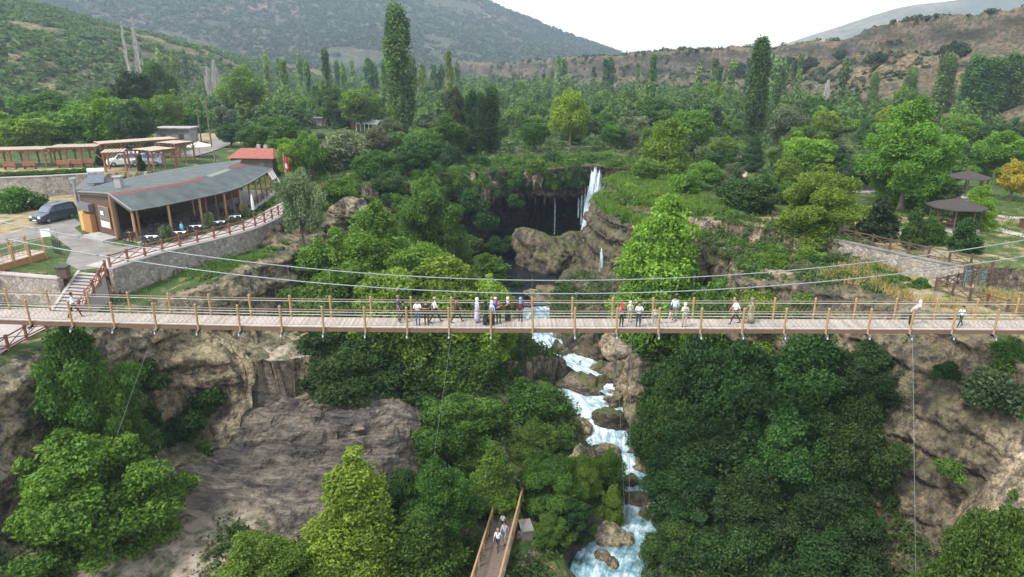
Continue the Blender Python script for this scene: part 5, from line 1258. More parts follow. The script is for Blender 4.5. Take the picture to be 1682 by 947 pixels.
    if scarf:
        m = MB(); m.lathe([(.165 * s, 1.33 * s), (.13 * s, 1.44 * s), (.095 * s, 1.53 * s), (.120 * s, 1.62 * s), (.122 * s, 1.70 * s), (.085 * s, 1.79 * s), (.02, 1.82 * s)], (hx - .025 * s, 0, 0), 12); m.build('headscarf', cmat(scarf), o, smooth=True)
    elif hair:
        m = MB(); m.lathe([(.098 * s, 1.63 * s), (.112 * s, 1.70 * s), (.090 * s, 1.765 * s), (.03 * s, 1.80 * s)], (hx - .025 * s, 0, 0), 12); m.build('hair', cmat(hair), o, smooth=True)
    if robe:
        c, zt = robe; w = .25 if pose in ('walk', 'stride') else .23
        m = MB(); n = 16; prof = [(.14, zt), (.16, zt - .22), (.145, 1.05), (.185, .85), (w * .9, .40), (w, .12)] if zt > 1.2 else [(.16, zt), (.19, .75), (w * .9, .35), (w, .10)]
        m.lathe([(r * s, z * s) for r, z in prof], (0, 0, 0), n); m.build('robe' if zt > 1.2 else 'skirt', cmat(c), o, smooth=True)
    if bag:
        m = MB(); m.box((-.02, .24 * s, .95 * s), (.24, .09, .28)); m.tube([(0, .24 * s, 1.08 * s), (.05, .1 * s, 1.42 * s), (0, -.08 * s, 1.46 * s)], .014, 5); m.build('shoulder_bag', cmat(bag), o)
    return o
_cm = {}
def cmat(c):
    c = tuple(c)
    if c not in _cm: _cm[c] = simple('cloth_%d' % len(_cm), c, .85, 0, .1, 8)
    return _cm[c]
WH = (.72, .73, .75); BK = (.018, .018, .02); NV = (.03, .04, .10); JN = (.07, .11, .20); GR = (.16, .16, .17)
PEOPLE = [  # px, foot row, facing deg (0 right, -90 to camera), label, kwargs
    (655, 526, 20, 'man in navy shirt and grey trousers, leftmost of the group near the middle', dict(top=NV, legs=(.10, .10, .13), pose='stand', hair=(.2, .17, .15))),
    (663, 529, 0, 'short person all in dark clothes beside the man in navy', dict(top=(.03, .025, .025), legs=(.04, .035, .03), h=1.5, pose='walk')),
    (687, 533, -90, 'man in white shirt and blue jeans leaning on the near railing', dict(top=WH, legs=JN, pose='fold')),
    (701, 533, -80, 'man in black shirt leaning on the railing next to the white shirt', dict(top=BK, legs=(.03, .03, .028), pose='fold')),
    (715, 529, 10, 'man in white shirt and dark trousers striding to the right', dict(top=(.62, .62, .60), legs=(.025, .025, .025), pose='stride', hair=(.3, .27, .22))),
    (750, 529, 10, 'man in dark brown shirt walking alone left of the women', dict(top=(.07, .045, .04), legs=BK, pose='stride')),
    (784, 529, 30, 'woman in long lilac robe with pale blue headscarf', dict(top=(.46, .40, .56), legs=(.45, .38, .52), scarf=(.60, .70, .82), robe=((.46, .38, .54), 1.36), sleeves='long', h=1.72)),
    (798, 533, 160, 'woman wrapped in a full black cloak', dict(top=BK, legs=BK, scarf=BK, robe=(BK, 1.38), sleeves='long', h=1.66)),
    (808, 533, 60, 'woman with blue and white headscarf and dark clothes', dict(top=(.35, .42, .55), legs=BK, scarf=(.50, .58, .72), sleeves='long', h=1.66, robe=(BK, 1.0))),
    (814, 530, 90, 'man in bright blue shirt facing the waterfall', dict(top=(.02, .07, .42), legs=(.03, .03, .04), pose='fold', h=1.8, hair=(.5, .5, .48))),
    (819, 531, -60, 'man in dark red shirt holding his arms together', dict(top=(.10, .03, .03), legs=BK, pose='phone', h=1.74)),
    (834, 526, -70, 'woman in dark robe with cream headscarf', dict(top=(.03, .03, .03), legs=BK, scarf=(.52, .47, .40), robe=((.022, .022, .025), 1.30), h=1.66, pose='phone')),
    (855, 527, -100, 'woman in maroon top, black trousers and blue patterned headscarf', dict(top=(.13, .03, .05), legs=BK, scarf=(.20, .25, .40), sleeves='long', h=1.68)),
    (1020, 537, -60, 'woman in red headscarf with black and white top', dict(top=(.28, .28, .30), legs=BK, scarf=(.60, .02, .04), sleeves='long', h=1.66, bag=(.05, .05, .05))),
    (1034, 529, 70, 'woman in beige clothes standing behind the red headscarf', dict(top=(.48, .43, .36), legs=(.30, .27, .22), h=1.5, sleeves='long', scarf=(.5, .45, .4))),
    (1048, 537, -90, 'man in pale blue shirt and navy trousers leaning on the near railing', dict(top=(.55, .62, .70), legs=(.03, .035, .07), pose='fold')),
    (1075, 533, -90, 'child in pale green shirt and grey trousers', dict(top=(.38, .50, .44), legs=(.28, .27, .27), h=1.28, shoes=(.55, .42, .36))),
    (1100, 530, 150, 'small child in pink clothes', dict(top=(.62, .42, .38), legs=(.55, .42, .36), h=1.02, pose='walk')),
    (1107, 527, 80, 'tall man in light blue jacket carrying a dark bag', dict(top=(.50, .58, .68), legs=(.20, .21, .20), sleeves='long', bag=NV, h=1.82)),
    (1123, 537, -90, 'woman in whitish coat and pinkish trousers with pale headscarf', dict(top=(.62, .64, .64), legs=(.46, .36, .34), scarf=(.60, .52, .46), sleeves='long', h=1.7, pose='phone')),
    (1207, 531, 185, 'person in white shirt and black trousers walking left', dict(top=WH, legs=BK, pose='stride', h=1.76)),
    (1232, 530, 175, 'woman in long khaki dress walking right of the white shirt', dict(top=(.27, .24, .15), legs=(.25, .22, .14), scarf=(.17, .16, .12), robe=((.27, .24, .15), 1.3), pose='walk', sleeves='long', h=1.78, bag=(.2, .17, .1))),
    (1493, 533, 0, 'person in black and white leaning forward over the railing at right', dict(top=(.35, .34, .36), legs=BK, pose='lean_fwd', scarf=(.60, .5, .5), sleeves='long', h=1.72)),
    (1576, 536, -160, 'boy in white shirt and dark trousers walking at the far right', dict(top=(.62, .68, .74), legs=(.03, .03, .04), pose='stride', h=1.46)),
    (124, 521, 10, 'man in white shirt and black trousers walking in front of the steps', dict(top=(.68, .72, .80), legs=BK, pose='stride', h=1.74, skin=(.3, .17, .12))),
]
for px, row, deg, lb, kw in PEOPLE:
    z = .3 if px < 200 else 0
    for _ in range(3): p = at(px, row, z); z = dz(p.x)
    p.y = min(max(p.y, NEARY + .22), FARY - .15)
    o = person((p.x, p.y, z + .005), R(deg), lb, **kw); o['group'] = 'people on the suspension footbridge'

# ------------------------------------------------------------------ fences, walls, paving
def fence(name, path, label, mat, sp_=1.9, h=1.05, n=None):
    P_ = [Vector(p) for p in path]; L = [0]
    for a, b in zip(P_[:-1], P_[1:]): L.append(L[-1] + (b - a).length)
    cnt_ = max(2, int(L[-1] / sp_) + 1); o = empty(name, P_[0], 0, label, 'fence'); pts = []
    for k in range(cnt_):
        d = L[-1] * k / (cnt_ - 1); i = max(j for j in range(len(L)) if L[j] <= d + 1e-6); i = min(i, len(P_) - 2); pts.append(P_[i].lerp(P_[i + 1], (d - L[i]) / (L[i + 1] - L[i])) - P_[0])
    pm = MB(); pm.box((0, 0, h / 2 - .1), (.15, .15, h + .25)); pm.box((0, 0, h + .045), (.18, .18, .05)); p0 = None
    for q in pts:
        if p0 is None: p0 = pm.build('post', M[mat], o); p_ = p0
        else: p_ = p0.copy(); col.objects.link(p_); p_.parent = o
        p_.location = q
    m = MB(); c = MB()
    for a, b in zip(pts[:-1], pts[1:]):
        u = Vector((0, 0, 1)); m.beam(a + u * (h - .08), b + u * (h - .08), .07, .09); m.beam(a + u * .22, b + u * .22, .06, .08)
        c.beam(a + u * .26, b + u * (h - .14), .05, .06); c.beam(b + u * .26, a + u * (h - .14), .05, .06)
    m.build('rails', M[mat], o); c.build('cross_braces', M[mat], o); return o
def wall(name, path, z0, z1, th, label, mat='stone', cope=True, out=0, cmt='paving'):
    P_ = [Vector((p[0], p[1], 0)) for p in path]; o = empty(name, (P_[0].x, P_[0].y, z0), 0, label, 'wall'); O = o.location.copy(); m = MB(); c = MB()
    nrm = []
    for i in range(len(P_)):
        d = (P_[min(i + 1, len(P_) - 1)] - P_[max(i - 1, 0)]).normalized(); nrm.append(Vector((d.y, -d.x, 0)))
    def band(mb, o0, o1, a, b):
        v = []
        for p, q in zip(P_, nrm):
            for (oo, zz) in ((o0, a), (o1, a), (o1, b), (o0, b)): v.append(p + q * oo + Vector((0, 0, zz)) - O)
        f = []
        for i in range(len(P_) - 1):
            for k in range(4): f.append((i * 4 + k, i * 4 + (k + 1) % 4, (i + 1) * 4 + (k + 1) % 4, (i + 1) * 4 + k))
        e = (len(P_) - 1) * 4; f += [(3, 2, 1, 0), (e, e + 1, e + 2, e + 3)]; mb.add(v, f)
    band(m, 0 + out, th + out, z0, z1); m.build('masonry', M[mat], o)
    if cope: band(c, -.06 + out, th + .06 + out, z1 + .003, z1 + .11); c.build('coping', M[cmt], o)
    return o
def sub(path, n):
    out = []
    for a, b in zip(path[:-1], path[1:]):
        for k in range(n): t = k / n; out.append(tuple(Vector(a).lerp(Vector(b), t)))
    return out + [tuple(path[-1])]
def smooth_path(P_, it=3):
    P_ = [Vector(p) for p in P_]
    for _ in range(it):
        Q = [P_[0]]
        for a, b in zip(P_[:-1], P_[1:]): Q += [a.lerp(b, .25), a.lerp(b, .75)]
        Q.append(P_[-1]); P_ = Q
    return P_
FL = smooth_path(FENCE_L, 2)
wall('stone_retaining_wall', [p for p in FL], -3.2, .02, .45, 'curved stone retaining wall under the red-brown fence of the restaurant path')
fence('crossed_rail_fence', [p + Vector((0, 0, .13)) for p in FL[1:]], 'long red-brown crossed-rail fence along the curved path below the restaurant', 'red_wood', 1.75)
a, b = at(-60, 443, 0), at(103, 456, 0); wall('stone_retaining_wall', [(a.x, a.y), (b.x, b.y)], -3.4, .02, .5, 'straight stone retaining wall left of the steps')
def ribbon_sheet(name, path, hw, mat, z=None, dzz=.03, label=None):
    P_ = smooth_path([Vector((p[0], p[1], 0)) for p in path], 2); v = []; f = []
    for i, p in enumerate(P_):
        d = (P_[min(i + 1, len(P_) - 1)] - P_[max(i - 1, 0)]).normalized(); q = Vector((-d.y, d.x, 0))
        for k in range(5):
            c = p + q * hw * (k / 2 - 1); v.append((c.x, c.y, (gz(c.x, c.y) if z is None else z) + dzz))
    for i in range(len(P_) - 1):
        for k in range(4): f.append((i * 5 + k, i * 5 + k + 1, (i + 1) * 5 + k + 1, (i + 1) * 5 + k))
    return tag(mesh_np(name, np.array(v), f, M[mat]), kind='structure')
def offp(path, d):
    out = []
    for i, p in enumerate(path):
        t = (path[min(i + 1, len(path) - 1)] - path[max(i - 1, 0)]).normalized(); out.append(p + Vector((-t.y, t.x, 0)) * d)
    return out
ribbon_sheet('paved_path', [tuple(p)[:2] for p in offp(FL, 1.35)], 1.25, 'paving', 0, .06)
def sheet(name, poly, z, mat):
    bm = bmesh.new(); vs_ = [bm.verts.new((p[0], p[1], z)) for p in poly]; f = bm.faces.new(vs_)
    if f.normal.z < 0: f.normal_flip()
    bmesh.ops.triangulate(bm, faces=[f]); me = bpy.data.meshes.new(name); bm.to_mesh(me); bm.free(); me.materials.append(M[mat]); o = bpy.data.objects.new(name, me); col.objects.link(o); return tag(o, kind='structure')
sheet('gravel_yard', [at(*q, 0) for q in ((85, 385), (118, 370), (135, 385), (195, 405), (232, 404), (300, 398), (262, 408), (200, 430), (170, 440), (130, 444), (108, 432), (118, 410))], .03, 'gravel')
sheet('driveway', [at(*q, 0) for q in ((0, 388), (60, 372), (118, 356), (135, 368), (100, 384), (60, 392), (0, 402))], .024, 'gravel')
sheet('plaza', [(-48, 41), (-36.6, 41), at(0, 583, -2.6), at(35, 561, -2.6), at(75, 541, -2.6), at(95, 524, -2.6), (-34.5, 50.6), (-37.5, 52), (-48, 52)], -2.52, 'paving')
fence('crossed_rail_fence', [Vector((-37.5, 41.3, -2.55)), at(0, 583, -2.55), at(35, 561, -2.55), at(77, 540, -2.55)], 'short red-brown crossed-rail fence around the pale plaza at the left edge', 'red_wood', 1.6)
# steps from plaza up to the yard
s_top = at(150, 449, 0); steps = empty('stone_steps', (s_top.x, s_top.y, 0), 0, 'flight of pale stone steps up to the restaurant yard', 'steps')
dirx = Vector((-.10, -1, 0)).normalized(); side = Vector((1, -.2, 0)).normalized(); nst = 15
for k in range(nst):
    m = MB(); c = dirx * (.30 * k); zt = .05 - (2.6 / nst) * k
    a_ = [c + side * (-1.0), c + side * 1.0, c + side * 1.0 + dirx * .36, c - side * 1.0 + dirx * .36]; m.prism(a_, zt - .06, zt); o = m.build('tread', M['paving'], steps)
    m = MB(); a_ = [c + side * (-.99), c + side * .99, c + side * .99 + dirx * .30, c - side * .99 + dirx * .30]; m.prism(a_, zt - 1.2, zt - .063); m.build('riser', M['asphalt'], steps)
for sg, nm in ((-1, 'l'), (1, 'r')):
    m = MB(); p0 = side * 1.15 * sg; L = dirx * .30 * nst
    v = [p0 - side * .14 + Vector((0, 0, .22)), p0 + side * .14 + Vector((0, 0, .22)), p0 + L + side * .14 + Vector((0, 0, -2.35)), p0 + L - side * .14 + Vector((0, 0, -2.35))]; v2 = [q + Vector((0, 0, -2.4)) for q in v]
    m.add(v + v2, [(0, 3, 2, 1), (4, 5, 6, 7), (0, 1, 5, 4), (1, 2, 6, 5), (2, 3, 7, 6), (3, 0, 4, 7)]); m.build('side_wall', M['paving'], steps)
pa = s_top + side * 1.45; fence('crossed_rail_fence', [pa + Vector((0, 0, .1)), pa + dirx * .30 * nst + Vector((0, 0, -2.55))], 'sloping red-brown fence beside the stone steps', 'red_wood', 1.0)
# back wall and hedge
a, b, c_ = at(-60, 327, 0), at(75, 321, 0), at(152, 316, 0)
wall('stone_retaining_wall', [(a.x, a.y), (b.x, b.y), (c_.x, c_.y)], -.3, 2.5, .5, 'high stone wall behind the parked van with a hedge on top')
hg = [Vector((a.x, a.y + 1.2, 2.5)), Vector((b.x, b.y + 1.2, 2.5)), Vector((c_.x, c_.y + 1.2, 2.5))]
for k in range(26):
    t = k / 25 * 2; i = min(int(t), 1); q = hg[i].lerp(hg[i + 1], t - i); plant('bush_m1', q.x, q.y, q.z - .3, 1.15, 1.1, 'mid', 'clipped green hedge bush on top of the high stone wall', 'hedge', 'hedge bushes on the stone wall')
# right park
def gnd(px, py, z=0):
    for _ in range(4): p = at(px, py, z); z = gz(p.x, p.y)
    return at(px, py, z)
wall('stone_retaining_wall', [(31.6, 64.8), (35.3, 59), (38.3, 55.2)], -2.4, .05, .45, 'stone retaining wall below the park fence on the right', cmt='gravel')
fence('crossed_rail_fence', [Vector((31.9, 64.8, .1)), Vector((35.5, 59.3, .1)), Vector((38.4, 55.5, .1)), gnd(1628, 446)], 'dark brown crossed-rail fence on top of the park retaining wall', 'brown_wood', 1.5)
fence('crossed_rail_fence', [gnd(1536, 476), gnd(1571, 468), gnd(1610, 463), gnd(1649, 458)], 'brown crossed-rail fence enclosing the viewpoint at right, upper side', 'brown_wood', 1.4)
fence('crossed_rail_fence', [gnd(1536, 477), gnd(1584, 492), gnd(1630, 508), gnd(1690, 524)], 'brown crossed-rail fence descending to the bridge end at right', 'brown_wood', 1.4)
fence('crossed_rail_fence', [gnd(1268, 362), gnd(1290, 366)], 'short dark fence glimpsed between the round dark tree and the yellow-green tree', 'brown_wood', 1.2)
ribbon_sheet('footpath', [at(1600, 364, 0)[:2], at(1640, 378, 0)[:2], at(1700, 392, 0)[:2]], .8, 'paving', None, .05)
ribbon_sheet('footpath', [at(1610, 350, 0)[:2], at(1650, 357, 0)[:2], at(1700, 360, 0)[:2]], .7, 'paving', None, .05)
ribbon_sheet('dirt_path', [at(1212, 300, 0)[:2], at(1222, 270, 0)[:2], at(1210, 245, 0)[:2], at(1190, 232, 0)[:2]], .9, 'reed', None, .06)
def gazebo(px, py, Y, lb, s=.8, furn=True):
    p = atY(px, py, Y); z = gz(p.x, Y); o = empty('gazebo', (p.x, Y, z), .25, lb, 'pavilion'); m = MB(); m.lathe([(3.0 * s, -.2), (3.0 * s, .15), (2.9 * s, .2)], (0, 0, 0), 8); m.build('floor', M['concrete'], o)
    m = MB(); m.lathe([(3.5 * s, 2.35), (3.45 * s, 2.45), (1.2 * s, 2.95), (.15, 3.2), (.05, 3.4)], (0, 0, 0), 8); m.build('roof', M['dark'], o)
    for k in range(8):
        th = k * math.pi / 4; m = MB(); m.tube([(2.75 * s * math.cos(th), 2.75 * s * math.sin(th), .2), (2.75 * s * math.cos(th), 2.75 * s * math.sin(th), 2.45)], .08, 6); m.build('post', M['brown_wood'], o)
    m = MB()
    for k in range(8):
        if k == 5: continue
        a, b = k * math.pi / 4, (k + 1) * math.pi / 4; A, B = [Vector((2.75 * s * math.cos(t), 2.75 * s * math.sin(t), 0)) for t in (a, b)]
        for zz in (.5, .95): m.beam(A + Vector((0, 0, zz)), B + Vector((0, 0, zz)), .05, .07)
    m.build('railing', M['brown_wood'], o)
    if furn:
        for (dx, dy) in ((-1, .3), (.9, -.6), (.5, 1.1)): table((p.x + dx, Y + dy, z + .2), random.random(), 'wooden table inside the park pavilion by the rounded conifer', 'tables in the park pavilion', 'brown_wood', 'brown_wood')
TB = {}
def table(loc, rz, lb, g, mt='white', mc='black', chairs=4):
    k = mt + mc
    if k not in TB:
        t = empty('table', (0, 0, 0), 0); m = MB(); m.box((0, 0, .74), (1.15, .75, .04)); m.build('tabletop', M[mt], t)
        for sx in (-.5, .5):
            for sy in (-.3, .3): m = MB(); m.box((sx, sy, .36), (.05, .05, .72)); m.build('leg', M[mc], t)
        c = empty('chair', (0, 0, 0), 0); m = MB(); m.box((0, 0, .45), (.44, .44, .05)); m.build('seat', M[mc], c)
        m = MB(); m.box((-.2, 0, .78), (.04, .42, .36)); m.box((-.2, -.19, .55), (.04, .04, .2)); m.box((-.2, .19, .55), (.04, .04, .2)); m.build('backrest', M[mc], c)
        for sx in (-.19, .19):
            for sy in (-.19, .19): m = MB(); m.box((sx, sy, .215), (.04, .04, .42)); m.build('leg', M[mc], c)
        TB[k] = [t, c, True, True, list(t.children), list(c.children)]
    q = TB[k]
    def inst(i, l, r):
        if q[2 + i]: o = q[i]; q[2 + i] = False
        else:
            o = q[i].copy(); col.objects.link(o)
            for ch in q[4 + i]: c = ch.copy(); col.objects.link(c); c.parent = o
        o.location = l; o.rotation_euler = (0, 0, r); return o
    o = inst(0, loc, rz); tag(o, lb, 'table', g)
    for k_, (dx, dy, r) in enumerate(((-.3, -.62, math.pi / 2), (.3, -.62, math.pi / 2), (-.3, .62, -math.pi / 2), (.3, .62, -math.pi / 2))[:chairs]):
        v = Matrix.Rotation(rz, 3, 'Z') @ Vector((dx, dy, 0)); o = inst(1, Vector(loc) + v, rz + r); tag(o, lb.replace('table', 'chair', 1).replace('white-topped', 'black').replace('dark-topped', 'black'), 'chair', g.replace('tables', 'chairs'))
gazebo(1565, 372, 69, 'dark pavilion with tables beside the rounded conifer'); gazebo(1582, 330, 88, 'small pavilion roof seen above the first pavilion', .8, False); gazebo(1412, 308, 92, 'pavilion half hidden behind trees left of the tallest park tree', .7, False); gazebo(1470, 258, 118, 'far pavilion roof behind the park trees', .7, False)
for px, py, lb in ((1587, 478, 'left teal information board on metal posts by the fenced viewpoint'), (1606, 478, 'right teal information board on metal posts by the fenced viewpoint')):
    p = gnd(px, py); o = empty('information_board', p, .2, lb, 'sign'); m = MB(); m.tube([(-.4, 0, -.1), (-.4, 0, 1.9)], .04, 6); m.tube([(.4, 0, -.1), (.4, 0, 1.9)], .04, 6); m.build('posts', M['steel'], o); m = MB(); m.box((0, -.05, 1.35), (.9, .04, 1.0)); m.build('panel', M['teal'], o)
p = gnd(1680, 374); o = empty('litter_bin', p, 0, 'dark litter bin beside the park path at the right edge', 'bin'); m = MB(); m.box((0, 0, .45), (.55, .55, .9)); m.build('box', M['brown_wood'], o); m = MB(); m.box((0, 0, .95), (.6, .6, .06)); m.build('lid', M['black'], o)

# ------------------------------------------------------------------ restaurant
def resamp(P_, n):
    P_ = [Vector(p) for p in P_]; L = [0]
    for a, b in zip(P_[:-1], P_[1:]): L.append(L[-1] + (b - a).length)
    out = []
    for k in range(n):
        d = L[-1] * k / (n - 1); i = min(max(j for j in range(len(L)) if L[j] <= d + 1e-6), len(P_) - 2); out.append(P_[i].lerp(P_[i + 1], (d - L[i]) / (L[i + 1] - L[i])))
    return out
NR = 21
EF = resamp(smooth_path([at(216, 345, 3.2), at(270, 335.5, 3.2), at(321, 325, 3.2), at(365, 315.5, 3.2), at(405, 303, 3.2), at(447, 276, 3.2)]), NR)
RG = resamp(smooth_path([at(177, 317, 4.6), at(240, 309, 4.6), at(297, 299.5, 4.6), at(345, 286.5, 4.6), at(394, 268, 4.6)]), NR)
EB = resamp(smooth_path([at(127, 314, 4.1), at(203, 293, 4.1), at(294, 275.5, 4.1), at(345, 268.5, 4.1), at(396, 262, 4.1)]), NR)
rest = empty('restaurant', (EF[0].x, EF[0].y, 0), 0, 'long curved wooden restaurant with dark green felt roof and open terrace', 'restaurant'); RO = rest.location.copy()
def loft(mb, rows, th=None):
    n = len(rows[0]); v = [p - RO for r_ in rows for p in r_]; f = []
    for j in range(len(rows) - 1):
        for i in range(n - 1): f.append((j * n + i, j * n + i + 1, (j + 1) * n + i + 1, (j + 1) * n + i))
    mb.add(v, f)
dn = Vector((0, 0, -.16)); m = MB(); loft(m, [EF, RG, EB]); loft(m, [[p + dn for p in EB], [p + dn for p in RG], [p + dn for p in EF]])
loft(m, [[p + dn for p in EF], EF]); loft(m, [EB, [p + dn for p in EB]])
for i in (0, -1):
    q = [EF[i], RG[i], EB[i]]; q2 = [p + dn for p in q]; m.add([p - RO for p in q + q2], [(0, 1, 4, 3), (1, 2, 5, 4)] if i == -1 else [(0, 3, 4, 1), (1, 4, 5, 2)])
roof = m.build('roof', M['roof_green'], rest)
m = MB()
for Pl in (EF, EB): 
    for a, b in zip(Pl[:-1], Pl[1:]): m.beam(a - RO + Vector((0, 0, -.05)), b - RO + Vector((0, 0, -.05)), .14, .10)
m.beam(EF[0] - RO + Vector((0, 0, .0)), RG[0] - RO, .12, .12); m.beam(RG[0] - RO, EB[0] - RO, .12, .12)
m.build('gutter', M['steel'], roof)
def strip_on(i0, i1, mt, w=.16, off=.25):
    m = MB(); A = [RG[i].lerp(EF[i], off) + Vector((0, 0, .012)) for i in range(i0, i1 + 1)]; B = [RG[i].lerp(EF[i], off - w) + Vector((0, 0, .012)) for i in range(i0, i1 + 1)]; loft(m, [A, B]); m.build('felt_strip', M[mt], roof)
strip_on(0, 10, 'red_strip', .13, .14); strip_on(11, 16, 'green_strip', .13, .14); strip_on(17, 20, 'red_strip', .26, .2)
m = MB()
for k in range(NR):
    m.beam(RG[k] - RO + Vector((0, 0, -.24)), EF[k] - RO + Vector((0, 0, -.24)), .08, .12); m.beam(RG[k] - RO + Vector((0, 0, -.24)), EB[k] - RO + Vector((0, 0, -.24)), .08, .12)
m.build('rafters', M['wall_wood'], roof)
ch = at(197, 309, 4.3); m = MB(); m.box(ch - RO + Vector((0, 0, .5)), (.62, .62, 1.3)); cm = m.build('chimney', M['concrete'], roof); m = MB(); m.box(ch - RO + Vector((0, 0, 1.2)), (.8, .8, .1)); m.build('chimney_cap', M['concrete'], cm)
gl_ = lambda p, z: Vector((p.x, p.y, z))
INN = [RG[i].lerp(EB[i], .45) for i in range(NR)]
m = MB(); poly = [gl_(EF[i], 0).lerp(gl_(RG[i], 0), -.12) - RO for i in range(NR)] + [gl_(EB[i], 0) - RO for i in range(NR - 1, -1, -1)]; m.prism(poly, -.05, .10); m.build('terrace_floor', M['concrete'], rest)
def vwall(mb, A, B, z0, zA, zB, th=.14):
    d = (B - A).normalized(); q = Vector((d.y, -d.x, 0)) * th / 2; v = []
    for p, zt in ((A, zA), (B, zB)): v += [gl_(p - q, z0) - RO, gl_(p + q, z0) - RO, gl_(p + q, zt) - RO, gl_(p - q, zt) - RO]
    mb.add(v, [(0, 1, 2, 3), (4, 7, 6, 5), (0, 4, 5, 1), (1, 5, 6, 2), (2, 6, 7, 3), (3, 7, 4, 0)])
m = MB(); i_ = .04; A0 = RG[0].lerp(RG[1], .25); A1 = EB[0].lerp(EB[1], .25); A2 = EF[0].lerp(EF[1], .2)
Lw = A1.lerp(A0, 1.0)
vwall(m, A1.lerp(A0, .02), A0.lerp(A2, .12), .1, 3.92, 4.3); vwall(m, A1, EB[-1].lerp(EB[-2], .3), .1, 3.9, 3.9); m.build('wall', M['wall_wood'], rest)
m = MB(); vwall(m, INN[1], INN[10], .1, 4.1, 4.1); vwall(m, INN[10], INN[-2], .1, 4.1, 4.1); m.build('inner_wall', M['wall_wood'], rest)
# end wall window, yellow shed panels, platform
dE = (A0 - A1).normalized(); qE = Vector((dE.y, -dE.x, 0)); wp = lambda t, o_, z: A1.lerp(A0, t) + qE * o_ + Vector((0, 0, z - A1.lerp(A0, t).z))
m = MB()
def panel(mb, t0, t1, z0, z1, o_, th):
    a, b = wp(t0, o_, 0), wp(t1, o_, 0); v = []
    for off in (0, th):
        for p in (a, b):
            for z in (z0, z1): v.append(Vector((p.x, p.y, z)) + qE * off - RO)
    mb.add(v, [(0, 1, 3, 2), (4, 6, 7, 5), (0, 4, 5, 1), (2, 3, 7, 6), (1, 5, 7, 3), (0, 2, 6, 4)])
if wp(.5, 1, 0).y > wp(.5, 0, 0).y: qE = -qE
panel(m, .56, .86, .9, 3.1, .09, .05); fr_ = m.build('window', M['orange_wood'], rest)
m = MB()
for k in range(3): panel(m, .58 + k * .092, .655 + k * .092, 1.0, 1.9, .143, .02); panel(m, .58 + k * .092, .655 + k * .092, 2.0, 3.0, .143, .02)
m.build('pane', M['glass'], fr_)
m = MB(); panel(m, .58, .84, 1.0, 1.6, .165, .012); panel(m, .62, .70, 2.2, 2.6, .165, .012); m.build('poster', M['white'], fr_)
m = MB(); panel(m, .14, .40, .12, 2.0, .10, .5); m.build('shed_cupboard', M['orange_wood'], rest)
m = MB(); panel(m, 0, .14, .12, 2.1, .10, .35); m.build('corner_board', M['yellow'], rest)
m = MB(); panel(m, .05, .40, 2.35, 3.1, .10, .5); m.build('porch_hood', M['asphalt'], rest)
m = MB(); panel(m, .42, 1.02, .02, .28, .12, 1.5); m.build('entrance_platform', M['concrete'], rest)
m = MB(); m.tube([wp(-.02, .35, 0) - RO, wp(-.02, .35, 4.9) - RO], .13, 10); m.tube([wp(-.02, .35, 4.9) - RO, wp(-.02, .35, 5.25) - RO], .22, 10); m.tube([wp(-.02, .35, 5.35) - RO, wp(-.02, .35, 5.42) - RO], .34, 10); m.build('flue', M['steel'], rest)
for k, t in enumerate((0.15, 2.9, 5.6, 8.2, 10.6, 12.8, 14.8, 16.6, 18.2, 19.8)):
    i = int(t); q = EF[i].lerp(EF[min(i + 1, NR - 1)], t - i).lerp(RG[i], .10); m = MB(); m.tube([gl_(q, 0) - RO, gl_(q, 3.12) - RO], .13, 8); m.build('post', M['orange_wood'] if k in (3, 5) else M['post'], rest)
    if k < 9:
        q = RG[i].lerp(EF[i], .05); m = MB(); m.tube([gl_(q, .1) - RO, gl_(q, 4.4) - RO], .12, 8); m.build('post', M['orange_wood'], rest)
m = MB(); a, b = EF[0].lerp(RG[0], .85), EF[0].lerp(RG[0], .15)
q = [gl_(EF[0].lerp(EF[1], .3).lerp(RG[0], t), 0) for t in (.1, .5)]
vwall(m, q[0], q[1], .1, .95, .95, .06); m.build('low_partition', M['orange_wood'], rest)
m = MB()
for k in range(11, 20):
    a, b = EF[k].lerp(RG[k], .06), EF[k + 1].lerp(RG[k + 1], .06)
    for z in (.55, 1.0): m.beam(gl_(a, z) - RO, gl_(b, z) - RO, .05, .07)
    for t in (.25, .5, .75): q = a.lerp(b, t); m.beam(gl_(q, .1) - RO, gl_(q, 1.0) - RO, .04, .04)
m.build('terrace_railing', M['brown_wood'], rest)
# awning at the far end
aw = empty('awning', (EF[-1].x, EF[-1].y, 0), 0, 'white and reddish striped canvas awning at the far end of the terrace', 'awning'); AO = aw.location.copy()
for k in range(8):
    t0, t1 = k / 8, (k + 1) / 8; a0, a1 = EF[-3].lerp(EF[-1], t0), EF[-3].lerp(EF[-1], t1); o_ = Vector((1.2, -.5, -1.9)); m = MB()
    v = [a0, a1, a1 + o_, a0 + o_]; v = [p - AO + Vector((0, 0, -.12)) for p in v]; v2 = [p + Vector((0, 0, -.03)) for p in v]; m.add(v + v2, [(0, 3, 2, 1), (4, 5, 6, 7), (0, 1, 5, 4), (1, 2, 6, 5), (2, 3, 7, 6), (3, 0, 4, 7)]); m.build('canvas_strip', M['white'] if k % 3 else cmat((.55, .33, .28)), aw)
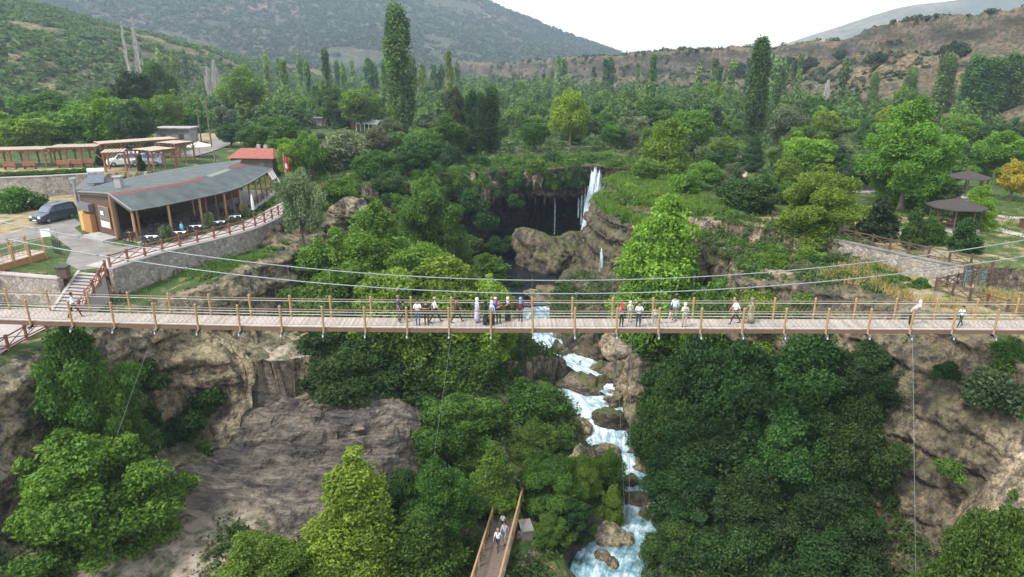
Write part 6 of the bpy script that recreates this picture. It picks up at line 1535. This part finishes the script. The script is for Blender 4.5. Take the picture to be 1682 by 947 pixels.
# furniture under the roof
TBL = [(247, 388, 1), (294, 381, 1), (320, 371, 1), (359, 364, 1), (386, 355, 1), (214, 382, 0), (253, 373, 0), (288, 365, 0), (322, 356, 0), (345, 352, 0), (372, 344, 0), (398, 338, 0), (240, 360, 0), (276, 352, 0)]
for k, (px, py, wh) in enumerate(TBL):
    p = at(px, py, .85); table((p.x, p.y, .10), .15 + .05 * k, ('white-topped table near the front edge of the restaurant terrace' if wh else 'dark-topped table deeper under the restaurant roof'), 'front tables on the restaurant terrace' if wh else 'inner tables on the restaurant terrace', 'white' if wh else 'dark')
p = at(301, 391, .1); o = person((p.x, p.y, .06), R(60), 'person in turquoise shirt standing at the front of the restaurant terrace', (.02, .36, .48), BK, h=1.75)
p = at(328, 352, .6); o = person((p.x, p.y, .1), R(150), 'person in dark teal shirt deeper inside the restaurant terrace', (.03, .10, .13), BK, h=1.7)
p = at(2, 404, 1.2); 
# closed parasol, flag, round sign
p = at(417, 354, .1); o = empty('closed_parasol', p, 0, 'closed white parasol standing near the far end of the terrace', 'parasol'); m = MB(); m.tube([(0, 0, 0), (0, 0, 2.5)], .03, 6); m.build('pole', M['steel'], o); m = MB(); m.lathe([(.16, .7), (.17, 1.4), (.12, 2.1), (.03, 2.45)], (0, 0, 0), 10); m.build('canopy', M['white'], o)
fp = atY(470, 300, 78); z = 0; o = empty('flagpole', (fp.x, 78, z), 0, 'tall flagpole with hanging red and white flag above the olive tree', 'flagpole'); hT = atY(470, 250, 78).z; m = MB(); m.tube([(0, 0, -.2), (0, 0, hT)], .05, 6); m.build('pole', M['steel'], o)
v = []; f = []
for j in range(9):
    for i in range(6): v.append((.05 + i * .09, .12 * math.sin(i * 1.7 + j * .3), hT - .3 - j * .26 - i * .08))
for j in range(8):
    for i in range(5): a = j * 6 + i; f.append((a, a + 1, a + 7, a + 6))
fl = mesh_np('flag', np.array(v), f, [M['flagred'], M['white']], o, mi=[1 if (3 <= j <= 4 and 1 <= i <= 2) else 0 for j in range(8) for i in range(5)]); sm = fl.modifiers.new('solid', 'SOLIDIFY'); sm.thickness = .02
# small dark roofed hut with solar heater
hp = atY(160, 305, 83); o = empty('hut', (hp.x, 83, 0), .3, 'small dark-roofed annex behind the restaurant', 'hut'); m = MB(); m.box((0, 0, 1.0), (4, 2.6, 2.0)); m.build('wall', M['stone'], o)
m = MB(); m.add([(-2.3, -1.6, 2.0), (2.3, -1.6, 2.0), (2.3, 1.6, 2.0), (-2.3, 1.6, 2.0), (-1.0, 0, 3.1), (1.0, 0, 3.1)], [(0, 1, 5, 4), (2, 3, 4, 5), (1, 2, 5), (3, 0, 4), (0, 3, 2, 1)]); m.build('roof', M['asphalt'], o)
sh_ = empty('solar_water_heater', (hp.x + .4, 82.6, 2.9), .3, 'white solar water tank on the dark annex roof', 'water heater'); m = MB(); m.tube([(-.9, 0, 1.1), (.9, 0, 1.1)], .30, 12); m.build('tank', M['white'], sh_); m = MB()
m.beam((-.8, .05, .86), (.8, .05, .86), .06, .06)
for x in (-.7, .7): m.beam((x, .05, -.1), (x, .05, .9), .06, .06); m.beam((x, -.9, -.2), (x, .02, .84), .06, .06)
m.build('frame', M['steel'], sh_); m = MB(); m.box((0, -.75, .25), (1.8, .06, 1.3), rx=R(-45)); m.build('collector', M['glass'], sh_)

# ------------------------------------------------------------------ cars
def car(loc, rz, label, paint, plate=True):
    o = empty('parked_car', loc, rz, label, 'car'); m = MB()
    prof = [(2.15, .30), (2.22, .62), (2.10, .86), (1.25, 1.08), (.62, 1.66), (.35, 1.80), (-1.6, 1.84), (-2.0, 1.76), (-2.15, 1.05), (-2.2, .45), (-2.1, .28)]
    n = len(prof); v = []
    for yy, ins in ((-.86, 0), (.86, 0)):
        for x, z in prof: v.append((x, yy * (.80 if z > 1.5 else (.93 if z > 1.2 else 1)), z))
    m.add(v, [tuple(range(n)), tuple(range(2 * n - 1, n - 1, -1))] + [(i, n + i, n + (i + 1) % n, (i + 1) % n) for i in range(n)]); m.build('body', M[paint], o, bevel=.04)
    m = MB(); m.add([(1.20, -.74, 1.13), (1.20, .74, 1.13), (.68, .66, 1.64), (.68, -.66, 1.64)], [(0, 1, 2, 3)]); w = m.build('windscreen', M['glass'], o); w.location = (.03, 0, .025)
    for s in (-1, 1):
        m = MB()
        for a, b, c, d in ((1.0, .30, .55, .30), (.22, -.62, .22, -.62), (-.70, -1.75, -.70, -1.70)):
            y0, y1 = s * .842, s * .745; m.add([(a, y0, 1.14), (b, y0, 1.14), (d, y1, 1.66), (c if a != 1.0 else .62, y1, 1.66)], [(0, 1, 2, 3) if s < 0 else (3, 2, 1, 0)])
        m.build('side_windows', M['glass'], o)
        m = MB(); m.box((.75, s * .98, 1.12), (.12, .2, .16)); m.build('mirror', M['black'], o)
        m = MB(); m.box((2.14, s * .62, .78), (.10, .36, .18)); m.build('headlight', M['lamp'], o)
        m = MB(); m.box((-2.17, s * .72, 1.0), (.08, .16, .4)); m.build('tail_light', M['flagred'], o)
        for x in (1.35, -1.35):
            m = MB(); m.tube([(x, s * .66, .33), (x, s * .885, .33)], .33, 18); wh = m.build('wheel', M['rubber'], o); m = MB(); m.tube([(x, s * .80, .33), (x, s * .90, .33)], .19, 12); m.build('rim', M['steel'], wh)
    m = MB(); m.box((2.2, 0, .45), (.10, 1.6, .26)); m.box((2.2, 0, .74), (.06, .7, .12)); m.build('bumper', M['black'], o)
    if plate: m = MB(); m.box((2.26, 0, .46), (.02, .52, .12)); m.build('number_plate', M['white'], o)
    m = MB(); m.beam((-1.5, -.62, 1.87), (.2, -.62, 1.87), .05, .05); m.beam((-1.5, .62, 1.87), (.2, .62, 1.87), .05, .05); m.build('roof_rails', M['steel'], o); return o
p = at(91, 362, 0); car((p.x, p.y, .03), R(-110), 'dark grey van with pale roof parked on the gravel left of the restaurant', 'carpaint')
p = at(205, 272, 2.5); car((p.x, p.y, 2.55), R(-150), 'white van parked under the small pergola', 'white', False); p = at(243, 272, 2.5); car((p.x, p.y, 2.55), R(-170), 'silver car parked between the small pergolas', 'steel', False)

# ------------------------------------------------------------------ pergolas and village
def pergola(A, B, wid, z, h, label, mroof='reed', npost=5, arch=True):
    A, B = Vector((A[0], A[1], z)), Vector((B[0], B[1], z)); o = empty('pergola', A, 0, label, 'pergola'); d = (B - A); L = d.length; d.normalize(); q = Vector((-d.y, d.x, 0))
    m = MB()
    for k in range(int(L / .45)): t = (k + .5) * .45; m.beam(d * t - q * .4 + Vector((0, 0, h + .14)), d * t + q * (wid + .4) + Vector((0, 0, h + .14)), .34, .06)
    m.build('roof_slats', M[mroof], o); m = MB()
    for s in (0, wid): m.beam(q * s + Vector((0, 0, h)), q * s + d * L + Vector((0, 0, h)), .16, .22)
    m.build('beams', M['red_wood'], o)
    for k in range(npost):
        for s in (0, wid):
            c = d * (L * (k + .1) / (npost - .8)) + q * s; m = MB(); m.beam(c + Vector((0, 0, -.3)), c + Vector((0, 0, h)), .18, .18)
            if arch:
                for sg in (-1, 1): m.beam(c + Vector((0, 0, h - .85)), c + d * sg * .8 + Vector((0, 0, h - .05)), .10, .10)
            m.build('post', M['red_wood'], o)
    return o
def bench(loc, rz, lb, g):
    o = empty('bench', loc, rz, lb, 'bench', g); m = MB(); m.box((0, 0, .45), (1.6, .5, .07)); m.build('seat', M['red_wood'], o); m = MB(); m.box((0, .25, .8), (1.6, .06, .6)); m.build('backrest', M['red_wood'], o)
    for s in (-.7, .7): m = MB(); m.box((s, 0, .21), (.1, .45, .42)); m.build('leg', M['red_wood'], o)
P2 = lambda px, py, z=2.5: at(px, py, z)[:2]
pergola(P2(-40, 276), P2(80, 273), 3, 2.5, 2.3, 'left section of the long reed-roofed pergola behind the stone wall', npost=5)
pergola(P2(84, 272), P2(164, 270), 3, 2.5, 2.45, 'middle section of the long reed-roofed pergola behind the stone wall', npost=4)
pergola(P2(168, 267), P2(297, 256), 3, 2.5, 2.6, 'right section of the long reed-roofed pergola behind the small pergolas', npost=5)
for k, (px, py) in enumerate(((18, 278), (50, 277), (106, 275), (128, 274), (146, 273))): p = at(px, py, 2.5); bench(p, math.pi + .1, 'brown wooden bench under the long pergola', 'benches under the long pergola')
pergola(P2(171, 283), P2(212, 281), 3, 2.5, 2.5, 'small reed-roofed pergola with arched braces over the white van', npost=2)
pergola(P2(252, 281), P2(292, 275), 3.4, 2.5, 2.6, 'reed-roofed pergola behind the middle of the restaurant roof', npost=3)
pergola(P2(290, 268), P2(322, 263), 3, 2.5, 2.7, 'reed-roofed pergola nearest the pale road', npost=3)
p = at(330, 262, 2.0); o = empty('parasol', p, 0, 'cream parasol beside the pale road behind the restaurant', 'parasol'); m = MB(); m.tube([(0, 0, 0), (0, 0, 2.6)], .04, 6); m.build('pole', M['steel'], o); m = MB(); m.lathe([(1.9, 2.1), (1.85, 2.16), (.1, 2.75), (.02, 2.85)], (0, 0, 0), 8); m.build('canopy', M['cream'], o)
ribbon_sheet('road', [at(300, 268, 1.5)[:2], at(345, 258, 1.)[:2], at(372, 247, .5)[:2], at(380, 236, 0)[:2]], 2.0, 'gravel', None, .12)
def house(px, Y, wm, dm, h, label, wallm, roofm, kind='gable', rz=0, zb=None, ph=1.3):
    p = atY(px, 260, Y); z = gz(p.x, Y) if zb is None else zb; o = empty('house', (p.x, Y, z - .2), rz, label, 'house'); m = MB(); m.box((0, 0, h / 2), (wm, dm, h)); m.build('wall', M[wallm], o); m = MB(); a, b = wm / 2 + .4, dm / 2 + .4
    if kind == 'gable': m.add([(-a, -b, h), (a, -b, h), (a, b, h), (-a, b, h), (-a * .7, 0, h + ph), (a * .7, 0, h + ph)], [(0, 1, 5, 4), (2, 3, 4, 5), (1, 2, 5), (3, 0, 4), (0, 3, 2, 1)])
    else: m.box((0, 0, h + .12), (a * 2, b * 2, .22))
    rf = m.build('roof', M[roofm], o)
    for x in (-wm * .28, wm * .25):
        m = MB(); m.box((x, -dm / 2 - .02, h * .55), (.9, .06, .9)); w = m.build('window', M['brown_wood'], o); m = MB(); m.box((x, -dm / 2 - .055, h * .55), (.75, .02, .75)); m.build('pane', M['glass'], w)
    return o, rf, z
o, rf, z = house(424, 104, 6.4, 4.4, 2.3, 'small house with red tiled roof behind the far end of the restaurant', 'wall_wood', 'roof_red', rz=-.1, ph=1.2)
for q_ in ((.2, .2, 3.6), (1.2, .4, 3.5)): m = MB(); m.box(q_, (.45, .4, .9)); m.build('chimney', M['concrete'], rf)
house(297, 127, 6.2, 3.2, 2.9, 'flat-roofed grey concrete hut below the hay field', 'concrete', 'concrete', 'flat', rz=-.03)
house(531, 186, 4.2, 3.4, 2.6, 'ruined brick hut with dark openings among the trees', 'stone', 'asphalt', 'flat', rz=.15)
house(592, 182, 3.0, 2.8, 2.4, 'little pinkish shed beside the white greenhouse', 'roof_red', 'brown_wood', 'flat')
gh = atY(608, 190, 176); o = empty('greenhouse', (gh.x, 176, gz(gh.x, 176)), -.35, 'white framed greenhouse among the valley trees', 'greenhouse')
for x in np.linspace(-3, 3, 6):
    m = MB(); m.tube([(x, -2, 0), (x, -2, 1.8), (x, -1, 2.5), (x, 0, 2.8), (x, 1, 2.5), (x, 2, 1.8), (x, 2, 0)], .08, 5); m.build('hoop', M['white'], o)
m = MB()
for k in range(12):
    y0, y1 = -1.9 + k * .3, -1.9 + (k + 1) * .3; z0, z1 = [1.75 + .95 * math.cos(y / 2 * math.pi / 2) for y in (y0, y1)]; m.add([(-3, y0, z0), (3, y0, z0), (3, y1, z1), (-3, y1, z1)], [(0, 1, 2, 3)])
m.build('cover', M['white'], o)
for px, top, Y, lb in ((337, 162, 122, 'thin wooden utility pole above the red-roofed house'), (323, 176, 128, 'shorter utility pole left of the other pole'), (351, 246, 96, 'low lamp pole behind the restaurant roof')):
    p = atY(px, top, Y); z = gz(p.x, Y); o = empty('utility_pole', (p.x, Y, z), 0, lb, 'pole'); m = MB(); m.tube([(0, 0, -.3), (0, 0, p.z - z)], [.14, .08], 7); m.build('pole', M['bark'], o); m = MB(); m.box((0, 0, p.z - z - .5), (1.4, .1, .1)); m.build('crossarm', M['bark'], o)
# ------------------------------------------------------------------ wooden footbridge at the upper left
e1 = at(76, 413, .55); e0 = at(0, 434, .55); d = (e1 - e0).normalized(); st_ = e0 - d * 7; L = (e1 - st_).length; q = Vector((-d.y, d.x, 0))
o = empty('wooden_footbridge', st_, 0, 'orange timber footbridge entering from the left edge above the stone wall', 'footbridge')
m = MB(); m.beam(-Vector((0, 0, .35)), d * L - Vector((0, 0, .35)), .22, .62); m.build('beam', M['orange_wood'], o); m = MB(); m.beam(q * 1.9 - Vector((0, 0, .35)), q * 1.9 + d * L - Vector((0, 0, .35)), .22, .62); m.build('beam', M['orange_wood'], o)
m = MB(); m.beam(q * .95 + Vector((0, 0, 0)), q * .95 + d * L, 2.2, .07); m.build('deck', M['reed'], o)
for s in (0, 1.9):
    for k in range(9): m = MB(); c = q * s + d * (L - .2 - k * 1.45) + q * (-.14 if s == 0 else .14); m.beam(c + Vector((0, 0, -.65)), c + Vector((0, 0, 1.35)), .17, .17); m.build('post', M['post'], o)
    m = MB(); c = q * s; m.beam(c + Vector((0, 0, 1.2)), c + d * L + Vector((0, 0, 1.2)), .09, .07); m.beam(c + Vector((0, 0, .25)), c + d * L + Vector((0, 0, .25)), .05, .05); m.build('handrail', M['reed'], o)
    m = MB()
    for k in range(int(L / .35)): m.beam(c + d * k * .35 + Vector((0, 0, .25)), c + d * k * .35 + Vector((0, 0, 1.2)), .02, .02)
    m.build('balusters', M['net'], o)
m = MB(); m.beam(d * (L - 1) + q * .2 + Vector((0, 0, -3.2)), d * (L - 1) + q * .2 + Vector((0, 0, -.6)), .25, .25); m.build('support', M['steel'], o)
pp = e0 - d * .3 + q * .8; person((pp.x, pp.y, .6), R(30), 'person in pink standing on the timber footbridge at the left edge', (.62, .28, .48), (.55, .25, .42), robe=((.60, .28, .48), 1.3), h=1.7, scarf=(.6, .35, .5))
p = at(80, 408, 0); o = empty('notice_board', p, .2, 'white notice board on steel legs at the end of the timber footbridge', 'sign'); m = MB(); m.box((0, 0, 1.5), (.8, .05, .75)); m.build('panel', M['white'], o); m = MB()
for x in (-.35, .35, .9): m.tube([(x, .05, 0), (x, .05, 1.9)], .03, 6)
m.build('legs', M['steel'], o)
p = at(88, 415, 0); o = empty('bicycle_rack', p, -.5, 'dark metal rack standing beside the notice board', 'rack'); m = MB()
for k in range(5): m.tube([(k * .3, 0, 0), (k * .3 + .15, 0, 1.3), (k * .3 + .5, 0, 0)], .03, 5)
m.build('hoops', M['black'], o)
p = at(106, 455, 0); o = empty('litter_bin', p, .1, 'wood-clad litter bin with dark lid at the top of the steps', 'bin'); m = MB(); m.box((0, 0, .4), (.75, .65, .8)); m.build('box', M['wall_wood'], o); m = MB(); m.box((0, 0, .86), (.85, .75, .12)); m.build('lid', M['black'], o)
# ------------------------------------------------------------------ boardwalk in the gorge
bw = [at(792, 990, -16.5), at(803, 947, -16.5), at(823, 878, -16.5), at(840, 818, -16.5)]; bw2 = [bw[-1], at(765, 752, -16.2), at(712, 700, -15.2), at(672, 660, -14.2)]
bo = empty('boardwalk', bw[0], 0, 'wooden boardwalk with timber railings climbing beside the river at the bottom', 'boardwalk'); BO = bw[0].copy()
hw_ = .85
for seg in ([bw[0], bw[-1]], [bw2[0], bw2[1]], [bw2[1], bw2[3]]):
    a, b = seg; d = (b - a).normalized(); q = Vector((d.y, -d.x, 0)).normalized(); L = (b - a).length
    m = MB()
    for k in range(int(L / .20)): c = a + d * (k * .2 + .1) - BO; m.beam(c - q * hw_, c + q * hw_, .17, .05)
    m.build('deck', M['board'], bo)
    m = MB()
    for s in (-1, 1): m.beam(a - BO + q * s * (hw_ + .05) + Vector((0, 0, -.14)), b - BO + q * s * (hw_ + .05) + Vector((0, 0, -.14)), .08, .2)
    m.build('edge_beam', M['beam'], bo)
    for s in (-1, 1):
        m = MB(); e = q * s * (hw_ + .05) - BO; m.beam(a + e + Vector((0, 0, 1.12)), b + e + Vector((0, 0, 1.12)), .12, .06); m.build('handrail', M['post'], bo)
        m = MB(); 
        for z in (.3, .55, .8): m.beam(a + e + Vector((0, 0, z)), b + e + Vector((0, 0, z)), .025, .025)
        m.build('railing_wires', M['net'], bo)
        for k in range(int(L / 1.6) + 1): m = MB(); c = a + d * (L * k / int(L / 1.6)) + e; m.beam(c + Vector((0, 0, -.25)), c + Vector((0, 0, 1.1)), .12, .12); m.build('post', M['post'], bo)
    for k in range(int(L / 2.6) + 1):
        for s in (-1, 1): m = MB(); c = a + d * (2.6 * k) + q * s * .8 - BO; m.beam(c + Vector((0, 0, -4)), c + Vector((0, 0, -.1)), .16, .16); m.build('pile', M['steel'], bo)
p = at(864, 893, -18.2); 
m = MB(); m.box((0, 0, 0), (.8, 1.3, 3.2), rz=.2); m.box((0, 0, 1.66), (.95, 1.45, .12), rz=.2); o = m.build('concrete_pier', M['gravel'], bevel=.04); o.location = p; tag(o, 'pale concrete pier beside the boardwalk', 'pier')
for px, row, deg, lb, kw in ((818, 902, 250, 'person in white top and dark jeans walking down the boardwalk, nearest of four', dict(top=(.66, .70, .74), legs=NV, pose='walk', hair=(.3, .2, .15))), (829, 890, 250, 'person in grey top on the boardwalk beside the nearest walker', dict(top=(.38, .42, .46), legs=(.25, .27, .30), pose='walk', sleeves='long')),
                             (826, 868, 250, 'child in white shirt on the boardwalk', dict(top=WH, legs=(.1, .1, .12), h=1.35, pose='walk')), (834, 832, 70, 'person in whitish clothes farthest up the boardwalk', dict(top=(.55, .56, .58), legs=(.25, .2, .2), h=1.6, pose='walk', scarf=(.6, .58, .56)))):
    p = at(px, row, -16.47); o = person(p, R(deg), lb, **kw); o['group'] = 'people on the boardwalk'
